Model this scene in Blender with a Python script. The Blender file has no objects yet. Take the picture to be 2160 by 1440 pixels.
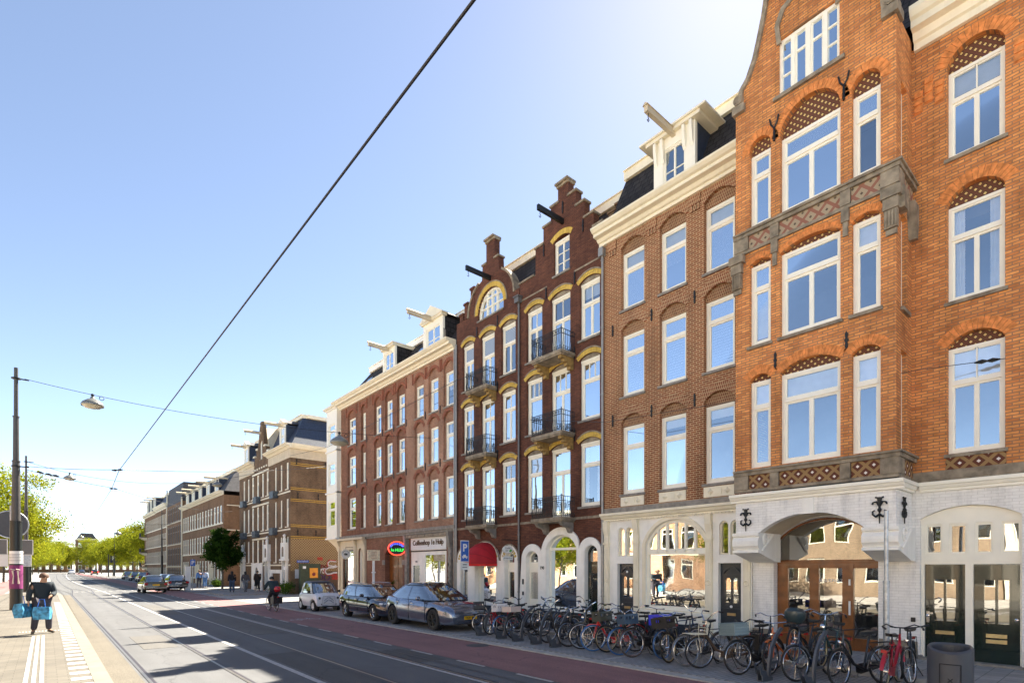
import bpy, bmesh, math, random
from mathutils import Vector, Matrix, geometry
R = math.radians
C = bpy.context; D = bpy.data; col = C.scene.collection; sc = C.scene
random.seed(7)
# ---------------------------------------------------------------- camera
cam = D.objects.new('camera', D.cameras.new('camera')); col.objects.link(cam)
YAW = math.atan(983/1150)
cam.location = (0, 0, 2.2); cam.rotation_euler = (R(90), 0, -YAW)
cam.data.sensor_width = 36; cam.data.lens = 36*1150/2160
cam.data.shift_y = 476/2160; cam.data.clip_end = 3000; cam.data.clip_start = 0.1
sc.camera = cam
# ---------------------------------------------------------------- light
SUN_AZ = R(66)      # from +Y towards +X
SUN_EL = R(49)
w = D.worlds.new('World'); sc.world = w; w.use_nodes = True
nt = w.node_tree; bg = nt.nodes['Background']
sky = nt.nodes.new('ShaderNodeTexSky'); sky.sky_type = 'NISHITA'; sky.sun_disc = False
sky.sun_elevation = SUN_EL; sky.sun_rotation = SUN_AZ
sky.air_density = 0.55; sky.dust_density = 0.09; sky.ozone_density = 5.0; sky.altitude = 0
wb = nt.nodes.new('ShaderNodeMix'); wb.data_type = 'RGBA'; wb.blend_type = 'MULTIPLY'; wb.inputs[0].default_value = 1
wb.inputs[7].default_value = (1.20, .92, .69, 1)        # warm camera white balance
nt.links.new(sky.outputs[0], wb.inputs[6]); nt.links.new(wb.outputs[2], bg.inputs[0]); bg.inputs[1].default_value = 0.085
sl = D.lights.new('sun', 'SUN'); sl.energy = 4.2; sl.angle = R(0.5); sl.color = (1, .91, .76)
so = D.objects.new('sun', sl); col.objects.link(so); so.location = (30, 10, 60)
sd = Vector((math.sin(SUN_AZ)*math.cos(SUN_EL), math.cos(SUN_AZ)*math.cos(SUN_EL), math.sin(SUN_EL)))
so.rotation_euler = sd.to_track_quat('Z', 'Y').to_euler()
sc.view_settings.view_transform = 'Standard'; sc.view_settings.look = 'None'
sc.view_settings.gamma = 1; sc.view_settings.exposure = 2.5
sc.render.resolution_x = 1024; sc.render.resolution_y = 682
sc.cycles.max_bounces = 7; sc.cycles.transparent_max_bounces = 12
# ---------------------------------------------------------------- measuring
W = 15.2                       # facade line of the right-hand row
def FY(u, X=W): return X*(1990.25/(u-97) - 0.8548)
def FZ(u, v, X=W): return 2.2 + X/0.7602*(1196-v)/(u-97)
# ---------------------------------------------------------------- helpers
def tag(o, label=None, cat=None, group=None, kind=None):
    if label: o['label'] = label
    if cat: o['category'] = cat
    if group: o['group'] = group
    if kind: o['kind'] = kind
    return o
def thing(name, label, cat, loc=(0,0,0), rz=0, group=None):
    o = D.objects.new(name, None); col.objects.link(o); o.location = loc; o.rotation_euler = (0,0,rz)
    o.empty_display_size = .2
    return tag(o, label, cat, group)
def copy_tree(o, parent=None):
    c = o.copy(); col.objects.link(c); c.parent = parent
    if parent is not None: c.matrix_parent_inverse = o.matrix_parent_inverse.copy()
    for ch in [x for x in KIDS.get(o.name, [])]:
        k = copy_tree(ch, c); KIDS.setdefault(c.name, []).append(k)
    return c
KIDS = {}
class MB:
    def __init__(s): s.v = []; s.f = []
    def add(s, vs, fs):
        b = len(s.v); s.v += [tuple(p) for p in vs]; s.f += [tuple(i+b for i in f) for f in fs]; return s
    def box(s, x0,x1,y0,y1,z0,z1):
        if x0>x1: x0,x1=x1,x0
        if y0>y1: y0,y1=y1,y0
        if z0>z1: z0,z1=z1,z0
        return s.add([(x0,y0,z0),(x1,y0,z0),(x1,y1,z0),(x0,y1,z0),(x0,y0,z1),(x1,y0,z1),(x1,y1,z1),(x0,y1,z1)],
            [(0,3,2,1),(4,5,6,7),(0,1,5,4),(1,2,6,5),(2,3,7,6),(3,0,4,7)])
    def tube(s, pts, r, n=6, caps=True):
        pts = [Vector(p) for p in pts]; N = len(pts)
        rs = r if isinstance(r,(list,tuple)) else [r]*N
        vs=[]; a=None
        for i,p in enumerate(pts):
            t = (pts[min(i+1,N-1)]-pts[max(i-1,0)])
            if t.length<1e-9: t=Vector((0,0,1))
            t.normalize()
            if a is None: a = t.cross(Vector((0,0,1)) if abs(t.z)<.9 else Vector((1,0,0)))
            else: a = a - t*a.dot(t)
            if a.length<1e-5: a = t.cross(Vector((.3,.8,.1)))
            a.normalize(); b = t.cross(a).normalized()
            for k in range(n):
                an = 2*math.pi*k/n
                vs.append(p + a*(rs[i]*math.cos(an)) + b*(rs[i]*math.sin(an)))
        fs=[]
        for i in range(N-1):
            for k in range(n):
                k2=(k+1)%n; fs.append((i*n+k, i*n+k2, (i+1)*n+k2, (i+1)*n+k))
        if caps: fs.append(tuple(range(n))[::-1]); fs.append(tuple((N-1)*n+k for k in range(n)))
        return s.add(vs,fs)
    def cyl(s, c, r, h, n=16, axis='z', r2=None):
        r2 = r if r2 is None else r2
        c=Vector(c); ax={'x':Vector((1,0,0)),'y':Vector((0,1,0)),'z':Vector((0,0,1))}[axis]
        return s.tube([c, c+ax*h],[r,r2],n)
    def lathe(s, prof, c=(0,0,0), n=20, axis='z', arc=1.0):
        vs=[];fs=[];m=len(prof)
        full = arc>=1
        cnt = n if full else n+1
        for k in range(cnt):
            a=2*math.pi*arc*k/n
            for (r,h) in prof:
                p=(r*math.cos(a), r*math.sin(a), h)
                if axis=='x': p=(p[2],p[0],p[1])
                elif axis=='y': p=(p[0],p[2],p[1])
                vs.append((p[0]+c[0],p[1]+c[1],p[2]+c[2]))
        for k in range(n):
            k2=(k+1)%cnt
            for i in range(m-1):
                fs.append((k*m+i,k2*m+i,k2*m+i+1,k*m+i+1))
        return s.add(vs,fs)
    def torus(s, c, R_, r, n=28, m=6, axis='y', sy=1.0):
        vs=[];fs=[]
        for i in range(n):
            a=2*math.pi*i/n
            for j in range(m):
                b=2*math.pi*j/m
                rr=R_+r*math.cos(b); h=r*sy*math.sin(b)
                p=(rr*math.cos(a),h,rr*math.sin(a)) if axis=='y' else ((h,rr*math.cos(a),rr*math.sin(a)) if axis=='x' else (rr*math.cos(a),rr*math.sin(a),h))
                vs.append((c[0]+p[0],c[1]+p[1],c[2]+p[2]))
        for i in range(n):
            for j in range(m):
                fs.append((i*m+j,((i+1)%n)*m+j,((i+1)%n)*m+(j+1)%m,i*m+(j+1)%m))
        return s.add(vs,fs)
    def prism(s, poly, x0, x1, axis='x'):
        """poly of (a,b) extruded along axis: x -> (y,z), y -> (x,z), z -> (x,y)"""
        return s.plate(poly, [], x0, x1, axis)
    def plate(s, outer, holes, x0, x1, axis='x', back=True):
        def P(a,b,x): return (x,a,b) if axis=='x' else ((a,x,b) if axis=='y' else (a,b,x))
        loops=[outer]+holes
        tri = geometry.tessellate_polygon([[Vector((a,b,0)) for a,b in l] for l in loops])
        flat=[q for l in loops for q in l]; n=len(flat)
        b=len(s.v)
        s.v += [P(a,c,x0) for a,c in flat]
        s.f += [tuple(b+i for i in t) for t in tri]
        s.v += [P(a,c,x1) for a,c in flat]
        if back: s.f += [tuple(b+n+i for i in t) for t in tri]
        k=0
        for l in loops:
            m=len(l)
            for i in range(m):
                j=(i+1)%m; s.f.append((b+k+i,b+k+j,b+n+k+j,b+n+k+i))
            k+=m
        return s
    def sheet(s, loop, x, axis='x'):
        tri=geometry.tessellate_polygon([[Vector((a,b,0)) for a,b in loop]]); b0=len(s.v)
        s.v+=[(x,a,c) if axis=='x' else (a,x,c) for a,c in loop]; s.f+=[tuple(b0+i for i in t) for t in tri]; return s
    def pane(s,x,y0,y1,z0,z1): return s.add([(x,y0,z0),(x,y1,z0),(x,y1,z1),(x,y0,z1)],[(0,1,2,3)])
    def strip(s, pts_l, pts_r):
        b=len(s.v); n=len(pts_l); s.v+=[tuple(p) for p in pts_l]+[tuple(p) for p in pts_r]
        s.f += [(b+i,b+i+1,b+n+i+1,b+n+i) for i in range(n-1)]; return s
    def xform(s, M, start=0):
        for i in range(start,len(s.v)): s.v[i]=tuple(M@Vector(s.v[i]))
        return s
    def mesh(s, name, mat, off=(0,0,0), smooth=False, fix=True):
        me=D.meshes.new(name)
        me.from_pydata([(a-off[0],b-off[1],c-off[2]) for a,b,c in s.v],[],s.f)
        if fix:
            bm=bmesh.new(); bm.from_mesh(me); bmesh.ops.recalc_face_normals(bm,faces=bm.faces); bm.to_mesh(me); bm.free()
        me.materials.append(mat)
        if smooth:
            me.polygons.foreach_set('use_smooth',[True]*len(me.polygons))
            if smooth=='auto': me.set_sharp_from_angle(angle=R(35))
        me.update(); return me
    def build(s, name, mat, parent=None, off=(0,0,0), smooth=False, fix=True):
        return link(name, s.mesh(name, mat, off, smooth, fix), parent)
def link(name, me, parent=None):
    o=D.objects.new(name,me); col.objects.link(o)
    if parent is not None:
        o.parent=parent; KIDS.setdefault(parent.name,[]).append(o)
    return o
def arc_loop(ya,yb,za,zb,rise,n=10):
    """opening outline, arched top peak zb+rise"""
    L=[(ya,za),(yb,za),(yb,zb)]
    if rise>1e-4:
        h=(yb-ya)/2; cy=(ya+yb)/2
        rad=(h*h+rise*rise)/(2*rise); cz=zb+rise-rad
        a0=math.atan2(zb-cz,h)
        for i in range(1,n):
            a=a0+(math.pi-2*a0)*i/n
            L.append((cy+rad*math.cos(a),cz+rad*math.sin(a)))
    L.append((ya,zb)); return L
def arc_pts(ya,yb,zb,rise,n=10,out=0.0):
    h=(yb-ya)/2; cy=(ya+yb)/2; rad=(h*h+rise*rise)/(2*rise); cz=zb+rise-rad; a0=math.atan2(zb-cz,h)
    return [(cy+(rad+out)*math.cos(a0+(math.pi-2*a0)*i/n), cz+(rad+out)*math.sin(a0+(math.pi-2*a0)*i/n)) for i in range(n+1)]
def text_mesh(s, size, mat, parent=None, extrude=.01, name='lettering', M=None, off=(0,0,0), shear=0, bold=0):
    cu=D.curves.new(name,'FONT'); cu.body=s; cu.size=size; cu.extrude=extrude; cu.align_x='CENTER'; cu.align_y='CENTER'; cu.shear=shear; cu.offset=bold
    cu.resolution_u=3
    to=D.objects.new('tmp',cu); col.objects.link(to)
    C.view_layer.update()
    me=D.meshes.new_from_object(to.evaluated_get(C.evaluated_depsgraph_get()))
    D.objects.remove(to); D.curves.remove(cu)
    if M is not None: me.transform(Matrix.Translation([-q for q in off])@M)
    me.materials.clear(); me.materials.append(mat)
    return link(name,me,parent)
# matrices turning flat text (reads along +x, up +y) onto walls
def on_facade(x,y,z):   # on a wall facing -X, read from the street: text right = -Y
    return Matrix(((0,0,-1,x),(-1,0,0,y),(0,1,0,z),(0,0,0,1)))
def on_side(x,y,z):     # on a wall facing -Y: text right = +X
    return Matrix(((1,0,0,x),(0,0,-1,y),(0,1,0,z),(0,0,0,1)))
# ---------------------------------------------------------------- materials
def newmat(name):
    m=D.materials.new(name); m.use_nodes=True; n=m.node_tree; return m,n,n.nodes['Principled BSDF']
def nd(n,t,**k):
    x=n.nodes.new(t)
    for a,b in k.items(): setattr(x,a,b)
    return x
def pm(name,c,rough=.6,metal=0,var=.12,scale=6,bump=0,bscale=None,spec=.5,coat=0,stain=0):
    m,n,p=newmat(name)
    p.inputs['Roughness'].default_value=rough; p.inputs['Metallic'].default_value=metal
    p.inputs['Specular IOR Level'].default_value=spec; p.inputs['Coat Weight'].default_value=coat
    p.inputs['Coat Roughness'].default_value=.03
    tc=nd(n,'ShaderNodeTexCoord')
    no=nd(n,'ShaderNodeTexNoise'); no.inputs['Scale'].default_value=scale; no.inputs['Detail'].default_value=5
    n.links.new(tc.outputs['Object'],no.inputs['Vector'])
    r=nd(n,'ShaderNodeMapRange'); r.inputs[1].default_value=.3; r.inputs[2].default_value=.7
    r.inputs[3].default_value=1-var; r.inputs[4].default_value=1+var
    n.links.new(no.outputs[0],r.inputs[0])
    mx=nd(n,'ShaderNodeMix',data_type='RGBA',blend_type='MULTIPLY'); mx.inputs[0].default_value=1
    mx.inputs[6].default_value=(*c,1); n.links.new(r.outputs[0],mx.inputs[7])
    out=mx.outputs[2]
    if stain:
        n2=nd(n,'ShaderNodeTexNoise'); n2.inputs['Scale'].default_value=1.7; n2.inputs['Detail'].default_value=8; n2.inputs['Roughness'].default_value=.7
        mp=nd(n,'ShaderNodeMapping'); mp.inputs['Scale'].default_value=(1.6,1.6,.35)
        n.links.new(tc.outputs['Object'],mp.inputs[0]); n.links.new(mp.outputs[0],n2.inputs['Vector'])
        r2=nd(n,'ShaderNodeMapRange'); r2.inputs[1].default_value=.5; r2.inputs[2].default_value=.75; r2.inputs[3].default_value=0; r2.inputs[4].default_value=stain
        n.links.new(n2.outputs[0],r2.inputs[0])
        m2=nd(n,'ShaderNodeMix',data_type='RGBA'); n.links.new(r2.outputs[0],m2.inputs[0]); n.links.new(out,m2.inputs[6])
        m2.inputs[7].default_value=(c[0]*.45,c[1]*.42,c[2]*.36,1); out=m2.outputs[2]
    n.links.new(out,p.inputs['Base Color'])
    if bump:
        b=nd(n,'ShaderNodeBump'); b.inputs['Strength'].default_value=bump; b.inputs['Distance'].default_value=.02
        nb=nd(n,'ShaderNodeTexNoise'); nb.inputs['Scale'].default_value=bscale or scale*6; nb.inputs['Detail'].default_value=4
        n.links.new(tc.outputs['Object'],nb.inputs['Vector']); n.links.new(nb.outputs[0],b.inputs['Height']); n.links.new(b.outputs[0],p.inputs['Normal'])
    return m
def wall_uv(n):
    """in-plane coordinate of an upright wall: along the wall, and up"""
    tc=nd(n,'ShaderNodeTexCoord'); s=nd(n,'ShaderNodeSeparateXYZ'); n.links.new(tc.outputs['Object'],s.inputs[0])
    ns=nd(n,'ShaderNodeSeparateXYZ'); n.links.new(tc.outputs['Normal'],ns.inputs[0])
    ab=nd(n,'ShaderNodeMath',operation='ABSOLUTE'); n.links.new(ns.outputs[0],ab.inputs[0])
    gt=nd(n,'ShaderNodeMath',operation='GREATER_THAN'); n.links.new(ab.outputs[0],gt.inputs[0]); gt.inputs[1].default_value=.6
    mx=nd(n,'ShaderNodeMix',data_type='FLOAT'); n.links.new(gt.outputs[0],mx.inputs[0]); n.links.new(s.outputs[0],mx.inputs[2]); n.links.new(s.outputs[1],mx.inputs[3])
    cb=nd(n,'ShaderNodeCombineXYZ'); n.links.new(mx.outputs[0],cb.inputs[0]); n.links.new(s.outputs[2],cb.inputs[1])
    return tc,cb,mx.outputs[0],s.outputs[2]
def brick(name,c1,c2,mortar,bw=.22,bh=.066,ms=.010,dirt=.5,tone=.25,bump=.35,dark=None,rough=.85):
    m,n,p=newmat(name); p.inputs['Roughness'].default_value=rough; p.inputs['Specular IOR Level'].default_value=.25
    tc,cb,_,_=wall_uv(n)
    b=nd(n,'ShaderNodeTexBrick'); b.inputs['Scale'].default_value=1; b.inputs['Brick Width'].default_value=bw; b.inputs['Row Height'].default_value=bh
    b.inputs['Mortar Size'].default_value=ms; b.inputs['Mortar Smooth'].default_value=.2; b.inputs['Bias'].default_value=0
    b.inputs['Color1'].default_value=(*c1,1); b.inputs['Color2'].default_value=(*c2,1); b.inputs['Mortar'].default_value=(*mortar,1)
    n.links.new(cb.outputs[0],b.inputs[0])
    no=nd(n,'ShaderNodeTexNoise'); no.inputs['Scale'].default_value=.55; no.inputs['Detail'].default_value=6; no.inputs['Roughness'].default_value=.62
    n.links.new(tc.outputs['Object'],no.inputs['Vector'])
    r=nd(n,'ShaderNodeMapRange'); r.inputs[1].default_value=.3; r.inputs[2].default_value=.7; r.inputs[3].default_value=1-tone; r.inputs[4].default_value=1+tone
    n.links.new(no.outputs[0],r.inputs[0])
    mx=nd(n,'ShaderNodeMix',data_type='RGBA',blend_type='MULTIPLY'); mx.inputs[0].default_value=1
    n.links.new(b.outputs[0],mx.inputs[6]); n.links.new(r.outputs[0],mx.inputs[7])
    # individual brick tints: noise sampled coarsely
    n2=nd(n,'ShaderNodeTexNoise'); n2.inputs['Scale'].default_value=4.5; n2.inputs['Detail'].default_value=3
    mp=nd(n,'ShaderNodeMapping'); mp.inputs['Scale'].default_value=(1,3.3,1); n.links.new(cb.outputs[0],mp.inputs[0]); n.links.new(mp.outputs[0],n2.inputs['Vector'])
    r2=nd(n,'ShaderNodeMapRange'); r2.inputs[1].default_value=.35; r2.inputs[2].default_value=.68; r2.inputs[3].default_value=.72; r2.inputs[4].default_value=1.22
    n.links.new(n2.outputs[0],r2.inputs[0])
    m2=nd(n,'ShaderNodeMix',data_type='RGBA',blend_type='MULTIPLY'); m2.inputs[0].default_value=dirt; n.links.new(mx.outputs[2],m2.inputs[6]); n.links.new(r2.outputs[0],m2.inputs[7])
    # rain streaks and soot
    n3=nd(n,'ShaderNodeTexNoise'); n3.inputs['Scale'].default_value=2.2; n3.inputs['Detail'].default_value=7; n3.inputs['Roughness'].default_value=.68
    mp3=nd(n,'ShaderNodeMapping'); mp3.inputs['Scale'].default_value=(1,.16,1); n.links.new(cb.outputs[0],mp3.inputs[0]); n.links.new(mp3.outputs[0],n3.inputs['Vector'])
    r3=nd(n,'ShaderNodeMapRange'); r3.inputs[1].default_value=.48; r3.inputs[2].default_value=.75; r3.inputs[3].default_value=1; r3.inputs[4].default_value=.62
    n.links.new(n3.outputs[0],r3.inputs[0])
    m3=nd(n,'ShaderNodeMix',data_type='RGBA',blend_type='MULTIPLY'); m3.inputs[0].default_value=1; n.links.new(m2.outputs[2],m3.inputs[6]); n.links.new(r3.outputs[0],m3.inputs[7])
    n.links.new(m3.outputs[2],p.inputs['Base Color'])
    bu=nd(n,'ShaderNodeBump'); bu.inputs['Strength'].default_value=bump; bu.inputs['Distance'].default_value=.01; bu.invert=True
    n.links.new(b.outputs['Fac'],bu.inputs['Height']); n.links.new(bu.outputs[0],p.inputs['Normal'])
    return m
def diamond(name,cell,line,dark,white,lw=.36,wsz=.13):
    m,n,p=newmat(name); p.inputs['Roughness'].default_value=.8
    tc,cb,a,z=wall_uv(n)
    def M(op,x,y=None,v=None):
        q=nd(n,'ShaderNodeMath',operation=op)
        if isinstance(x,(int,float)): q.inputs[0].default_value=x
        else: n.links.new(x,q.inputs[0])
        if y is not None:
            if isinstance(y,(int,float)): q.inputs[1].default_value=y
            else: n.links.new(y,q.inputs[1])
        return q.outputs[0]
    s=M('MULTIPLY',M('ADD',a,z),1/cell); t=M('MULTIPLY',M('SUBTRACT',a,z),1/cell)
    fs=M('ABSOLUTE',M('SUBTRACT',M('FRACT',s),.5)); ft=M('ABSOLUTE',M('SUBTRACT',M('FRACT',t),.5))
    mx_=M('MAXIMUM',fs,ft)
    isl=M('GREATER_THAN',mx_,lw); isw=M('LESS_THAN',mx_,wsz)
    c1=nd(n,'ShaderNodeMix',data_type='RGBA'); n.links.new(isl,c1.inputs[0]); c1.inputs[6].default_value=(*dark,1); c1.inputs[7].default_value=(*line,1)
    c2=nd(n,'ShaderNodeMix',data_type='RGBA'); n.links.new(isw,c2.inputs[0]); n.links.new(c1.outputs[2],c2.inputs[6]); c2.inputs[7].default_value=(*white,1)
    n.links.new(c2.outputs[2],p.inputs['Base Color'])
    return m
def glassmat(name,tint=(.9,.95,1),refl=.42,rough=.0,dark=(.012,.015,.02),trans=.55):
    """window pane: part mirror, part see-through"""
    m=D.materials.new(name); m.use_nodes=True; n=m.node_tree; n.nodes.clear()
    out=nd(n,'ShaderNodeOutputMaterial'); g=nd(n,'ShaderNodeBsdfGlossy'); g.inputs['Color'].default_value=(*tint,1); g.inputs['Roughness'].default_value=rough
    t=nd(n,'ShaderNodeBsdfTransparent'); t.inputs['Color'].default_value=(trans,trans*1.03,trans*1.05,1)
    lw=nd(n,'ShaderNodeFresnel'); lw.inputs['IOR'].default_value=1.8
    r=nd(n,'ShaderNodeMapRange'); r.inputs[1].default_value=.05; r.inputs[2].default_value=.8; r.inputs[3].default_value=refl; r.inputs[4].default_value=.97
    n.links.new(lw.outputs[0],r.inputs[0])
    tc=nd(n,'ShaderNodeTexCoord'); no=nd(n,'ShaderNodeTexNoise'); no.inputs['Scale'].default_value=.9; no.inputs['Detail'].default_value=1
    n.links.new(tc.outputs['Object'],no.inputs['Vector'])
    b=nd(n,'ShaderNodeBump'); b.inputs['Strength'].default_value=.12; b.inputs['Distance'].default_value=.05; n.links.new(no.outputs[0],b.inputs['Height']); n.links.new(b.outputs[0],g.inputs['Normal'])
    mx=nd(n,'ShaderNodeMixShader'); n.links.new(r.outputs[0],mx.inputs[0]); n.links.new(t.outputs[0],mx.inputs[1]); n.links.new(g.outputs[0],mx.inputs[2]); n.links.new(mx.outputs[0],out.inputs[0])
    return m
def emit(name,c,s):
    m,n,p=newmat(name); p.inputs['Base Color'].default_value=(*c,1); p.inputs['Emission Color'].default_value=(*c,1); p.inputs['Emission Strength'].default_value=s; return m
M_={}
M_['br_orange']=brick('orange_brick',(.80,.335,.10),(.55,.19,.06),(.32,.17,.09),ms=.011)
M_['br_orange2']=pm('orange_voussoir',(.66,.23,.06),.85,var=.35,scale=9)
M_['br_tan']=brick('tan_brown_brick',(.30,.095,.04),(.21,.066,.032),(.52,.36,.20),ms=.012,bw=.21,tone=.15)
M_['vs_tan']=brick('tan_voussoir_brick',(.28,.085,.04),(.21,.065,.033),(.50,.34,.19),bw=.06,bh=.11,ms=.012,tone=.1)
M_['br_dark']=brick('dark_red_brick',(.170,.066,.038),(.108,.043,.028),(.07,.036,.026),ms=.008,tone=.3)
M_['br_choc']=brick('brown_red_brick',(.29,.125,.072),(.21,.085,.052),(.24,.15,.10),ms=.010,tone=.25)
M_['br_rose']=brick('rose_tan_brick',(.36,.165,.10),(.27,.115,.07),(.42,.31,.22),ms=.011,tone=.2)
M_['vs_red']=pm('red_brick_arch',(.26,.088,.048),.85,var=.35,scale=10)
M_['br_brown']=brick('brown_brick',(.165,.09,.05),(.115,.065,.038),(.22,.16,.095),ms=.012,tone=.35)
M_['br_far']=brick('far_brown_brick',(.25,.13,.068),(.18,.095,.05),(.26,.175,.105),ms=.012,tone=.2)
M_['br_white']=brick('white_painted_brick',(.92,.89,.83),(.87,.84,.78),(.78,.75,.69),ms=.006,tone=.05,dirt=.15,bump=.6,rough=.5)
M_['lattice']=diamond('lattice_brick',.21,(.42,.30,.13),(.16,.075,.035),(.16,.075,.035),lw=.37,wsz=.0)
M_['tile']=diamond('diamond_tile',.32,(.30,.18,.07),(.115,.032,.014),(.80,.74,.66),lw=.355,wsz=.115)
M_['tile2']=diamond('red_diamond_stone',.36,(.27,.11,.07),(.36,.28,.18),(.10,.07,.045),lw=.37,wsz=.10)
M_['tymp']=diamond('dotted_tympanum',.16,(.14,.05,.025),(.09,.035,.02),(.70,.50,.18),lw=.33,wsz=.20)
M_['herring']=brick('herringbone_panel',(.26,.10,.05),(.16,.055,.03),(.40,.27,.15),bw=.06,bh=.09,ms=.012,tone=.1)
M_['yellow']=brick('yellow_glazed_brick',(.74,.52,.12),(.62,.40,.08),(.34,.22,.06),bw=.075,bh=.5,ms=.008,tone=.1,dirt=.1)
M_['stone']=pm('weathered_stone',(.27,.22,.155),.85,var=.4,scale=5,bump=.4,stain=.6)
M_['stone_g']=pm('grey_stone',(.26,.235,.20),.85,var=.25,scale=6,bump=.3,stain=.5)
M_['cream']=pm('cream_paint',(.85,.77,.58),.5,var=.05,scale=3,stain=.22)
M_['frame']=pm('white_frame_paint',(.92,.87,.73),.4,var=.03,scale=4)
M_['white']=pm('white_plaster',(.90,.87,.79),.55,var=.05,scale=3,stain=.22)
M_['beige']=pm('beige_plaster',(.62,.52,.36),.6,var=.08,scale=3,stain=.25)
M_['slate']=pm('slate_roof',(.055,.052,.058),.7,var=.4,scale=3,bump=.4)
M_['slate_b']=pm('blue_slate_roof',(.028,.042,.075),.6,var=.25,scale=8,bump=.3)
M_['tiles']=brick('roof_tiles',(.05,.045,.045),(.028,.026,.028),(.012,.012,.012),bw=.3,bh=.25,ms=.02,tone=.3,bump=.7)
M_['zinc']=pm('zinc_pipe',(.34,.33,.31),.45,.4,var=.1,scale=8)
M_['iron']=pm('black_iron',(.012,.014,.014),.45,.2,var=.2,scale=10)
M_['door_g']=pm('dark_green_gloss_door',(.008,.018,.012),.12,var=.3,scale=2,coat=.8)
M_['door_b']=pm('dark_blue_door',(.022,.032,.042),.35,var=.15,coat=.2)
M_['wood']=pm('varnished_wood',(.21,.07,.015),.3,var=.3,scale=4,coat=.3)
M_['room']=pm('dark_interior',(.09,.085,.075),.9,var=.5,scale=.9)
M_['blind']=pm('white_blind',(.90,.91,.92),.8,var=.05)
M_['leadglass']=diamond('leaded_glass',.12,(.10,.14,.22),(.42,.52,.66),(.42,.52,.66),lw=.40,wsz=.0)
M_['glass']=glassmat('window_glass',(.84,.93,1),.44,trans=.99)
M_['glass_g']=glassmat('shop_glass',(.95,.95,.92),.34,trans=.9)
M_['dark_glass']=glassmat('car_glass',(.9,.95,1),.32,trans=.28)
M_['brass']=pm('brass_fitting',(.55,.45,.25),.3,.9,var=.1)
M_['chrome']=pm('chrome',(.62,.62,.64),.15,1,var=.03)
M_['galv']=pm('galvanised_steel',(.42,.44,.46),.4,.7,var=.25,scale=14)
M_['black']=pm('black_plastic',(.012,.012,.013),.45,var=.1)
M_['rubber']=pm('tyre_rubber',(.018,.018,.018),.8,var=.2)
M_['red']=pm('red_awning_cloth',(.42,.008,.016),.75,var=.12,scale=3)
M_['redgloss']=pm('red_bike_paint',(.40,.010,.018),.25,coat=.5,var=.05)
M_['grey_bin']=pm('grey_bin_paint',(.075,.078,.088),.45,.2,var=.06)
M_['post_grey']=pm('grey_post_paint',(.16,.155,.15),.5,.2,var=.08)
M_['post_dark']=pm('black_post_sleeve',(.016,.020,.020),.35,.1,var=.15)
M_['signwhite']=pm('sign_white',(.78,.78,.76),.5,var=.03)
M_['signblue']=pm('sign_blue',(.03,.12,.48),.4,var=.03)
M_['yellowplate']=pm('yellow_plate',(.85,.50,.01),.4,var=.03)
M_['ink']=pm('black_ink',(.012,.011,.01),.6,var=.05)
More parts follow.
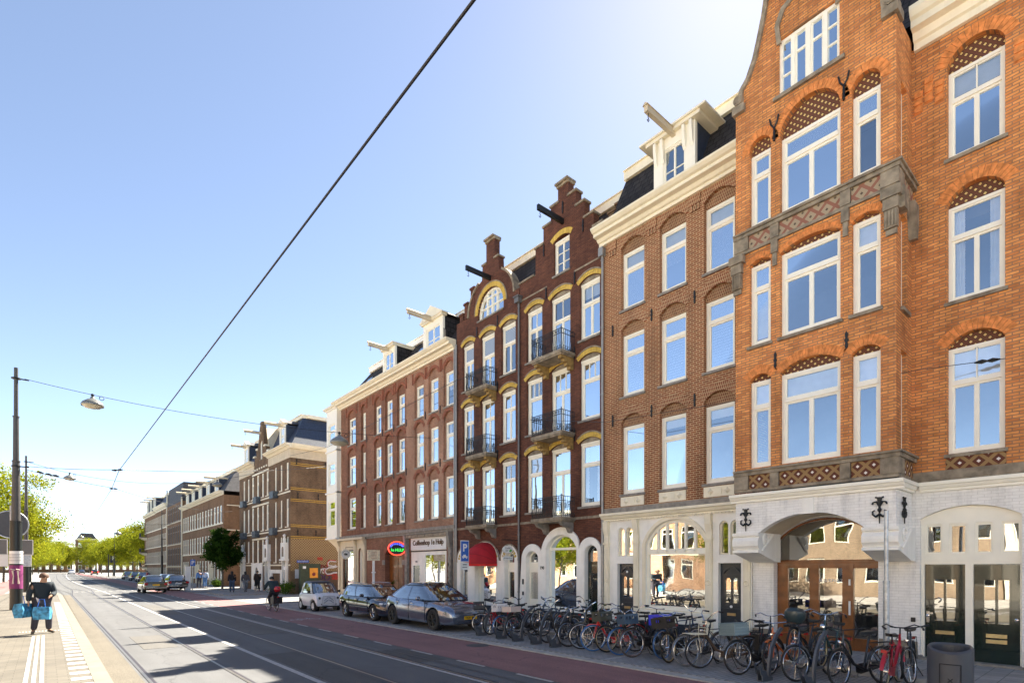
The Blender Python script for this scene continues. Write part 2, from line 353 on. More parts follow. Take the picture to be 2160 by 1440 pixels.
# ================================================================ ground, road, rails
def asphalt(name,c,warm=.1,sp=.25):
    m=pm(name,c,.85,var=.10,scale=.8,bump=.25,bscale=60)
    n=m.node_tree; p=n.nodes['Principled BSDF']; lk=p.inputs['Base Color'].links[0].from_socket
    tc=nd(n,'ShaderNodeTexCoord')
    no=nd(n,'ShaderNodeTexNoise'); no.inputs['Scale'].default_value=45; no.inputs['Detail'].default_value=2; n.links.new(tc.outputs['Object'],no.inputs['Vector'])
    r=nd(n,'ShaderNodeMapRange'); r.inputs[1].default_value=.35; r.inputs[2].default_value=.7; r.inputs[3].default_value=1-sp; r.inputs[4].default_value=1+sp; n.links.new(no.outputs[0],r.inputs[0])
    # tyre-polished streaks along the street
    mp=nd(n,'ShaderNodeMapping'); mp.inputs['Scale'].default_value=(2.2,.05,1); n.links.new(tc.outputs['Object'],mp.inputs[0])
    n2=nd(n,'ShaderNodeTexNoise'); n2.inputs['Scale'].default_value=1.2; n2.inputs['Detail'].default_value=4; n.links.new(mp.outputs[0],n2.inputs['Vector'])
    r2=nd(n,'ShaderNodeMapRange'); r2.inputs[1].default_value=.3; r2.inputs[2].default_value=.7; r2.inputs[3].default_value=.86; r2.inputs[4].default_value=1.12; n.links.new(n2.outputs[0],r2.inputs[0])
    mu=nd(n,'ShaderNodeMath',operation='MULTIPLY'); n.links.new(r.outputs[0],mu.inputs[0]); n.links.new(r2.outputs[0],mu.inputs[1])
    mx=nd(n,'ShaderNodeMix',data_type='RGBA',blend_type='MULTIPLY'); mx.inputs[0].default_value=1; n.links.new(lk,mx.inputs[6]); n.links.new(mu.outputs[0],mx.inputs[7])
    # thin cracks
    vo=nd(n,'ShaderNodeTexVoronoi',feature='DISTANCE_TO_EDGE'); vo.inputs['Scale'].default_value=.22
    mpv=nd(n,'ShaderNodeMapping'); mpv.inputs['Scale'].default_value=(1.6,.7,1)
    dn=nd(n,'ShaderNodeTexNoise'); dn.inputs['Scale'].default_value=2; dn.inputs['Detail'].default_value=6; n.links.new(tc.outputs['Object'],dn.inputs['Vector'])
    av=nd(n,'ShaderNodeMix',data_type='RGBA',blend_type='ADD'); av.inputs[0].default_value=.6; n.links.new(tc.outputs['Object'],av.inputs[6]); n.links.new(dn.outputs['Color'],av.inputs[7])
    n.links.new(av.outputs[2],mpv.inputs[0]); n.links.new(mpv.outputs[0],vo.inputs['Vector'])
    rv=nd(n,'ShaderNodeMapRange'); rv.inputs[1].default_value=0; rv.inputs[2].default_value=.006; rv.inputs[3].default_value=.62; rv.inputs[4].default_value=1; n.links.new(vo.outputs['Distance'],rv.inputs[0])
    m4=nd(n,'ShaderNodeMix',data_type='RGBA',blend_type='MULTIPLY'); m4.inputs[0].default_value=1; n.links.new(mx.outputs[2],m4.inputs[6]); n.links.new(rv.outputs[0],m4.inputs[7])
    n.links.new(m4.outputs[2],p.inputs['Base Color']); return m
def paving(name,c1,c2,gap,bw,bh,ms=.008,ax=False):
    m,n,p=newmat(name); p.inputs['Roughness'].default_value=.85
    tc=nd(n,'ShaderNodeTexCoord'); b=nd(n,'ShaderNodeTexBrick'); b.inputs['Scale'].default_value=1; b.inputs['Brick Width'].default_value=bw; b.inputs['Row Height'].default_value=bh
    b.inputs['Mortar Size'].default_value=ms; b.inputs['Color1'].default_value=(*c1,1); b.inputs['Color2'].default_value=(*c2,1); b.inputs['Mortar'].default_value=(*gap,1)
    n.links.new(tc.outputs['Object'],b.inputs[0])
    no=nd(n,'ShaderNodeTexNoise'); no.inputs['Scale'].default_value=1.3; no.inputs['Detail'].default_value=8; n.links.new(tc.outputs['Object'],no.inputs['Vector'])
    r=nd(n,'ShaderNodeMapRange'); r.inputs[1].default_value=.3; r.inputs[2].default_value=.7; r.inputs[3].default_value=.8; r.inputs[4].default_value=1.15; n.links.new(no.outputs[0],r.inputs[0])
    mx=nd(n,'ShaderNodeMix',data_type='RGBA',blend_type='MULTIPLY'); mx.inputs[0].default_value=1; n.links.new(b.outputs[0],mx.inputs[6]); n.links.new(r.outputs[0],mx.inputs[7]); n.links.new(mx.outputs[2],p.inputs['Base Color'])
    bu=nd(n,'ShaderNodeBump'); bu.invert=True; bu.inputs['Strength'].default_value=.3; bu.inputs['Distance'].default_value=.01; n.links.new(b.outputs['Fac'],bu.inputs['Height']); n.links.new(bu.outputs[0],p.inputs['Normal'])
    return m
M_['asph']=asphalt('road_asphalt',(.096,.098,.102))
M_['asph2']=asphalt('edge_asphalt',(.12,.105,.08),sp=.4)
M_['redlane']=asphalt('red_bike_lane_asphalt',(.23,.115,.112))
M_['conc']=paving('parking_pavers',(.29,.29,.285),(.25,.25,.25),(.14,.14,.14),.2,.1)
M_['pave']=paving('pavement_slabs',(.30,.29,.28),(.25,.245,.24),(.13,.13,.13),.3,.3)
M_['plat']=paving('platform_slabs',(.125,.112,.090),(.105,.095,.078),(.06,.052,.042),.30,.15,ms=.005)
M_['kerb']=pm('kerb_concrete',(.36,.345,.32),.85,var=.2,scale=3,bump=.3)
M_['kerbp']=pm('platform_edge_concrete',(.19,.17,.135),.85,var=.12,scale=3,bump=.3)
M_['mark']=pm('white_road_paint',(.36,.35,.34),.7,var=.22,scale=9)
M_['groove']=pm('rail_groove',(.02,.016,.022),.6)
M_['rail']=pm('polished_rail_steel',(.30,.27,.22),.42,1,var=.08,scale=3)
M_['patch']=pm('bitumen_seam',(.055,.055,.058),.6,var=.2)
def st(mb,name,mat): return tag(mb.build(name,M_[mat],fix=True),kind='structure')
def cx(y):          # gentle bend of the street beyond the stop
    t=max(0,min(1,(y-55)/45)); t=t*t*(3-2*t); s=max(0,(y-120)/100)
    return -.8*t+1.6*min(1.5,s)**1.5
YS=[-12,0,15,30,45,55,62,70,78,86,95,110,130,150,180,220,270]
def ribbon(x0,x1,z,ys=YS,bend=True,mb=None):
    mb=mb or MB()
    return mb.strip([(x0+(cx(y) if bend else 0),y,z) for y in ys],[(x1+(cx(y) if bend else 0),y,z) for y in ys])
g=MB(); g.add([(-900,-300,-.02),(900,-300,-.02),(900,1500,-.02),(-900,1500,-.02)],[(0,1,2,3)])
ground=st(g,'ground','pave')
st(ribbon(.6,7.48,0,bend=False),'road','asph')
st(ribbon(7.47,9.62,.004,bend=False),'bike_lane','redlane')
st(MB().box(9.6,9.9,-12,33.5,-.1,.03),'kerb','kerb')
st(MB().box(9.9,12.35,-12,33,-.1,.045),'parking_strip','conc')
st(MB().box(12.35,12.5,-12,34.5,-.1,.13).box(12.4,12.5,34.5,34.6,-.1,.13),'kerb','kerb')
st(MB().box(12.5,26,-12,35.6,-.1,.11),'pavement','pave')
st(MB().box(9.6,26,35.0,46.3,-.1,.012),'side_street','pave')
st(MB().plate([(10.4,46.3),(26,46.3),(26,135),(12.4,135),(12.4,55),(10.4,52)],[],-.1,.10,'z'),'pavement','pave')
st(MB().box(9.6,12.4,55,135,-.1,.03),'parking_strip','conc')
# platform
st(MB().plate([(-2.6,-12),(.62,-12),(.62,50),(.35,56),(-2.2,56),(-2.6,50)],[],-.1,.25,'z'),'tram_platform','plat')
st(MB().plate([(.625,-12),(.87,-12),(.87,50),(.6,56),(.355,56),(.625,50)],[],-.1,.255,'z'),'platform_edge','kerbp')
st(ribbon(.875,1.44,.004,ys=[-12,0,20,40,56],bend=False),'road_edge_strip','asph2')
st(ribbon(-4.9,-2.62,.004,ys=[-12,0,40,80,150],bend=False),'bike_lane','redlane')
M_['pave_l']=paving('pale_pavement_slabs',(.46,.44,.40),(.40,.38,.35),(.2,.19,.17),.6,.6)
st(MB().box(-14.6,-4.9,-12,220,-.1,.10),'pavement','pave_l')
# tactile bars and guide lines on the platform
m=MB(); y=2.0
while y<40: m.box(.33,.62,y,y+.30,.252,.2545); y+=.67
st(m,'tactile_edge_bars','mark')
m=MB()
for x in (-.30,-.195,-.09):
    m.box(x,x+.06,1,20.6,.252,.257)
st(m,'tactile_guide_lines','mark')
m=MB()
for i in range(14): m.box(-.62+i*.075,-.585+i*.075,21.9,22.15,.252,.257)
st(m,'tactile_guide_lines','mark')
# rails
def railpair(x,ys,f,name):
    a=MB(); b=MB()
    for xx in (x,x+1.435):
        a.strip([(xx+f(y),y,.009) for y in ys],[(xx+.055+f(y),y,.009) for y in ys])
        b.strip([(xx+.055+f(y),y,.007) for y in ys],[(xx+.11+f(y),y,.007) for y in ys])
    st(a,name,'rail'); st(b,name.replace('rail','rail_groove'),'groove')
yy=[-12,0,10,20,30,40,50,56,60,64,67,70,73,76]
railpair(1.50,yy,lambda y:0 if y<56 else -1.5*((y-56)/20)**2,'tram_rails')
yy=[56,60,64,68,72,76,80,90,100,120,150,190,270]
railpair(1.50,yy,lambda y:.45*max(0,min(1,(y-56)/12))+.0+cx(y)*.6,'tram_rails')
railpair(5.02,YS,cx,'tram_rails')
# painted lines
m=MB(); y=-12
ribbon(3.93,4.05,.0085,mb=m); st(m,'road_marking','mark')
m=MB(); ribbon(6.32,6.42,.0085,mb=m); st(m,'road_marking','mark')
m=MB(); ribbon(6.93,6.97,.008,mb=m); st(m,'road_seam','patch')
m=MB(); y=1.0
while y<52: m.box(7.36,7.44,y,y+1.05,.006,.0088); y+=2.15
st(m,'road_marking','mark')
m=MB()
for y in (2.2,8.25,14.3,): m.box(9.95,11.9,y,y+.10,.046,.049)
m.box(9.95,10.4,14.5,14.6,.046,.049)
st(m,'parking_line','mark')
m=MB()
for i in range(8): m.box(1.9+i*.5,2.2+i*.5,62.0,62.6,.006,.0088)
st(m,'road_marking','mark')
M_['asph3']=asphalt('newer_asphalt_patch',(.062,.061,.060)); M_['asph4']=asphalt('older_asphalt_patch',(.105,.10,.092))
for (a,b,c,d,mt) in ((4.15,4.95,9,14.5,'asph3'),(2.0,2.8,17.5,21,'asph4'),(5.2,6.25,19,27,'asph4'),(6.6,7.3,11,13.2,'asph3'),(4.2,4.9,30,38,'asph4'),(.95,1.4,9.5,11,'asph')):
    st(MB().box(a,b,c,d,-.01,.0055),'road_patch',mt)
# bicycle symbols on the red lane
def bikesym(y,x=8.5,s=1.0):
    m=MB()
    def ring(cx_,cy_,r):
        n=16; A=[];B=[]
        for i in range(n+1):
            a=2*math.pi*i/n; A.append((x+(cx_+r*math.cos(a))*s,y+(cy_+r*math.sin(a))*s*1.3,.0085)); B.append((x+(cx_+(r-.06)*math.cos(a))*s,y+(cy_+(r-.06)*math.sin(a))*s*1.3,.0085))
        m.strip(A,B)
    ring(-.38,0,.25); ring(.38,0,.25)
    def ln(a,b,w_=.05):
        a=Vector((x+a[0]*s,y+a[1]*s*1.3,.0095)); b=Vector((x+b[0]*s,y+b[1]*s*1.3,.0095)); d=(b-a).normalized(); q=Vector((-d.y,d.x,0))*w_/2
        m.add([a-q,b-q,b+q,a+q],[(0,1,2,3)])
    ln((-.38,0),(-.15,.32)); ln((-.15,.32),(.25,.32)); ln((.38,0),(.2,.5)); ln((.2,.5),(.32,.52)); ln((-.38,0),(0,0)); ln((0,0),(.25,.32)); ln((0,0),(-.18,.42)); ln((-.28,.42),(-.08,.42))
    st(m,'bicycle_symbol','mark')
bikesym(23.2,8.35); bikesym(46.5,9.3)
# a round manhole on the bike lane
o=MB().cyl((9.25,12.3,.0045),.33,.005,24).build('manhole_cover',M_['patch']); tag(o,'round dark manhole cover let into the red bike lane near the kerb','manhole cover')
# ================================================================ building kit
WR=random.Random(21)
class Bld:
    def __init__(s,name,label,y,cat='building',x=W,group=None):
        s.r=thing(name,label,cat,(x,y,0),group=group); s.off=(x,y,0)
    def p(s,mb,name,mat,par=None,smooth=False,label=None):
        o=mb.build(name,M_[mat] if isinstance(mat,str) else mat,par or s.r,s.off,smooth)
        if label: o['label']=label
        return o
    def shell(s,y0,y1,z1,mat,depth=9,x=W,left=True,right=True,z0=0,label=None):
        m=MB()
        if right: m.box(x+.3,x+depth,y0+.005,y0+.22,z0,z1)
        if left: m.box(x+.3,x+depth,y1-.22,y1-.005,z0,z1)
        m.box(x+depth-.2,x+depth,y0+.23,y1-.23,z0,z1)
        s.p(m,'side_wall',mat)
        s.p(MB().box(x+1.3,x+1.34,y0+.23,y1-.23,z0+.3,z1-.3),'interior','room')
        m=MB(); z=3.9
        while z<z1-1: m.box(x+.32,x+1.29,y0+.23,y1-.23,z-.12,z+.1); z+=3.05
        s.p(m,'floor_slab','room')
    def window(s,y0,y1,z0,z1,X=W,rec=.10,fw=.065,tr=.30,low=1,up=1,rows=1,glass='glass',blind=0,blindlow=0,sash=.045,arch=0,mat='frame',sill='stone',lead=False,wide=0,open_=False,pan=None,name='window'):
        xf=X+rec; m=MB(); cells=[]
        if arch:
            o=arc_loop(y0,y1,z0,z1,arch); i=arc_loop(y0+fw,y1-fw,z0+fw,z1,arch-fw)
            m.plate(o,[i],xf,xf+.09)
            zt=z1-.02 if tr else None
            pl=MB().sheet(arc_loop(y0+fw,y1-fw,z0+fw,z1,arch-fw),xf+.052)
            if tr: m.box(xf+.004,xf+.07,y0+fw,y1-fw,zt-.05,zt+.04)
            for k in range(1,up):
                yk=y0+(y1-y0)*k/up; t=abs(k/up-.5)*2; m.box(xf+.01,xf+.06,yk-.022,yk+.022,zt+.04,z1+ (arch-fw)*math.sqrt(max(.05,1-t*t)) -.01)
            for k in range(1,low):
                yk=y0+(y1-y0)*k/low; m.box(xf+.01,xf+.06,yk-.03,yk+.03,z0+fw,zt-.05)
            w_=s.p(m,name,mat); s.p(pl,'pane',glass,w_)
            if sill: s.p(MB().box(X-.05,xf-.002,y0-.04,y1+.04,z0-.07,z0-.005),'sill',sill,w_)
            return w_
        m.box(xf,xf+.10,y0,y0+fw,z0,z1).box(xf,xf+.10,y1-fw,y1,z0,z1).box(xf,xf+.10,y0+fw,y1-fw,z0,z0+fw*1.25).box(xf,xf+.10,y0+fw,y1-fw,z1-fw,z1)
        if wide: m.box(xf-.03,xf-.003,y0,y1,z1-.03,z1+wide)
        zt=z1-(z1-z0)*tr
        if tr:
            m.box(xf-.012,xf+.10,y0+fw,y1-fw,zt-.045,zt+.045)
            cells+= [(y0+fw,y1-fw,z0+fw*1.25,zt-.045,low,rows),(y0+fw,y1-fw,zt+.045,z1-fw,up,1)]
        else: cells.append((y0+fw,y1-fw,z0+fw*1.25,z1-fw,low,rows))
        pm_=MB(); pd=MB()
        for ci,(a,b,c,d,nc,nr) in enumerate(cells):
            ww=(b-a)/nc
            thick = (nc==2 and ci==0)
            for k in range(nc):
                ya,yb=a+k*ww,b-(nc-1-k)*ww
                sw=sash if (ci==0 and (thick or nc==1)) else sash*.7
                if nc>1 and not thick:
                    if k: m.box(xf+.03,xf+.07,ya-.014,ya+.014,c,d)
                    if k==0: m.box(xf+.025,xf+.075,ya,ya+sw,c,d)
                    if k==nc-1: m.box(xf+.025,xf+.075,yb-sw,yb,c,d)
                    m.box(xf+.025,xf+.075,ya+sw,yb-sw,c,c+sw).box(xf+.025,xf+.075,ya+sw,yb-sw,d-sw,d)
                else:
                    m.box(xf+.025,xf+.08,ya,ya+sw,c,d).box(xf+.025,xf+.08,yb-sw,yb,c,d).box(xf+.025,xf+.08,ya+sw,yb-sw,c,c+sw*1.2).box(xf+.025,xf+.08,ya+sw,yb-sw,d-sw,d)
            for k in range(1,nr): 
                zz=c+(d-c)*k/nr; m.box(xf+.035,xf+.07,a+sash,b-sash,zz-.014,zz+.014)
            (pd if (lead and ci==1) else pm_).pane(xf+.052,a+.005,b-.005,c+.005,d-.005)
        w_=s.p(m,name,mat)
        s.p(pm_,'pane',glass,w_)
        if lead: s.p(pd,'leaded_pane','leadglass',w_)
        if not blind and not blindlow and not arch and glass=='glass' and y1-y0>.5:
            q=WR.random()
            if q<.42:
                for sgn in (0,1):
                    cw=(y1-y0)*WR.uniform(.12,.26); ya=y0+fw if sgn==0 else y1-fw-cw; cm_=MB(); A_=[];B_=[]
                    for i in range(9): A_.append((xf+.14+.015*(i%2),ya+cw*i/8,z0+fw)); B_.append((xf+.14+.015*(i%2),ya+cw*i/8,z1-fw))
                    s.p(cm_.strip(A_,B_),'curtain','blind',w_)
            elif q<.72: blind=WR.choice((.2,.3,.45,.65))
        if blind:
            bt=z1-fw; s.p(MB().box(xf+.12,xf+.125,y0+fw,y1-fw,bt-(z1-z0)*blind,bt),'blind','blind',w_)
        if blindlow=='shutter':
            q=MB(); n=int((z1-z0)/.085)
            for k in range(n): 
                zz=z0+.1+k*.085
                if zz<z1-.12: q.add([(xf+.11,y0+fw,zz),(xf+.11,y1-fw,zz),(xf+.15,y1-fw,zz+.06),(xf+.15,y0+fw,zz+.06)],[(0,1,2,3)])
            s.p(q,'shutter','blind',w_)
        if sill: s.p(MB().box(X-.06,xf-.002,y0-.05,y1+.05,z0-.08,z0-.005),'sill',sill,w_)
        return w_
    def arch(s,ya,yb,zb,rise,th,X=W,proud=.012,mat='vs_red',n=None,ext=.0,name='window_arch',gap=.10,depth=.1):
        m=MB(); n=n or max(6,int((yb-ya)/.085))
        i=arc_pts(ya-ext,yb+ext,zb,rise,n); o=arc_pts(ya-ext,yb+ext,zb,rise,n,th)
        for k in range(n):
            f=lambda a,b,t:(a[0]+(b[0]-a[0])*t,a[1]+(b[1]-a[1])*t)
            poly=[f(i[k],i[k+1],gap/2),f(i[k],i[k+1],1-gap/2),f(o[k],o[k+1],1-gap/2),f(o[k],o[k+1],gap/2)]
            m.prism(poly,X-proud,X+depth)
        return s.p(m,name,mat)
    def solid_arch(s,ya,yb,zb,rise,th,X=W,proud=.02,mat='stone',name='window_arch',depth=.02,n=14):
        i=arc_pts(ya,yb,zb,rise,n); o=arc_pts(ya,yb,zb,rise,n,th)
        return s.p(MB().prism(i+o[::-1],X-proud,X+depth),name,mat)
    def anchor(s,y,z,X=W,h=.42,side=False):
        m=MB(); 
        P=[(0,-h/2),(.03,-h*.36),(.02,-h*.1),(.045,0),(.02,h*.1),(.03,h*.34),(0,h/2)]
        poly=P+[(-a,b) for a,b in P[::-1][1:-1]]
        if side: m.plate([(X+a,z+b) for a,b in poly],[],y-.035,y-.002,'y')
        else: m.plate([(y+a,z+b) for a,b in poly],[],X-.035,X-.002,'x')
        s.p(m,'wall_anchor','iron')
    def cornice(s,y0,y1,z0,z1,X=W,out=.55,mat='cream',ret0=False,ret1=False,name='cornice'):
        h=z1-z0
        prof=[(0,0),(.18,0),(.18,.20),(.30,.24),(.42,.42),(.72,.46),(.72,.66),(.86,.72),(1,.88),(1,1),(-.0,1)]
        poly=[(X-.001-out*a,z0+h*b) for a,b in prof]
        return s.p(MB().plate(poly,[],y0,y1,'y'),name,mat)
    def hoist(s,y,z,x0,x1,mat='stone_g',w_=.13,h_=.18,hood=True,hook=True,mat2='beige'):
        m=MB().box(x0,x1,y-w_/2,y+w_/2,z-h_/2,z+h_/2)
        if hood: m.plate([(y-w_*.75,z+h_/2+.002),(y+w_*.75,z+h_/2+.002),(y,z+h_/2+.09)],[],x0-.04,x1,'x')
        o=s.p(m,'hoist_beam',mat2)
        if hook:
            q=MB(); q.tube([(x0+.12,y,z-h_/2+.01),(x0+.12,y,z-h_/2-.12),(x0+.17,y,z-h_/2-.19),(x0+.13,y,z-h_/2-.25),(x0+.07,y,z-h_/2-.2)],.014,5)
            s.p(q,'hook','iron',o)
        return o
    def pipe(s,y,z0,z1,X=W,mat='zinc',r=.045,hopper=False):
        m=MB().cyl((X-.07,y,z0),r,z1-z0,10)
        z=z0+1
        while z<z1: m.cyl((X-.07,y,z),r*1.35,.05,10); z+=2.4
        o=s.p(m,'drainpipe',mat,smooth='auto')
        if hopper: s.p(MB().box(X-.22,X-.01,y-.13,y+.13,z1+.003,z1+.22).box(X-.26,X-.01,y-.17,y+.17,z1+.223,z1+.27),'rain_hopper',mat,o)
        return o
    def balcony(s,y0,y1,z,out=.62,X=W,h=.78,bracket='cream',stone=False):
        b=s.p(MB().box(X-out-.04,X-.002,y0-.04,y1+.04,z-.12,z).box(X-out,X-.003,y0,y1,z-.17,z-.122),'balcony','stone')
        r=MB(); t=.012
        zz=z+h
        path=[(X-.02,y0,zz),(X-out,y0,zz),(X-out,y1,zz),(X-.02,y1,zz)]
        for q in (zz,z+.06,z+h*.78): r.tube([(X-.02,y0,q),(X-out,y0,q)],.014,5).tube([(X-out,y0,q),(X-out,y1,q)],.014,5).tube([(X-out,y1,q),(X-.02,y1,q)],.014,5)
        n=int((y1-y0)/.07)
        pts=[(X-out,y0+(y1-y0)*k/n) for k in range(n+1)]+[(X-out+ (out-.02)*k/6,yy_) for k in range(1,7) for yy_ in (y0,y1)]
        for i,(px,py) in enumerate(pts):
            if py in(y0,y1) and abs(px-(X-out))>1e-6: q=.0
            r.tube([(px,py,z+.02),(px-.03,py,z+h*.28),(px,py,z+h*.5),(px,py,zz)],.0125,4,caps=False)
            if i%2==0: r.torus((px,py,z+h*.89),.033,.010,8,4,axis='x')
            else: r.torus((px,py,z+h*.17),.035,.010,8,4,axis='x')
        for py in (y0,y1): r.cyl((X-out,py,z),.02,h+.07,8)
        s.p(r,'railing','iron',b)
        for py in (y0+.14,y1-.14):
            k=MB()
            if stone: k.plate([(X-.004,z-.172),(X-out*.9,z-.172),(X-out*.75,z-.30),(X-out*.35,z-.38),(X-out*.22,z-.55),(X-.004,z-.60)],[],py-.09,py+.09,'y')
            else:
                for j in range(4): k.box(X-out*(.92-.22*j),X-.004,py-.09,py+.09,z-.172-.11*(j+1)+.002,z-.172-.11*j)
            s.p(k,'bracket','stone_g' if stone else bracket,b)
        return b
    def wall(s,outer,holes,mat,X=W,th=.3,name='wall'):
        return s.p(MB().plate(outer,holes,X,X+th),name,mat)
    def mansard(s,y0,y1,z0,z1,x0,x1,mat='slate',trim=True,depth=9,hip0=False,hip1=False,cap='cream',xw=W):
        xb=xw+depth
        a0=(x1-x0) if hip0 else 0; a1=(x1-x0) if hip1 else 0
        m=MB(); v=[(x0,y0,z0),(x0,y1,z0),(xb,y1,z0),(xb,y0,z0),(x1,y0+a0,z1),(x1,y1-a1,z1),(xb,y1-a1,z1),(xb,y0+a0,z1)]
        m.add(v,[(0,1,5,4),(1,2,6,5),(2,3,7,6),(3,0,4,7),(4,5,6,7),(0,3,2,1)])
        r=s.p(m,'roof',mat)
        if trim: s.p(MB().box(x1-.12,x1+.3,y0+a0,y1-a1,z1+.003,z1+.30).box(x1-.18,x1+.32,y0+a0,y1-a1,z1+.303,z1+.34),'ridge_trim',cap,r)
        return r
    def dormer(s,y0,y1,z0,z1,xf,xb,style='flat',two=True,mat='frame',beam=None,side='slate_b',fr=.14,hood=.2,beamout=1.2):
        d=s.p(MB().box(xf+.13,xb,y0+.02,y1-.02,z0,z1),'dormer',side)
        s.p(MB().plate([(y0,z0),(y1,z0),(y1,z1),(y0,z1)],[[(y0+fr,z0+.1),(y1-fr,z0+.1),(y1-fr,z1-fr),(y0+fr,z1-fr)]],xf,xf+.125),'dormer_front',mat,d)
        w=s.window(y0+fr,y1-fr,z0+.1,z1-fr,X=xf,rec=.03,fw=.045,tr=0,low=2 if two else 1,rows=2,sill=None,sash=.03)
        w.parent=d; KIDS[s.r.name].remove(w)
        cy=(y0+y1)/2; e=hood
        if style=='flat': s.p(MB().box(xf-.14,xb+.01,y0-e*.5,y1+e*.5,z1+.003,z1+.12).box(xf-.2,xb+.01,y0-e,y1+e,z1+.123,z1+.19),'dormer_roof','cream',d)
        else:
            s.p(MB().box(xf-.12,xf+.2,y0-e*.5,y1+e*.5,z1+.003,z1+.10).plate([(y0-e,z1+.103),(y1+e,z1+.103),(y1+e*.9,z1+.17),(cy,z1+.17+(y1-y0)*.32),(y0-e*.9,z1+.17)],[],xf-.16,xf+.22),'pediment','cream',d)
            s.p(MB().plate([(y0-e*.8,z1+.10),(y1+e*.8,z1+.10),(cy,z1+.13+(y1-y0)*.32)],[],xf+.222,xb),'dormer_roof','slate',d)
        if beam is not None: 
            b=s.hoist(cy,z1+beam,xf-beamout,xf+.25)
        return d
# ================================================================ building A: orange brick house with bay
def house_orange():
    B=Bld('corner_gable_house','orange brick house with projecting bay and white painted ground floor, nearest on the right',3.5,'house')
    Y0,YB,YE,XB=-3.0,3.57,7.18,14.0
    B.shell(Y0,7.30,14.0,'br_orange')
    wy0,wy1=1.96,2.92
    fl=[(4.70,7.04,.26,.02),(8.05,10.18,.30,.06),(11.22,13.18,.36,.10)]
    holes=[arc_loop(wy0,wy1,z0,z1+e,r) for z0,z1,r,e in fl]+[arc_loop(-.4,.56,z0,z1+e,r) for z0,z1,r,e in fl]
    B.wall([(Y0,4.36),(YB,4.36),(YB,14.1),(Y0,14.1)],holes,'br_orange')
    for k,(z0,z1,r,e) in enumerate(fl):
        for a,b in ((wy0,wy1),(-.4,.56)):
            B.window(a,b,z0,z1,rec=.13,low=2,up=2 if k!=1 else 1,tr=.33,blind=(.33,.0,.22)[k],sill='stone')
            t=B.p(MB().plate(arc_loop(a+.003,b-.003,z1+.003,z1+e+.003,r-.006),[],W+.15,W+.22),'tympanum','tymp')
            B.arch(a,b,z1+e,r,.24,mat='br_orange2',n=15)
    # corbelled brick steps beside the top window
    for y in (1.55,3.25):
        for k,(dy,dz,h) in enumerate([(-.19,0,.5),(0,.12,.62),(.19,-.02,.5)]):
            m=MB().box(W-.012,W-.001,y+dy-.08,y+dy+.08,12.60+dz,12.62+dz+h*.7+.12)
            for j in range(3): m.box(W-.035,W-.012,y+dy-.07,y+dy+.07,12.62+dz+h*j/3,12.62+dz+h*j/3+.12)
            B.p(m,'brick_corbel','br_orange2')
    B.cornice(Y0,YB-.06,14.0,14.75,out=.5,mat='cream')
    B.cornice(YE+.05,7.30,14.0,14.75,out=.5,mat='cream',name='cornice')
    B.mansard(Y0,7.3,14.75,18.6,W+.05,W+2.4,'tiles')
    # belt over the ground floor
    B.p(MB().box(W-.04,W+.25,Y0,YB-.005,4.13,4.355),'stone_belt','stone')
    for a,b in ((wy0,wy1),(-.4,.56)): B.p(MB().box(W-.02,W-.004,a-.02,b+.02,4.36,4.62),'tile_panel','tile')
    # ---- bay
    G=[(YB,4.70),(YE,4.70),(YE,14.28),(7.02,14.34),(6.98,14.75),(6.80,14.95),(6.62,15.35),(6.50,15.8),(6.38,16.3),(6.30,16.8),(6.22,17.3),(5.95,17.5),(5.9,18.0),(5.37,18.4)]
    cyb=(YB+YE)/2
    left=G[2:]; right=[(2*cyb-a,b) for a,b in left][::-1]
    cols=[(6.26,6.81),(4.66,6.03),(3.86,4.43)]
    fz=[(4.78,7.03,(.14,.24,.14),.02),(7.95,10.06,(.10,.16,.10),.0),(11.04,12.95,(.30,.62,.34),.05)]
    holes=[]
    for z0,z1,rr,e in fz:
        for (a,b),r in zip(cols,rr): holes.append(arc_loop(a,b,z0,z1+e,r,12))
    holes.append(arc_loop(4.68,6.06,14.02,15.42,.02,4))
    outer=[(YB,4.70),(YE,4.70)]+left+right[:]
    bw=B.wall(outer,holes,'br_orange',X=XB,th=.28,name='bay_wall')
    for k,(z0,z1,rr,e) in enumerate(fz):
        for j,((a,b),r) in enumerate(zip(cols,rr)):
            big=j==1
            B.window(a,b,z0,z1,X=XB,rec=.12,low=2 if big else 1,up=1,tr=.30 if not big else .29,fw=.075,blind=(.28,0,.2)[k] if not(k==1) else (.86 if j==0 else (.3 if j==2 else 0)),sill='stone' if k else None,sash=.05)
            B.p(MB().plate(arc_loop(a+.003,b-.003,z1+.003,z1+e+.003,r-.006),[],XB+.14,XB+.2),'tympanum','tymp' )
            if k!=1 or True: B.arch(a,b,z1+e,r,.22 if k==0 else (.2 if k==2 else .15),X=XB,mat='br_orange2',n=22 if big else 9)
    # gable window: four lights
    m=MB(); y0,y1,z0,z1=4.68,6.06,14.02,15.42; xf=XB+.06
    m.box(xf,xf+.1,y0,y0+.07,z0,z1).box(xf,xf+.1,y1-.07,y1,z0,z1).box(xf,xf+.1,y0+.07,y1-.07,z0,z0+.08).box(xf,xf+.1,y0+.07,y1-.07,z1-.08,z1)
    xs=[y0+.07,y0+.31,y0+.69,y1-.31-.36,y1-.31,y1-.07]; mul=[y0+.32,cyb,y1-.32]
    for c_ in mul: m.box(xf-.02,xf+.1,c_-.045,c_+.045,z0+.08,z1-.08)
    for c_ in (y0+.17,y1-.17):
        for zz in (z0+.5,z0+.93): m.box(xf+.02,xf+.06,c_-.11,c_+.11,zz-.018,zz+.018)
    for c_ in (y0+.52,y1-.52): m.box(xf+.02,xf+.06,c_-.16,c_+.16,z0+.88,z0+.93)
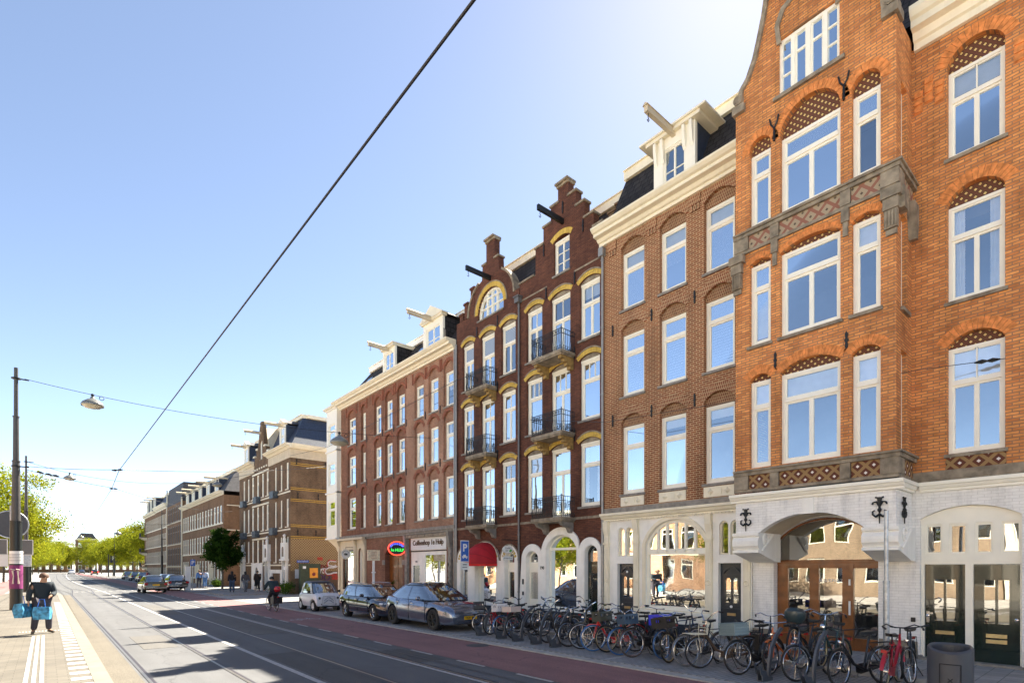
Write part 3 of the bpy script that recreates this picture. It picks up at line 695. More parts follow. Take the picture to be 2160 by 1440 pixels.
    for a,b in ((y0+.365,cyb-.045),(cyb+.045,y1-.365)):
        m.box(xf+.018,xf+.07,a,a+.04,z0+.08,z1-.08).box(xf+.018,xf+.07,b-.04,b,z0+.08,z1-.08)
    w_=B.p(m,'gable_window','frame'); B.p(MB().pane(xf+.045,y0+.07,y1-.07,z0+.08,z1-.08),'pane','glass',w_)
    B.p(MB().box(XB-.07,xf-.003,y0-.12,y1+.12,z0-.09,z0-.004),'sill','stone',w_)
    m=MB()  # ogee brick hood over the gable window
    pts=[(4.66,15.3),(4.60,15.8),(4.75,16.15),(5.02,16.3),(5.12,16.7),(5.37,17.0)]
    P=pts+[(2*cyb-a,b) for a,b in pts[::-1]]
    Q=[(cyb+(a-cyb)*.86,15.25+(b-15.25)*.9) for a,b in P]
    m.prism(P+Q[::-1],XB-.05,XB-.001); B.p(m,'ogee_hood','stone')
    B.p(MB().lathe([(.0,0),(.2,0),(.2,.05),(.13,.06),(.13,.02)],(XB-.055,cyb,16.55),14,'x'),'ring_ornament','br_orange2')
    B.hoist(cyb,16.72,XB-1.2,XB+.1,w_=.2,h_=.22)
    # gable coping
    for nm,ln in (('left',left),('right',right)):
        m=MB(); pa=ln
        for i in range(len(pa)-1):
            a=Vector((0,*pa[i])); b=Vector((0,*pa[i+1])); d=(b-a); L_=d.length
            if L_<.02: continue
            d.normalize(); n_=Vector((0,-d.z,d.y)) 
            if nm=='left': n_=-n_ if n_.y<0 and n_.z<0 else n_
            q=[a-n_*.02-d*.02,b-n_*.02+d*.02,b+n_*.09+d*.02,a+n_*.09-d*.02]
            m.plate([(p.y,p.z) for p in q],[],XB-.07-.002*i,XB+.32)
        B.p(m,'gable_coping','stone')
    for y in (7.08,3.67):   # scroll ends
        m=MB().lathe([(0,-.02),(.13,-.02),(.13,.36),(0,.36)],(XB-.08,y,14.55),14,'x').torus((XB-.09,y,14.55),.09,.022,14,5,'x').box(XB-.10,XB+.33,y-.16,y+.16,14.2,14.4)
        B.p(m,'scroll','stone')
    # bay side and back walls
    sh=[[(14.36,z0),(14.82,z0),(14.82,z1),(14.36,z1)] for z0,z1,_,_ in fz]
    B.p(MB().plate([(XB+.281,4.70),(W-.002,4.70),(W-.002,14.28),(XB+.281,14.28)],sh,YB+.0,YB+.25,'y'),'bay_side_wall','br_orange')
    B.p(MB().plate([(XB+.281,4.70),(W-.002,4.70),(W-.002,14.28),(XB+.281,14.28)],[],YE-.25,YE,'y'),'bay_side_wall','br_orange')
    for z0,z1,_,_ in fz:
        m=MB(); xa,xb=14.36,14.82; y=YB+.10; zt=z1-.62
        m.box(xa,xa+.06,y,y+.08,z0,z1).box(xb-.06,xb,y,y+.08,z0,z1).box(xa+.06,xb-.06,y,y+.08,z0,z0+.08).box(xa+.06,xb-.06,y,y+.08,z1-.07,z1).box(xa+.06,xb-.06,y-.01,y+.08,zt-.04,zt+.04)
        w_=B.p(m,'window','frame'); B.p(MB().box(xa+.06,xb-.06,y+.04,y+.045,z0+.08,z1-.07),'pane','glass',w_)
        B.p(MB().box(xa-.05,xb+.08,YB-.06,y-.003,z0-.08,z0-.003),'sill','stone',w_)
    B.p(MB().box(XB+.3,W+.2,YB+.26,YE-.26,14.1,14.2),'bay_ceiling','room')
    # roof behind gable
    m=MB().plate([(3.7,14.2),(7.05,14.2),(6.3,15.8),(6.1,17.2),(cyb,18.2),(4.64,17.2),(4.44,15.8)],[],XB+.285,W+3,'x'); B.p(m,'gable_roof','tiles')
    # belt with panels between 2nd and 3rd floor
    def belt(z0,z1,panel,name,ledge=.10,pz=(0,1)):
        m=MB().box(XB-.10,XB-.002,YB-.10,YE+.02,z1-.085,z1).box(XB-.14,XB-.002,YB-.14,YE+.02,z1+.003,z1+.05)
        m.box(XB-.06,XB-.002,YB-.06,YE+.02,z0,z0+.075)
        m.box(XB-.001,W-.002,YB-.14,YB-.002,z1+.003,z1+.05).box(XB-.001,W-.002,YB-.10,YB-.002,z1-.085,z1)
        m.box(XB-.001,W-.3,YB-.06,YB-.002,z0,z0+.075)
        for a,b in ((6.82,YE+.01),(6.04,6.25),(4.44,4.65),(YB-.07,3.85)):
            m.box(XB-.08,XB-.002,a,b,z0+.078,z1-.088)
        m.box(XB-.001,XB+.35,YB-.07,YB-.002,z0+.078,z1-.088)
        B.p(m,name,'stone')
        for a,b in ((6.26,6.81),(4.66,6.03),(3.86,4.43)): B.p(MB().box(XB-.03,XB-.003,a,b,z0+.078,z1-.088),'tile_panel',panel)
        B.p(MB().box(XB+.36,W-.05,YB-.03,YB-.003,z0+.078,z1-.088),'tile_panel',panel)
    belt(10.42,10.92,'tile2','stone_belt'); belt(4.16,4.68,'tile','stone_belt')
    # corner consoles under the upper belt
    for y,s_ in ((3.63,1),(7.10,-1)):
        m=MB()
        m.box(XB-.16,XB-.003,y-.18,y+.20,10.2,10.41).box(XB-.13,XB-.003,y-.13,y+.16,9.95,10.19).box(XB-.11,XB-.003,y-.11,y+.14,9.55,9.94)
        for k in range(4): m.box(XB-.135,XB-.112,y-.10+k*.06,y-.07+k*.06,9.58,9.92)
        m.box(XB-.06,XB-.003,y-.09,y+.12,9.42,9.54)
        if s_==1:
            m.box(XB-.001,XB+.3,YB-.155,YB-.003,9.955,10.405)
            B.p(MB().plate([(14.75,10.41),(15.1,10.41),(15.1,10.0),(15.02,9.62),(14.92,9.62),(14.84,10.0)],[],YB-.16,YB-.003,'y'),'console','stone')
        B.p(m,'console','stone')
    for y in (6.145,4.545): B.p(MB().box(XB-.09,XB-.003,y-.08,y+.08,10.12,10.41).box(XB-.06,XB-.003,y-.05,y+.05,9.8,10.118),'console','stone')
    # anchors on the bay
    for y,z in ((6.14,7.42),(4.53,7.42)): B.anchor(y,z,XB)
    for y in (6.16,4.58):
        m=MB().tube([(XB-.03,y,12.95),(XB-.03,y,13.3)],.028,6).tube([(XB-.03,y,13.28),(XB-.04,y+.08,13.4),(XB-.04,y+.11,13.55)],.022,5).tube([(XB-.03,y,13.28),(XB-.04,y-.08,13.4),(XB-.04,y-.11,13.55)],.022,5)
        B.p(m,'wall_anchor','iron')
    # ---- white ground floor
    oy0,oy1=4.24,6.72
    dy0,dy1=FY(2152),FY(1949)
    B.wall([(Y0,.1),(dy0-.02,.1),(dy0-.02,2.28),(dy0,3.42)][0:1]+[(Y0,4.1),(7.30,4.1),(7.30,.1),(oy1,.1),(oy1,2.95)]+[(a,b) for a,b in arc_pts(oy0,oy1,2.95,.55,12)][1:-1]+[(oy0,2.95),(oy0,.1),(3.42,.1),(3.42,3.30)]+[(a,b) for a,b in arc_pts(1.70,3.42,3.30,.26,12)][1:-1]+[(1.70,3.30),(1.70,.1)],[],'br_white',th=.34,name='ground_floor_wall')
    # cornice, flat part, and around the bay
    pf=[(0,0),(.35,.0),(.35,.25),(.6,.32),(.8,.6),(1,.66),(1,1),(0,1)]
    B.p(MB().plate([(W-.002-.15*a,3.90+.215*b) for a,b in pf],[],Y0,YB-.162,'y'),'white_cornice','frame')
    B.p(MB().plate([(XB-.002-.15*a,3.90+.215*b) for a,b in pf],[],YB-.16,YE+.12,'y'),'white_cornice','frame')
    B.p(MB().plate([(YB-.002-.158*a,3.90+.213*b) for a,b in pf],[],XB-.001,W-.004,'x'),'white_cornice','frame')
    # bay base panel with segmental arch
    sp=[(YB,3.10),(4.17,3.10)]+arc_pts(4.17,6.55,3.10,.43,16)[::-1][1:-1]+[(6.55,3.10),(YE,3.10),(YE,3.90),(YB,3.90)]
    B.p(MB().prism(sp,XB,XB+.25),'bay_base','br_white')
    B.p(MB().box(XB+.251,W-.002,YB,YB+.25,3.10,3.90).box(XB+.251,W-.002,YE-.25,YE,3.10,3.90),'bay_base','br_white')
    m=MB(); A=arc_pts(4.17,6.55,3.10,.43,16)[::-1]
    for i in range(16): m.add([(XB+.25,*A[i]),(W+.1,*A[i]),(W+.1,*A[i+1]),(XB+.25,*A[i+1])],[(0,1,2,3)])
    B.p(m,'bay_soffit','beige')
    B.p(MB().box(XB-.03,XB-.002,5.23,5.50,3.52,3.89).plate([(5.16,3.50),(5.57,3.50),(5.365,3.60)],[],XB-.045,XB-.031),'keystone','white')
    for a,b in ((3.50,4.20),(6.53,7.22)):
        pr=[(W-.003,3.10),(XB-.10,3.10),(XB-.10,3.02),(XB-.05,2.99),(XB-.12,2.90),(XB-.12,2.76),(XB-.03,2.66),(XB-.10,2.64),(XB-.10,2.58),(XB+.03,2.56),(W-.35,2.36),(W-.003,2.34)]
        o=B.p(MB().plate([(x,z-.002) for x,z in pr],[],a,b,'y'),'bay_bracket','white')
        m=MB()
        for k in range(3): m.box(XB-.135,XB-.121,a+.08+k*.22,a+.2+k*.22,2.80,2.86).box(XB-.115,XB-.101,a+.1+k*.22,a+.26+k*.22,3.04,3.08)
        B.p(m,'moulding','white',o)
        m=MB().torus((XB+.28,a-.015 if a<5 else a-.012,2.93),.13,.03,16,6,'y').torus((XB+.28,a-.015,2.93),.05,.02,10,5,'y').tube([(XB+.05,a-.02,2.62),(XB+.7,a-.02,3.05)],.035,6)
        B.p(m,'volute','white',o)
    # fleur anchors
    def fleur(x,y,z,side=False):
        m=MB(); 
        def P(a,b): return (x+a,y-.03,z+b) if side else (x-.03,y+a,z+b)
        m.tube([P(0,-.30),P(0,.28)],[.012,.03],6)
        for s_ in (1,-1):
            m.tube([P(0,-.10),P(.07*s_,-.15),P(.13*s_,-.10),P(.13*s_,-.03),P(.09*s_,-.01)],[.03,.025,.022,.018,.016],6)
            m.tube([P(0,.08),P(.06*s_,.18),P(.12*s_,.17),P(.14*s_,.12)],[.026,.024,.02,.02],6)
            m.tube([P(0,.12),P(.03*s_,.26),P(.08*s_,.28)],[.026,.024,.02],6)
        m.lathe([(0,-.06),(.035,-.03),(.045,0),(.035,.03),(0,.06)],P(0,0),8)
        B.p(m,'fleur_anchor','iron',smooth='auto')
    fleur(XB,FY(1574,XB),3.45); fleur(XB,FY(1856,XB),3.47); fleur(FY(1,1)*0+14.5,YB,3.47,True)
    # wooden shop doors
    X=W+.26; f=lambda u:FY(u,X)
    m=MB(); gl=MB()
    L,Rr=oy1-.01,oy0+.01
    e=[L,f(1663),f(1708.5),f(1728),f(1777.5),f(1801),f(1850),Rr]
    m.box(X-.04,X+.06,Rr,L,2.28,2.36)
    A=arc_loop(Rr,L,2.361,2.95,.54,14); A2=arc_loop(Rr+.05,L-.05,2.40,2.95,.49,14)
    m.plate(A,[A2],X-.02,X+.06)
    m.box(X-.03,X+.06,e[1]+.0,L,.1,2.279).box(X-.03,X+.06,e[3],e[2],.1,2.279).box(X-.03,X+.06,e[5],e[4],.1,2.279)
    m.box(X-.03,X+.06,Rr,Rr+.05,.1,2.279)
    for a,b in ((e[2],e[1]),(e[4],e[3]),(Rr+.05,e[5])): 
        m.box(X-.01,X+.05,a,b,2.18,2.279).box(X-.01,X+.05,a,b,.1,.42)
        gl.pane(X+.015,a,b,.42,2.18)
    gl.sheet(A2,X+.015)
    d=B.p(m,'wooden_shop_front','wood'); B.p(gl,'pane','glass_g',d)
    B.p(MB().box(X-.06,X-.031,e[5]+.06,e[5]+.10,1.0,1.35).box(X-.06,X-.031,e[5]+.06,e[5]+.10,1.75,1.9),'handle','signwhite',d)
    B.p(MB().box(X+.5,X+.51,f(1780),f(1722),1.05,1.78),'poster',pm('beauty_poster',(.48,.36,.28),.6,var=.5,scale=3),d)
    text_mesh('HAUDVAZ',.12,M_['signwhite'],d,.003,M=on_facade(X+.008,(e[4]+e[3])/2,1.86),off=B.off)
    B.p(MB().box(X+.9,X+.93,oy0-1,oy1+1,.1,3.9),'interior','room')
    # right hand: four transom lights and two gloss doors
    X=W+.12; q=[(2153,2113),(2094,2058),(2039,2003),(1987,1953)]
    holes=[[(FY(a,X),2.50),(FY(b,X),2.50),(FY(b,X),3.17),(FY(a,X),3.17)] for a,b in q]
    ya,yb=1.70,3.42
    dd=[(FY(2152,X),FY(2053,X)),(FY(2036,X),FY(1950,X))]
    outer=[(ya,.1),(dd[0][0],.1),(dd[0][0],2.27),(dd[0][1],2.27),(dd[0][1],.1),(dd[1][0],.1),(dd[1][0],2.27),(dd[1][1],2.27),(dd[1][1],.1),(yb,.1)]+arc_pts(ya,yb,3.30,.255,12)
    fr=B.p(MB().plate(outer,holes,X,X+.12),'door_surround','frame')
    for a,b in q:
        y0,y1=FY(a,X),FY(b,X); m=MB(); xx=X+.03
        m.box(xx,xx+.05,y0,y0+.035,2.50,3.17).box(xx,xx+.05,y1-.035,y1,2.50,3.17).box(xx,xx+.05,y0+.035,y1-.035,2.50,2.545).box(xx,xx+.05,y0+.035,y1-.035,3.12,3.17)
        w_=B.p(m,'transom_window','frame'); B.p(MB().pane(xx+.02,y0+.035,y1-.035,2.545,3.12),'pane',M_['glass_g'],w_)
    for k,(y0,y1) in enumerate(dd):
        xx=X+.05; m=MB(); w2=(y1-y0); c=(y0+y1)/2
        h=[[(c-.27*w2,1.0),(c-.03*w2,1.0),(c-.03*w2,1.93),(c-.27*w2,1.93)],[(c+.03*w2,1.0),(c+.27*w2,1.0),(c+.27*w2,1.93),(c+.03*w2,1.93)]]
        if k==0: h=[[(a,b) for a,b in l] for l in h]
        m.plate([(y0+.004,.12),(y1-.004,.12),(y1-.004,2.262),(y0+.004,2.262)],h,xx,xx+.05)
        d=B.p(m,'front_door','door_g'); m=MB()
        for l in h: m.plate([(l[0][0]-.03,l[0][1]-.03),(l[1][0]+.0,l[1][1]-.03),(l[2][0]+.0,l[2][1]+.03),(l[3][0]-.03,l[3][1]+.03)],[l],xx-.012,xx-.002)
        B.p(m,'door_moulding','door_g',d)
        B.p(MB().pane(xx+.02,h[0][0][0],h[1][1][0],1.0,1.93),'pane','glass_g',d)
        B.p(MB().box(xx-.025,xx-.003,c-.17,c+.17,.70,.78),'letterbox','brass',d)
        if k==0: B.p(MB().box(xx-.025,xx-.003,c-.17,c+.17,.58,.66),'letterbox','brass',d)
        B.p(MB().lathe([(0,0),(.035,.01),(.035,.03),(0,.05)],(xx-.06,y0+.06 if k==0 else y1-.06,1.1),10,'x'),'door_knob','chrome',d)
        if k==1: B.p(MB().box(xx-.03,xx-.003,y1-.09,y1-.03,.95,1.2).box(xx-.05,xx-.031,y1-.16,y1-.04,1.14,1.18),'handle','chrome',d)
    B.p(MB().box(X+.5,X+.53,1.2,3.5,.1,3.9),'interior','room')
    B.p(MB().box(W-.10,W+.2,1.5,3.46,.105,.16),'doorstep','stone_g')
    for a,b in ((oy1+.02,7.29),(3.46,oy0-.02),(Y0,1.66)): B.p(MB().box(W-.03,W-.003,a,b,.1,.5),'plinth','stone')
    B.p(MB().box(W-.05,W-.003,3.5,3.58,.95,1.05),'doorbell','black')
house_orange()
# ================================================================ building C: tan brick, cream cornice, white shop front
def house_tan():
    Y0,Y1=7.32,12.75
    B=Bld('town_house','brown brick town house with cream cornice, wide dormer and ornate white shop front',10,'house')
    B.shell(Y0,Y1,14.0,'br_tan')
    cols=[(10.98,11.94),(9.41,10.38),(7.83,8.80)]
    fl=[(4.72,7.07),(8.09,10.24),(11.08,13.08)]
    holes=[];e=.14
    for z0,z1 in fl:
        for a,b in cols: holes.append(arc_loop(a,b,z0,z1+e,.24,12))
    B.wall([(Y0,4.28),(Y1,4.28),(Y1,13.9),(Y0,13.9)],holes,'br_tan')
    for k,(z0,z1) in enumerate(fl):
        for j,(a,b) in enumerate(cols):
            bl=(.0,.98,.98)[k]
            B.window(a,b,z0,z1,rec=.14,tr=.30,fw=.085,blind={0:.12,1:.3,2:(.95 if j!=1 else .5)}[k],blindlow='shutter' if k==1 else 0,sash=.05,sill='stone_g')
            B.p(MB().plate(arc_loop(a+.003,b-.003,z1+.003,z1+e+.003,.234,10),[],W+.10,W+.2),'tympanum','herring')
            B.arch(a,b,z1+e,.24,.26,mat='vs_tan',n=11,gap=.02,proud=.02)
        for y in (10.68,9.11,12.3): B.anchor(y,z1+.28,h=.42)
    for y in (12.34,10.68,9.11):     # brick corbel brackets under the cornice
        m=MB().box(W-.05,W-.002,y-.2,y+.2,13.35,13.68)
        for k in range(3): m.box(W-.04,W-.002,y-.17+k*.12,y-.09+k*.12,13.15,13.348)
        B.p(m,'brick_corbel','vs_tan')
    B.cornice(Y0-.02,Y1+.1,13.66,14.15,out=.58)
    B.mansard(Y0,Y1,14.15,16.6,W+.1,W+1.3,'tiles')
    # wide dormer with brackets
    yd0,yd1=FY(1473,15.3),FY(1372,15.3)
    d=B.dormer(yd0+.12,yd1-.12,14.15,16.12,15.32,17.3,'flat',True,side='slate_b',fr=.35,hood=.45,beam=-.02,beamout=1.5)
    for y in (yd0+.22,yd0+.48,yd1-.22,yd1-.48): B.p(MB().plate([(15.19,16.1),(15.19,15.86),(15.25,15.46),(15.315,15.36),(15.315,16.1)],[],y-.05,y+.05,'y'),'bracket','frame',d)
    # stepped party gable at the left end
    m=MB()
    for k in range(4): m.box(W+.25+k*.42,W+.25+(k+1)*.42-.003,Y1-.02,Y1+.30,13.9,14.75+k*.52).box(W+.20+k*.42,W+.30+(k+1)*.42-.02,Y1-.06,Y1+.34,14.753+k*.52,14.83+k*.52)
    B.p(m,'stepped_parapet','br_brown')
    # stone band and sill panels
    B.p(MB().box(W-.05,W+.2,Y0,Y1,4.12,4.275),'stone_belt','stone_g')
    for a,b in cols:
        m=MB().box(W-.03,W-.003,a,b,4.31,4.62)
        for q in (a+.22,b-.22): m.lathe([(0,-.07),(.11,0),(0,.0)],(W-.03,q,4.465),4,'x')
        m.box(W-.05,W-.031,a+.38,b-.38,4.38,4.54)
        B.p(m,'sill_panel','cream')
    # ---- shop front
    X=W; Z=4.1
    y_p=[(FY(1288),FY(1275)),(FY(1349),FY(1338)),(FY(1503),FY(1491)),(Y0,FY(1567))]
    d1=(FY(1336),FY(1302)); d2=(FY(1563),FY(1515))
    gy0,gy1=FY(1490),FY(1362)
    holes=[]
    outer=[(Y0,.1),(d2[0],.1),(d2[0],2.33),(d2[1],2.33),(d2[1],.1),(d1[0],.1),(d1[0],2.33),(d1[1],2.33),(d1[1],.1),(Y1,.1),(Y1,Z),(Y0,Z)]
    holes.append(arc_loop(gy0,gy1,.84,2.95,.78,20))
    tw=[]
    for (a,b) in (d1,d2):
        c=(a+b)/2; h=(b-a)/2
        for s_ in (0,1):
            l=(a+.03 if s_==0 else c+.03); r=(c-.03 if s_==0 else b-.03)
            tw.append((l,r)); holes.append(arc_loop(l,r,2.58,3.42,.16,8))
    B.p(MB().plate(outer,holes,W,W+.3),'shop_wall','white')
    for l,r in tw: B.window(l+.003,r-.003,2.583,3.417,rec=.06,fw=.04,arch=.155,tr=0,sill=None,mat='cream',glass='glass_g')
    # big arched window
    w_=B.p(MB().plate(arc_loop(gy0,gy1,.84,2.95,.779,20),[arc_loop(gy0+.09,gy1-.09,.95,2.62,.0,2),arc_loop(gy0+.09,gy1-.09,2.80,2.95,.68,20)],W+.08,W+.18),'shop_window','frame')
    m=MB(); n=6
    for k in range(1,n):
        yk=gy0+.09+(gy1-gy0-.18)*k/n; t=abs(k/n-.5)*2; zt=2.95+.78-.1-(.78*(1-math.sqrt(1-(t*.95)**2)))
        m.box(W+.07,W+.15,yk-.035,yk+.035,2.79,zt)
        m.lathe([(.0,0),(.04,.0),(.05,.05),(.0,.08)],(W+.05,yk,2.70),8)
    m.box(W+.04,W+.079,gy0+.05,gy1-.05,2.62,2.66)
    B.p(m,'mullions','frame',w_)
    B.p(MB().sheet(arc_loop(gy0+.09,gy1-.09,.95,2.95,.68,20),W+.12),'pane','glass_g',w_)
    B.p(MB().plate([(a,b) for a,b in arc_loop(gy0-.10,gy1+.10,.80,2.97,.88,20)],[arc_loop(gy0-.002,gy1+.002,.84,2.95,.785,20)],W-.06,W-.002),'window_surround','cream',w_)
    B.p(MB().box(W-.10,W-.06,gy0-.16,gy1+.16,.70,.80).box(W-.06,W-.003,gy0-.1,gy1+.1,.42,.70),'sill','frame',w_)
    B.p(MB().box(W+.6,W+.62,Y0+.3,Y1-.3,.1,3.8),'interior','room')
    # pilasters with capitals, cornice
    for a,b in y_p:
        c=(a+b)/2; h=.10
        m=MB().box(W-.07,W-.002,c-h,c+h,.5,3.0).box(W-.10,W-.002,c-h-.02,c+h+.02,.1,.497).box(W-.11,W-.002,c-h-.02,c+h+.02,3.003,3.09)
        m.plate([(W-.002,3.80),(W-.16,3.80),(W-.13,3.5),(W-.07,3.3),(W-.07,3.093),(W-.002,3.093)],[],c-h,c+h,'y')
        m.torus((W-.08,c,1.75),.07,.02,14,5,'x').box(W-.085,W-.071,c-.04,c+.04,2.1,2.9)
        B.p(m,'pilaster','cream')
    pf=[(0,0),(.3,0),(.3,.2),(.55,.3),(.75,.62),(1,.7),(1,1),(0,1)]
    B.p(MB().plate([(W-.003-.24*a,3.83+.26*b) for a,b in pf],[],Y0,Y1-.02,'y'),'shop_cornice','cream')
    m=MB(); y=Y0+.1
    while y<Y1-.15: m.box(W-.105,W-.074,y,y+.05,3.80,3.85); y+=.11
    B.p(m,'dentils','cream')
    for k,(a,b) in enumerate((d1,d2)):
        xx=W+.14; c=(a+b)/2; h=[arc_loop(c-.20,c-.03,1.15,1.82,.08,6),arc_loop(c+.03,c+.20,1.15,1.82,.08,6)]
        d=B.p(MB().plate([(a+.004,.12),(b-.004,.12),(b-.004,2.32),(a+.004,2.32)],h,xx,xx+.05),'front_door','door_b')
        B.p(MB().box(xx+.03,xx+.034,c-.2,c+.2,1.15,1.9),'pane','glass_g',d)
        A=arc_pts(c-.27,c+.27,2.03,.20,8); A2=arc_pts(c-.22,c+.22,2.03,.14,8)
        B.p(MB().prism(A+A2[::-1],xx-.05,xx-.003).box(xx-.04,xx-.003,c-.29,c+.29,1.95,2.0).box(xx-.03,xx-.003,c-.29,c+.29,.95,1.0),'door_moulding','door_b',d)
        B.p(MB().box(xx-.03,xx-.003,c-.13,c+.13,.78,.86),'letterbox','brass',d)
        B.p(MB().lathe([(0,0),(.04,0),(.04,.02),(0,.04)],(xx-.045,c,2.05 if k==0 else 1.05),10,'x'),'round_plate','signwhite',d)
        B.p(MB().box(W-.08,W+.13,a,b,.105,.17),'doorstep','stone_g')
    B.p(MB().box(W-.08,W-.003,gy0-.2,gy1+.2,.1,.418),'plinth','door_b')
    B.pipe(Y1-.03,.15,13.3)
    B.p(MB().box(W-.18,W-.01,Y1-.12,Y1+.08,13.3,13.6),'rain_hopper','zinc')
house_tan()
# ================================================================ buildings D: the two dark red gabled houses
M_['brkt']=pm('ochre_bracket',(.30,.19,.06),.8,var=.3,scale=8)
def house_dark(Y0,Y1,kind):
    s=kind=='step'
    B=Bld('gabled_house','dark red brick house with stepped gable, yellow arches and three black balconies' if s else 'dark red brick house with round gable, yellow arches, small balconies and red shop awning',(Y0+Y1)/2,'house')
    B.shell(Y0,Y1,13.9,'br_dark')
    if s:
        cols=[(15.91,16.86),(14.36,15.43),(12.90,13.89)]
        fl=[(4.46,6.78),(7.66,9.87),(10.66,12.72)]
        cy=14.74; top=[(Y1,13.9),(Y1,14.1),(16.4,14.1),(16.3,14.1),(16.3,15.15),(15.84,15.15),(15.84,15.8),(15.42,15.8),(15.42,16.4),(15.02,16.4),(15.02,16.95)]
        right=[(14.46,16.95),(14.46,16.4),(14.06,16.4),(14.06,15.8),(13.64,15.8),(13.64,15.15),(13.2,15.15),(13.2,14.6),(Y0,14.6)]
    else:
        cols=[(20.53,21.43),(18.98,20.0),(17.55,18.52)]
        fl=[(4.47,6.74),(7.62,9.77),(10.58,12.68)]
        cy=19.28; rad=1.62; zc=13.95
        dome=[(cy+rad*math.cos(a)*1.0,zc+1.5*math.sin(a)*1.0) for a in [math.pi*k/24 for k in range(25)]]
        dl=[p for p in dome if p[0]>cy+.58 ]; dr=[p for p in dome if p[0]<cy-.58]
        top=[(Y1,13.9),(Y1,14.0),(21.2,14.0)]+dl+[(cy+.58,15.95),(cy+.30,15.95),(cy+.30,16.85)]
        right=[(cy-.30,16.85),(cy-.30,15.95),(cy-.58,15.95)]+dr+[(17.5,14.0),(Y0,14.0)]
    holes=[];e=.04
    for k,(z0,z1) in enumerate(fl):
        for j,(a,b) in enumerate(cols): holes.append(arc_loop(a,b,(z0 if j!=1 else z0-.35),z1+e,.17,10))
    if s: gw=(14.40,15.25,13.62,14.92); holes.append(arc_loop(gw[0],gw[1],gw[2],gw[3],.16,8))
    else: gw=(cy-.93,cy+.93,13.55,13.85); holes.append(arc_loop(gw[0],gw[1],gw[2],gw[3],.93,20))
    # ground floor openings
    if s:
        arches=[(FY(1138),FY(1110),.12,2.62,.28),(FY(1219),FY(1152),.55,2.95,.55),(FY(1264),FY(1233),.12,2.72,.33)]
    else:
        arches=[(FY(989),FY(972),.12,2.55,.3),(FY(1049),FY(1003),.55,2.6,.5),(FY(1088),FY(1065),.12,2.6,.3)]
    for a,b,z0,z1,r in arches: holes.append(arc_loop(a,b,z0,z1,r,16))
    B.wall([(Y0,.1),(Y1,.1)]+top+right,holes,'br_dark')
    for k,(z0,z1) in enumerate(fl):
        for j,(a,b) in enumerate(cols):
            door=j==1
            up=(1,3,2)[k] if s else (2 if k<2 else 1)
            low=(2 if door else (1 if k<2 else 2)) if s else (2 if door or True else 1)
            w_=B.window(a,b,z0-.35 if door else z0,z1,rec=.12,fw=.08,tr=.33 if k!=2 else .36,low=low,up=up if (s or k<2) else 1,sash=.045,lead=(not s and k==2),sill=None if door else 'stone_g',wide=.05,blind=.0)
            if door: w_.name='balcony_door'
            B.p(MB().plate(arc_loop(a+.003,b-.003,z1+.053,z1+.056,.18,8),[],W+.06,W+.12),'tympanum','stone')
            B.arch(a,b,z1+e,.17,.17,mat='yellow',n=16,gap=.03,ext=.05,proud=.02)
            B.solid_arch(a-.05,b+.05,z1+e+.172,.18,.05,proud=.035,mat='stone')
    for k,(z0,z1) in enumerate(fl):
        a,b=cols[1]
        B.balcony(a-.22 if s else a-.18,b+.30 if s else b+.25,z0-.38,stone=(k==0),bracket='brkt',out=.72 if s else .62)
        for y in ((cols[0][0]+cols[1][1])/2,(cols[1][0]+cols[2][1])/2): B.anchor(y,z1+.42,h=.5)
    if s:
        B.window(gw[0],gw[1],gw[2],gw[3],rec=.10,fw=.07,tr=0,low=2,rows=3,sash=.035,sill='stone_g',wide=.04)
        B.arch(gw[0],gw[1],gw[3],.16,.2,mat='yellow',n=14,gap=.03,ext=.06,proud=.02)
        for y in (13.7,15.8): B.anchor(y,14.9,h=.5)
        B.anchor(14.75,16.1,h=.5)
    else:
        w_=B.window(gw[0]+.003,gw[1]-.003,gw[2],gw[3],rec=.10,fw=.08,tr=0,low=1,arch=.92,sill='stone_g')
        m=MB()
        for y,t in ((cy-.36,.8),(cy,.85),(cy+.36,.8)): m.box(W+.09,W+.16,y-.03,y+.03,13.62,13.85+t)
        m.box(W+.10,W+.15,gw[0]+.1,gw[1]-.1,14.0,14.05).box(W+.10,W+.15,gw[0]+.25,gw[1]-.25,14.4,14.44)
        B.p(m,'glazing_bars','frame',w_)
        B.arch(gw[0],gw[1],gw[3],.93,.2,mat='yellow',n=34,gap=.03,proud=.025)
        B.solid_arch(gw[0]-.2,gw[1]+.2,gw[3],1.13,.05,proud=.035,mat='stone',n=24)
        # rim of the round gable and little side pinnacles
        m=MB(); D0=[p for p in dome]; O=[(cy+(a-cy)*1.06,zc+(b-zc)*1.06) for a,b in D0]
        m.prism(D0[:9]+O[:9][::-1],W-.06,W+.32); m.prism(D0[-9:]+O[-9:][::-1],W-.06,W+.32)
        B.p(m,'gable_coping','stone')
        for y,z in ((20.62,15.2),(21.12,14.65),(21.5,14.25)):
            B.p(MB().box(W-.02,W+.28,y-.13,y+.13,14.005,z).box(W-.06,W+.32,y-.18,y+.18,z+.003,z+.1),'pinnacle','br_dark')
    # coping on steps
    m=MB()
    allp=top+right
    for i in range(len(allp)-1):
        (a,za),(b,zb)=allp[i],allp[i+1]
        if abs(za-zb)<1e-3 and abs(a-b)>.12 and not(not s and za<14.2): B.p(MB().box(W-.05,W+.34,min(a,b)-.04,max(a,b)+.04,za+.003,za+.08),'step_coping','stone')
    m=MB().box(W-.14,W+.36,cy-.34 if not s else 14.40,cy+.34 if not s else 15.08,(16.85 if not s else 16.95)+.084,(16.85 if not s else 16.95)+.16)
    B.p(m,'pinnacle_cap','stone')
    z=15.45 if s else 15.05
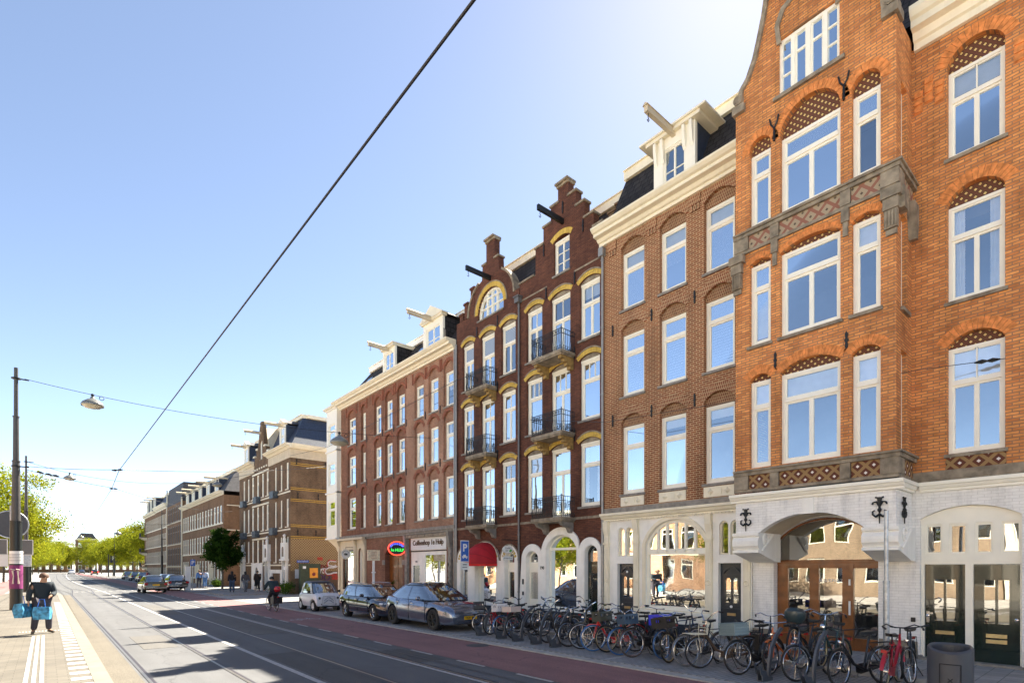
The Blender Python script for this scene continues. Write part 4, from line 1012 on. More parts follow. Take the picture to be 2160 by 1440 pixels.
    o=B.hoist(14.74 if s else cy,15.55 if s else 15.2,W-1.35,W+.1,mat2='iron',hood=False,w_=.10,h_=.2)
    # roof behind with white ridge trim
    B.mansard(Y0,Y1,13.9,16.1,W+.34,W+1.5,'tiles')
    # string courses
    B.p(MB().box(W-.03,W-.002,Y0+.02,Y1-.02,4.0,4.09),'string_course','stone')
    if s: B.p(MB().box(W-.02,W-.002,Y0+.02,cols[1][0]-.2,13.35,13.41).box(W-.02,W-.002,cols[1][1]+.2,Y1-.05,13.35,13.41),'string_course','stone')
    # white ground floor surround
    zt=2.62
    out=[(Y0+.02,.55),(Y0+.02,zt)]
    segs=sorted([(a-.24 if r<.5 else a-.24,b+.24,z1,r) for a,b,z0,z1,r in arches])
    m=MB(); hl=[]
    pts=[(Y0+.02,.5)]
    for a,b,z1,r in segs:
        a=max(a,Y0+.03); b=min(b,Y1-.03)
        ap=[p for p in arc_pts(a,b,z1-.1,r+.36,16)][::-1]
        pts+=ap
    pts+=[(Y1-.02,.5)]
    # merge monotonic
    mono=[pts[0]]
    for p in pts[1:]:
        if p[0]>mono[-1][0]+1e-3: mono.append(p)
        elif p[1]>mono[-1][1] and p[0]>mono[-1][0]-.05: mono[-1]=(mono[-1][0],p[1])
    h2=[arc_loop(a,b,max(z0,.55) ,z1,r,16) for a,b,z0,z1,r in arches]
    mono[0]=(mono[0][0],.5)
    B.p(MB().plate(mono,h2,W-.06,W-.002),'white_surround','white')
    m=MB(); ys_=[Y0+.02]+[q for a,b,z0,z1,r in sorted(arches) if z0<.3 for q in (a,b)]+[Y1-.02]
    for i in range(0,len(ys_),2): B.p(MB().box(W-.09,W-.003,ys_[i],ys_[i+1],.1,.497),'plinth','door_b')
    for a,b,z0,z1,r in arches:
        B.p(MB().plate(arc_loop(a+.002,b-.002,z0+.002,z1,r-.002,16),[arc_loop(a+.035,b-.035,z0+.03,z1,r-.035,16)],W-.05,W+.155),'white_reveal','white')
    for k,(a,b,z0,z1,r) in enumerate(arches):
        if z0>.3:
            w_=B.window(a+.003,b-.003,z0,z1,rec=.16,fw=.10,arch=r-.003,tr=.2,glass='glass_g' if not s else 'glass',sill='frame')
            w_.name='shop_window'
            if s: B.p(MB().plate(arc_loop(a+.1,b-.1,z0+.1,1.35,.5,12),[],W+.27,W+.275),'blind','blind',w_); B.p(MB().box(W+.30,W+.305,a+.1,b-.1,z0+.1,2.5),'blind',pm('pale_blue_blind',(.42,.47,.55),.8),w_)
        else:
            X=W+.16
            d=B.p(MB().plate(arc_loop(a+.003,b-.003,z0+.02,z1,r-.003,12),[[(a+.12,.9),(b-.12,.9),(b-.12,2.0),(a+.12,2.0)],arc_loop(a+.10,b-.10,2.42,z1,r-.10,8)],X,X+.06),'front_door',('frame','door_g','door_g','frame')[{(True,0):0,(True,2):1,(False,0):2,(False,2):3}[(s,k)]])
            B.p(MB().box(X+.03,X+.034,a+.1,b-.1,.9,2.95),'pane','glass_g',d)
            m=MB()
            for q in range(7 if k!=1 else 2): m.box(X+.005,X+.02,a+.13+(b-a-.26)*q/7,a+.145+(b-a-.26)*q/7,.9,2.0)
            B.p(m,'grille','black' if k else 'frame',d)
            B.p(MB().box(W-.05,W+.15,a,b,.105,.15),'doorstep','stone_g')
    if not s:   # yellow dentil arches on white
        for a,b,z0,z1,r in arches:
            B.arch(a,b,z1-.0,r,.13,X=W-.062,mat='yellow',n=18 if b-a>1 else 9,gap=.3,depth=.001,proud=.01)
            B.solid_arch(a-.2,b+.2,z1-.1,r+.36-.0,.06,X=W-.062,mat='stone',depth=.001,n=16)
    if s:
        text_mesh('190',.17,M_['ink'],B.r,.004,'house_number',M=on_facade(W-.068,(arches[0][0]+arches[1][1])/2-.02,2.18),off=B.off,bold=.004)
        B.p(MB().box(W-.09,W-.061,arches[0][1]+.08,arches[0][1]+.16,1.5,1.72).box(W-.09,W-.061,arches[0][1]+.08,arches[0][1]+.16,1.05,1.2),'intercom','black')
    B.pipe(Y1-.02 if s else Y1-.05,.15,13.3 if s else 13.0,hopper=s,mat='post_grey' if s else 'zinc')
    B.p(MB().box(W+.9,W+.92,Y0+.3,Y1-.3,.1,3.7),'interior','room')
    return B,arches
house_dark(12.78,17.28,'step')
BD,AR=house_dark(17.32,21.92,'round')
# shop window writing and display inside the round-gabled house
a,b,z0,z1,r=AR[1]
text_mesh('Fromagerie',.24,M_['signwhite'],BD.r,.003,'lettering',M=on_facade(W+.2,(a+b)/2-.1,2.25),off=BD.off,shear=.2)
text_mesh('Kef',.20,M_['signwhite'],BD.r,.003,'lettering',M=on_facade(W+.2,(a+b)/2-.1,2.0),off=BD.off,shear=.2)
text_mesh('fromages',.09,M_['signwhite'],BD.r,.003,'lettering',M=on_facade(W+.2,b-.35,1.75),off=BD.off)
BD.p(MB().box(W+.34,W+.36,a+.35,a+.7,1.35,2.5),'orange_banner',pm('orange_banner',(.65,.16,.02),.7))
# red dome awning
def awning():
    ya,yb=a-.02,b+.02; c=(ya+yb)/2; hw=(yb-ya)/2+.04; zt=3.12; zb=2.28; out=1.0
    o=thing('dome_awning','red rounded cloth awning bulging over the cheese shop window','awning',(W,c,zb))
    m=MB(); n=7; k=18; rows=[]
    for i in range(n+1):
        t=i/n*math.pi/2            # from wall arch (t=pi/2) down to the front bar
        row=[]
        for j in range(k+1):
            s_=math.pi*j/k
            y=c-hw*math.cos(s_); rim=math.sin(s_)
            x=W-.02-out*math.cos(t)*rim**.8; z=zb+.1+(zt-zb-.1+.22)*math.sin(t)*rim**.75
            row.append((x,y,z))
        rows.append(row)
    for i in range(n):
        b0=len(m.v); m.v+=rows[i]+rows[i+1]; m.f+=[(b0+j,b0+j+1,b0+k+2+j,b0+k+1+j) for j in range(k)]
    off=(W,c,zb); m.build('canopy',M_['red'],o,off,smooth=True,fix=True)
    v=MB(); v.strip([(p[0],p[1],p[2]) for p in rows[0]],[(p[0]-.004,p[1],p[2]-.12) for p in rows[0]]); v.build('valance',pm('bright_red_valance',(.60,.014,.012),.7),o,off)
    v=MB()
    for i in (0,2,4,6): v.tube([(p[0]-.01,p[1],p[2]+.005) for p in rows[i]],.008,4,caps=False)
    v.build('seams',pm('dark_red_seam',(.12,.004,.01),.8),o,off)
awning()
# ================================================================ building B: long brick corner building with coffeeshop
def house_long():
    Y0,Y1=21.96,35.6
    B=Bld('corner_building','long brown brick corner building with cream cornice, two dormers and shops below',28,'building')
    B.shell(Y0,Y1,12.9,'br_choc')
    YM=FY(857)
    cols=[(734.5,749),(763,770),(790.5,802.5),(813.7,826),(838.7,852),(876,891.7),(905.7,922.5),(937.5,955.7)]
    cols=[(FY(b),FY(a)) for a,b in cols]
    fl=[(4.69,6.75),(7.55,9.45),(10.2,11.95)]
    def hol(cs,ws):
        H=[]
        for (a,b) in cs:
            for z0,z1 in fl: H.append(arc_loop(a-.09,b+.09,z0-.0,z1+.18,.34,10))
        return H
    B.wall([(Y0,4.28),(YM,4.28),(YM,12.8),(Y0,12.8)],hol(cols[5:],0),'br_rose')
    B.wall([(YM+.003,4.28),(Y1,4.28),(Y1,12.8),(YM+.003,12.8)],hol(cols[:5],0),'br_choc')
    for j,(a,b) in enumerate(cols):
        for k,(z0,z1) in enumerate(fl):
            B.p(MB().plate(arc_loop(a-.088,b+.088,z0+.003,z1+.178,.338,10),[[(a,z0+.01),(b,z0+.01),(b,z1),(a,z1)]],W+.10,W+.2),'recess_brick','br_rose' if j>4 else 'br_choc')
            B.window(a,b,z0+.01,z1,rec=.13,fw=.075,tr=.34,low=1,glass='glass',sill='stone_g',sash=.05,blind=.0)
            B.arch(a-.09,b+.09,z1+.18,.34,.16,mat='vs_red',n=12,gap=.12,proud=.02)
            if k<2: B.anchor(a-.28,z1+.75,h=.42)
    # stepped corbelling under the cornice
    for j,(a,b) in enumerate(cols):
        for y in (a-.3,b+.22):
            m=MB().box(W-.05,W-.002,y-.02,y+.06,12.1,12.7); B.p(m,'brick_rib','vs_red')
    B.cornice(Y0+.02,Y1+.35,12.8,13.3,out=.6)
    B.mansard(Y0+.1,Y1,13.3,15.3,W+.15,W+1.5,'tiles',hip1=True,cap='white')
    B.dormer(FY(934,15.3),FY(893,15.3),13.3,15.0,15.3,17.2,'ped',True,side='tiles',fr=.28,hood=.15,beam=.05,beamout=1.5)
    m=MB()
    for y,s_ in ((FY(934,15.3),-1),(FY(893,15.3),1)): m.plate([(y,13.31),(y+.3*s_,13.31),(y+.28*s_,13.5),(y+.08*s_,13.9),(y+.12*s_,14.2),(y,14.35)],[],15.33,15.42)
    B.p(m,'dormer_wing','stone_g')
    B.dormer(FY(831.5,15.3),FY(806,15.3),13.3,15.15,15.35,17,'none',True,side='tiles',fr=.2,hood=.1,beam=-.22,beamout=1.3) if False else B.dormer(FY(831.5,15.3),FY(806,15.3),13.3,15.05,15.35,17,'flat',True,side='tiles',fr=.2,hood=.06,beam=-.05,beamout=1.3)
    for y in (33.2,26.6):
        B.p(MB().add([(W+.32,y-.35,13.62),(W+.32,y+.35,13.62),(W+.98,y+.35,14.6),(W+.98,y-.35,14.6),(W+.42,y-.35,13.55),(W+.42,y+.35,13.55),(W+1.08,y+.35,14.55),(W+1.08,y-.35,14.55)],[(0,1,2,3),(4,5,6,7),(0,1,5,4),(2,3,7,6),(0,3,7,4),(1,2,6,5)]),'skylight','glass')
    B.p(MB().box(W-.12,W+.25,Y0+.02,Y1+.05,4.1,4.275).box(W-.05,W+.25,Y0+.02,Y1,3.98,4.097),'stone_ledge','stone_g')
    for a,b in cols: B.p(MB().box(W+.02,W+.09,a-.08,b+.08,4.29,4.62),'sill_panel','beige')
    # ---- ground floor
    yc0,yc1=FY(943),FY(866)      # white coffeeshop front
    yd0,yd1=FY(849),FY(812)      # wooden arched door
    ys0,ys1=FY(747),FY(724); yn0,yn1=FY(765),FY(756.5)
    rd0,rd1=FY(951),FY(943.5)
    holes=[arc_loop(yd0,yd1,.13,2.95,.45,14),arc_loop(ys0,ys1,.75,3.35,.0,2),arc_loop(yn0,yn1,.8,3.15,.28,8),[(yc0+.05,.13),(yc1-.05,.13),(yc1-.05,3.9),(yc0+.05,3.9)],arc_loop(rd0,rd1,.13,2.3,0,2)]
    B.wall([(Y0,.1),(Y1,.1),(Y1,3.97),(Y0,3.97)],holes,'br_choc',name='ground_floor_wall')
    m=MB()
    m.plate([(FY(773),.1),(Y1,.1),(Y1,3.96),(FY(773),3.96)],[arc_loop(ys0,ys1,.75,3.35,.0,2),arc_loop(yn0,yn1,.8,3.15,.28,8)],W-.05,W-.002)
    B.p(m,'plaster_front','beige')
    m=MB()
    for y in (FY(718),FY(752),FY(771)): m.box(W-.12,W-.053,y-.12,y+.12,.1,3.6).plate([(W-.053,3.603),(W-.15,3.603),(W-.30,3.96),(W-.053,3.96)],[],y-.12,y+.12,'y')
    B.p(m,'pilaster','beige')
    m=MB().box(W-.34,W-.125,FY(771)-.2,Y1+.02,3.965,4.09); y=FY(771)
    B.p(m,'shop_cornice','beige')
    for (a,b,z0,z1,r) in ((ys0,ys1,.75,3.35,0),(yn0,yn1,.8,3.15,.28)):
        if r: B.window(a+.003,b-.003,z0,z1,rec=.1,fw=.05,arch=r,tr=0,glass='glass_g',sill='beige')
        else: B.window(a+.003,b-.003,z0,z1,rec=.1,fw=.05,tr=0,glass='glass_g',sill='beige',mat='door_g')
    X=W+.3
    d=B.p(MB().plate(arc_loop(yd0+.003,yd1-.003,.13,2.95,.447,14),[],X,X+.05),'wooden_double_door','wood')
    m=MB(); c=(yd0+yd1)/2; m.box(X-.02,X-.003,c-.03,c+.03,.2,2.9)
    for s_ in (-1,1):
        for q in range(4): m.box(X-.015,X-.003,c+s_*(.12+.13*q)-.006,c+s_*(.12+.13*q)+.006,.25,2.2)
        m.box(X-.02,X-.003,c+s_*.32-.28,c+s_*.32+.28,2.25,2.32)
    m.tube([(X-.08,c-.5,.9),(X-.08,c+.3,1.7)],.02,5)
    B.p(m,'door_boards','wood',d)
    m=MB()
    for y in (yd0-.14,yd1+.14):
        for z in (.9,2.35): m.box(W-.03,W-.002,y-.16,y+.16,z,z+.28)
    B.p(m,'stone_block','stone_g')
    B.arch(yd0,yd1,2.95,.45,.26,mat='vs_red',n=22,gap=.1)
    # coffeeshop front
    m=MB().box(W+.02,W+.1,yc0+.05,yc1-.05,3.08,3.9)
    e=[yc0+.05,FY(938),FY(896),FY(890),FY(884.5),FY(871),yc1-.05]
    m.box(W+.02,W+.1,e[0],e[1],.13,3.077).box(W+.02,W+.1,e[2],e[4],.13,3.077).box(W+.02,W+.1,e[5],e[6],.13,3.077)
    m.box(W+.02,W+.1,e[1],e[2],2.85,3.077).box(W+.02,W+.1,e[1],e[2],.13,.75).box(W+.02,W+.1,e[4],e[5],2.3,3.077)
    f_=B.p(m,'shop_front','white')
    B.p(MB().pane(W+.05,e[1],e[2],.75,2.85),'pane','glass_g',f_)
    B.p(MB().box(W+.06,W+.09,e[4],e[5],.13,2.3),'shop_door','door_g')
    B.p(MB().box(W-.02,W+.018,yc0+.05,yc1-.05,3.04,3.10),'sign_rail','black')
    s_=B.p(MB().box(W-.015,W+.018,yc0+.06,yc1-.06,3.14,3.88),'sign_board','signwhite')
    text_mesh('Coffeeshop 1e Hulp',.37,pm('brown_lettering',(.10,.06,.025),.6),s_,.01,M=on_facade(W-.028,(yc0+yc1)/2,3.5),off=B.off,bold=.008)
    text_mesh('194',.16,M_['ink'],f_,.004,'house_number',M=on_facade(W+.014,(e[4]+e[5])/2,2.5),off=B.off)
    for y in (FY(861),FY(953)): B.p(MB().box(W-.16,W-.003,y-.12,y+.12,.1,3.2).plate([(W-.003,3.19),(W-.2,3.19),(W-.3,3.95),(W-.003,3.95)],[],y-.1,y+.1,'y').torus((W-.165,y,1.9),.09,.025,12,5,'x'),'stone_pilaster','stone_g')
    B.p(MB().box(W-.22,W-.003,FY(953)+.02,FY(861)-.02,3.78,3.94),'stone_fascia','stone')
    B.p(MB().box(W+.1,W+.14,rd0,rd1,.13,2.3),'front_door','door_b')
    B.p(MB().box(W+.7,W+.72,Y0+.3,Y1-.3,.1,3.7),'interior','room')
    # graffiti on the pilaster
    m=MB(); rr=random.Random(3)
    for i in range(26):
        y=FY(953)+rr.uniform(-.11,.11); z=rr.uniform(.6,2.4); p=[(W-.166,y,z)]
        for q in range(4): p.append((W-.166,max(FY(953)-.12,min(FY(953)+.12,p[-1][1]+rr.uniform(-.08,.08))),p[-1][2]+rr.uniform(-.09,.09)))
        m.tube(p,.009,3,caps=False)
    B.p(m,'scribbles','ink')
    # white corner oriel
    ox0,ox1,oy0,oy1=W-.30,W+1.3,35.62,37.35
    zf=[(4.95,6.75),(7.75,9.35),(10.55,12.0)]
    h=[[(oy0+.3,a),(oy1-.3,a),(oy1-.3,b),(oy0+.3,b)] for a,b in zf]
    P=lambda mb,n,mat,par=None: B.p(mb,n,mat,par)
    o=P(MB().plate([(oy0,4.2),(oy1,4.2),(oy1,12.95),(oy0,12.95)],h,ox0,ox0+.12),'oriel_wall','frame')
    h2=[[(ox0+.3,a),(ox1-.2,a),(ox1-.2,b),(ox0+.3,b)] for a,b in zf]
    P(MB().plate([(ox0+.121,4.2),(ox1,4.2),(ox1,12.95),(ox0+.121,12.95)],[],oy1-.12,oy1,'y').plate([(ox0+.121,4.2),(W-.003,4.2),(W-.003,12.95),(ox0+.121,12.95)],[],oy0,oy0+.12,'y'),'oriel_side','frame')
    for a,b in zf:
        w_=B.window(oy0+.303,oy1-.303,a,b,X=ox0,rec=.04,fw=.07,tr=.33,sill=None)
    for z in (4.12,7.25,10.1,12.96): P(MB().box(ox0-.08,ox1,oy0-.0,oy1+.08,z,z+.09),'moulding','white')
    P(MB().box(ox0-.2,ox1,oy0,oy1+.2,13.053,13.2),'oriel_cornice','cream')
    P(MB().plate([(ox0+.003,4.118),(ox0+.6,3.6),(ox0+.9,3.0),(W+1.3,2.7),(W+1.3,4.118)],[],oy0+.05,oy1-.1,'y'),'oriel_bracket','beige')
    B.pipe(Y0+.06,.15,12.9)
    return B
BB=house_long()
# projecting signs on building B
def sign_disc():
    y=FY(729); o=thing('round_sign','round white hanging sign with black ring lettering and beetle emblem above the corner shop window','sign',(W-.45,FY(731,W-.4),3.05))
    x=W-.55; y=FY(729,W-.55); off=tuple(o.location)
    m=MB().cyl((x,y-.03,3.05),.30,.06,28,'y'); m.build('disc',M_['signwhite'],o,off,smooth='auto')
    MB().torus((x,y,3.05),.30,.035,28,6,'y').build('rim',M_['cream'],o,off,smooth=True)
    MB().cyl((x,y,3.40),.012,.02,6).tube([(x,y,3.34),(x,y,3.5),(W,y,3.5)],.015,6).build('bracket',M_['iron'],o,off)
    MB().lathe([(0,-.05),(.10,-.03),(.13,0),(.08,.03),(0,.04)],(x,y-.034,3.03),12,'z').tube([(x-.12,y-.035,3.06),(x-.05,y-.035,3.12),(x+.03,y-.035,3.13)],.012,4).tube([(x-.02,y-.035,3.07),(x+.12,y-.035,3.09)],.012,4).build('emblem',M_['ink'],o,off)
    for i,c in enumerate('ARANNIDAE'):
        an=R(160-i*17.5); text_mesh(c,.10,M_['ink'],o,.002,'lettering',M=on_side(x+.215*math.cos(an),y-.034,3.05+.215*math.sin(an))@Matrix.Rotation(an-R(90),4,'Z'),off=off)
sign_disc()
def sign_oval():
    x=W-.62; y=FY(836,x); z=2.2+x/.7602*(1196-1156)/(836-97)
    o=thing('neon_sign','oval dark projecting sign with red neon rim, blue and green lit lettering','sign',(x,y,z)); off=(x,y,z)
    m=MB(); n=32; E=[(.40*math.cos(2*math.pi*k/n),.30*math.sin(2*math.pi*k/n)) for k in range(n)]
    MB().plate([(x+a*1.25,z+b*1.15) for a,b in E],[],y-.06,y+.06,'y').build('board',M_['door_b'],o,off)
    t=[(x+a*1.3,y-.07,z+b*1.22) for a,b in E]; t.append(t[0])
    MB().tube(t,.026,6,caps=False).build('neon_rim',emit('red_neon',(1,.04,.02),1.0),o,off)
    bl=emit('blue_neon',(.08,.12,1),.8); gr=emit('green_neon',(.05,.8,.10),.28)
    for i,c in enumerate('COFFEESHOP'):
        an=R(158-i*15); text_mesh(c,.13,bl,o,.004,'lettering',M=on_side(x+.39*math.cos(an),y-.067,z+.02+.22*math.sin(an))@Matrix.Rotation((an-R(90))*.6,4,'Z'),off=off)
    text_mesh('1e HULP',.22,gr,o,.004,'lettering',M=on_side(x+.02,y-.067,z-.09),off=off,bold=.006)
    MB().tube([(x+.5,y,z+.15),(W,y,z+.15)],.02,6).build('bracket',M_['iron'],o,off)
sign_oval()
def sign_box():
    x=13.2; y=FY(788,x)
    o=thing('menu_sign','cream square sign board on a white post in front of the brick wall','sign',(x,y,.11)); off=(x,y,.11)
    MB().box(x-.05,x+.05,y-.04,y+.04,.11,2.55).box(x-.09,x+.09,y-.06,y+.06,1.9,1.97).build('post',M_['signwhite'],o,off)
    MB().box(x-.34,x+.34,y-.05,y+.05,2.56,3.12).build('board',pm('cream_board',(.74,.62,.44),.6,var=.2,scale=12),o,off)
    r=random.Random(5); m=MB()
    for i in range(5): m.box(x-.2+r.uniform(0,.05),x+.2-r.uniform(0,.05),y-.056,y-.051,2.68+i*.08,2.70+i*.08)
    m.build('print',pm('faded_print',(.45,.22,.14),.7),o,off)
sign_box()
# ================================================================ building E: corner block with mansard
def block_E():
    Y0,Y1=45.7,61.1
    B=Bld('corner_block','brown brick corner block with blue slate mansard and graffiti on its side wall',53,'building')
    B.shell(Y0,Y1,11.2,'br_brown',depth=13,right=False)
    B.p(MB().box(W+.3,W+13,Y0,Y0+.25,0,11.2),'side_wall','br_brown')
    us=[(512,517.5),(521,526.5),(530,536),(540.4,546.7),(550.8,557),(560.5,567),(578,584),(590,596),(602.5,609.5)]
    cols=[(FY(b)+.1,FY(a)-.05) for a,b in us]
    fl=[(8.7,10.9),(5.6,7.9),(2.65,4.75)]
    H=[arc_loop(a,b,z0,z1,0,2) for a,b in cols for z0,z1 in fl]
    B.wall([(Y0,.1),(Y1,.1),(Y1,11.2),(Y0,11.2)],H,'br_brown')
    for a,b in cols:
        for z0,z1 in fl: B.window(a,b,z0,z1,rec=.08,fw=.10,tr=.36,low=1,sill='cream',sash=.06)
    # fascia, cornice
    B.p(MB().box(W-.05,W+.2,Y0-.05,51.4,11.2,11.95).box(W-.05,W+.2,55.8,Y1,11.2,11.95).box(W+.201,W+13,Y0-.05,Y0+.2,11.2,11.95),'fascia','beige')
    for a,b in ((Y0-.4,51.5),(55.7,Y1)): B.cornice(a,b,11.953,12.3,X=W-.051,out=.5,mat='cream')
    B.p(MB().plate([(Y0-.052,11.953),(Y0-.052-.2,11.96),(Y0-.45,12.15),(Y0-.52,12.298),(Y0-.052,12.298)],[],W-.05,W+13,'x'),'cornice','cream')
    B.mansard(Y0,Y1,12.3,15.0,W+.1,W+1.6,'slate_b',hip0=True,depth=13)
    B.p(MB().box(W+1.9,W+13,Y0+1.2,Y0+1.55,15.003,15.30),'ridge_trim','cream')
    B.dormer(47.6,48.9,12.3,14.3,W+.15,W+1.9,'ped',True,beam=.0,beamout=1.4,side='slate_b')
    B.dormer(58.6,60.0,12.3,14.3,W+.15,W+1.9,'ped',True,beam=.0,beamout=1.4,side='slate_b')
    # dormer on the side slope
    m=MB().box(W+5.2,W+7.6,Y0+.1,Y0+1.6,12.4,14.6); B.p(m,'side_dormer','frame')
    m=MB()
    for i in range(2):
        for j in range(2): m.box(W+5.9+i*.5,W+6.3+i*.5,Y0+.09,Y0+.097,12.9+j*.7,13.5+j*.7)
    B.p(m,'side_dormer_panes','glass'); B.p(MB().box(W+5.0,W+7.8,Y0-.15,Y0+1.7,14.603,14.75),'side_dormer_roof','cream')
    # centre gable
    c=53.6
    P=[(c-2.1,11.2),(c-2.1,12.6),(c-1.5,12.6),(c-1.5,13.2),(c-1.0,13.2),(c-.45,15.3),(c-.3,15.3),(c-.3,15.7)]
    P=P+[(2*c-a,b) for a,b in P[::-1]]
    B.p(MB().plate(P,[arc_loop(c-.4,c+.4,12.2,13.6,.4,8)],W-.02,W+.3),'centre_gable','br_brown')
    B.window(c-.397,c+.397,12.2,13.6,X=W-.02,rec=.08,fw=.08,arch=.397,tr=0)
    B.p(MB().plate([(c-1.9,12.6),(c+1.9,12.6),(c,15.2)],[],W+.31,W+4),'gable_roof','beige')
    B.hoist(c,14.6,W-1.5,W+.2)
    m=MB()
    for y,z in ((c-2.1,12.63),(c+2.1,12.63),(c-1.2,13.23),(c+1.2,13.23)): m.box(W-.1,W+.3,y-.25,y+.25,z,z+.16)
    B.p(m,'stone_cap','cream')
    m=MB()
    for k in range(6): m.box(W-.06,W-.021,c-1.8+k*.7,c-1.5+k*.7,11.35,11.5)
    B.p(m,'stone_block','cream')
    # lintel and sill courses
    m=MB()
    for z0,z1 in fl:
        m.box(W-.05,W-.002,51.3,56.4,z1+.02,z1+.18).box(W-.04,W-.002,Y0,Y1,z0-.32,z0-.2)
    B.p(m,'string_course','cream')
    # window boxes with blue striped cloth
    for k,(u,z) in enumerate(((583,8.15),(547,8.15),(519,8.15),(582,5.0),(545,5.0),(519,5.0))):
        y=FY(u); o=B.p(MB().box(W-.45,W-.05,y-.5,y+.5,z,z+.08).box(W-.45,W-.43,y-.5,y+.5,z+.08,z+.6).box(W-.43,W-.05,y-.5,y-.48,z+.08,z+.6).box(W-.43,W-.05,y+.48,y+.5,z+.08,z+.6),'small_balcony',pm('blue_grey_paint',(.07,.09,.11),.5,var=.5,scale=7))
    # white porches with niches
    for u,z in ((609,3.9),(567,3.9),(515,3.4)):
        y=FY(u)+ (.6 if u==609 else 0); m=MB().box(W-.3,W-.002,y-.55,y+.55,2.9,z+.35).box(W-.38,W-.002,y-.65,y+.65,2.75,2.897)
        m.box(W-.22,W-.002,y-.5,y-.38,.1,2.747).box(W-.22,W-.002,y+.38,y+.5,.1,2.747)
        o=B.p(m,'porch','white'); B.p(MB().plate(arc_loop(y-.22,y+.22,3.1,3.7,.22,8),[],W-.31,W-.301),'niche','stone',o)
        B.p(MB().lathe([(0,0),(.12,0),(.14,.3),(.08,.45),(.15,.6),(0,.75)],(W-.15,y,z+.36),8),'finial','white',o)
        B.p(MB().box(W-.02,W-.002,y-.37,y+.37,.1,2.6),'porch_door','door_g',o)
    y0,y1=FY(555),FY(533)
    B.p(MB().plate([(y0,.1),(y1,.1),(y1,2.6),(y0,2.6)],[arc_loop((y0+y1)/2-.5,(y0+y1)/2+.5,.12,1.7,.5,10)],W-.12,W-.002),'white_gate','white')
    B.p(MB().plate(arc_loop((y0+y1)/2-.5,(y0+y1)/2+.5,.12,1.7,.5,10),[],W-.03,W-.0025),'gate_door','door_g')
    y0,y1=FY(598),FY(571)
    B.p(MB().plate([(y0,.1),(y1,.1),(y1,2.0),(y0,2.0)],[[(y0+.6,.12),(y1-.6,.12),(y1-.6,1.7),(y0+.6,1.7)]],W-.10,W-.002),'white_bay','white')
    # yellow bands, lattice brick, on the side wall
    for z in (10.75,10.6,8.72,8.58,7.78,7.64,5.68,5.54,4.72,4.58):
        B.p(MB().box(W+.02,W+12.9,Y0-.012,Y0-.001,z,z+.055),'yellow_band',pm('yellow_band_brick',(.52,.30,.04),.7,var=.3,scale=20) if z==10.75 else D.materials['yellow_band_brick'])
    B.p(MB().box(W+.02,W+12.9,Y0-.010,Y0-.001,1.9,4.55),'lattice_brick_panel','lattice')
    for x,z in ((W+.5,10.9),(W+2.9,10.9),(W+.6,8.15),(W+2.3,8.15),(W+.6,5.1),(W+2.1,5.1)): B.anchor(0,z,X=x,h=.5) if False else B.p(MB().plate([(x-.05,z-.25),(x+.05,z-.25),(x+.02,z),(x+.06,z+.1),(x,z+.28),(x-.06,z+.1),(x-.02,z)],[],Y0-.05,Y0-.013,'y'),'wall_anchor','iron')
    # ---- graffiti, painted on the side wall
    def S(u,v):   # point on the plane Y=Y0
        t=(u-1080)/1150; x=Y0*(t*.7602+.6498)/(.7602-t*.6498); d=x*.6498+Y0*.7602
        return x,2.2+(1196-v)/1150*d
    gp=lambda n,c: pm(n,c,.7,var=.1)
    white,red,purp,blk=gp('white_spray',(.75,.70,.66)),gp('red_spray',(.50,.04,.02)),gp('purple_spray',(.08,.03,.10)),gp('black_spray',(.03,.015,.012))
    yy_=Y0-.02
    def line(pts,r,mat,name='graffiti'):
        P=[S(*p) for p in pts]; B.p(MB().tube([(a,yy_,b) for a,b in P],r,4,caps=False),name,mat)
    def txt(t,u,v,sz,mat,sh=0,b=.02):
        x,z=S(u,v); text_mesh(t,sz,mat,B.r,.004,'graffiti',M=on_side(x,yy_,z)@Matrix.Rotation(R(-3),4,'Z'),off=B.off,shear=sh,bold=b)
    txt('RAYS',669,1203,.62,white,.15,.03); txt('ONDO',676,1194.5,.40,gp('darkred_spray',(.16,.015,.01)),0,.03)
    txt('M',636.5,1213,.62,white,0,.03); txt('IE',635,1221.5,.32,white); txt('F',633,1227,.4,white); txt('R',638.5,1233.5,.42,white)
    txt('Kors',641,1206,.36,blk,.2,.02); txt('SDO',679,1217.5,.70,purp,0,.02); txt('OVW',615,1236,.26,blk); txt('SB',706,1217,.55,red,0,.02); txt('MB',675,1178,.34,red,0,.02)
    x1,z1=S(622,1200); x2,z2=S(630,1219)
    B.p(MB().box(x1,x2,yy_-.004,yy_,z2,z1),'pasted_poster',gp('poster_grey',(.55,.56,.58)))
    def oval(cu,cv,a,b,rot=0):
        L=[]
        for k in range(25):
            t=2*math.pi*k/24; L.append((cu+a*math.cos(t),cv+b*math.sin(t)+rot*a*math.cos(t)))
        return L
    line([(709,1184),(697,1182.5),(691.5,1186),(692.5,1192),(699,1193),(705,1194),(708,1191)],.055,white)
    line([(711,1207),(703,1207.5),(697,1210),(690,1210.5),(685.5,1206),(687,1200),(694,1196.5),(703,1196.5),(711,1194)],.06,white)
    line([(708,1182),(694,1180.5),(689.5,1187),(690.5,1194)],.04,red); line([(711,1209.5),(698,1212),(689,1213),(683,1206),(685,1199)],.04,red)
    # small street name plate
    x1,z1=S(626,1181); x2,z2=S(651,1186)
    q=B.p(MB().box(x1,x2,Y0-.06,Y0-.014,z2,z1),'street_name_plate','signblue')
    text_mesh('Bilderdijkkade',.15,M_['signwhite'],q,.003,M=on_side((x1+x2)/2,Y0-.062,(z1+z2)/2),off=B.off)
    return B
block_E()
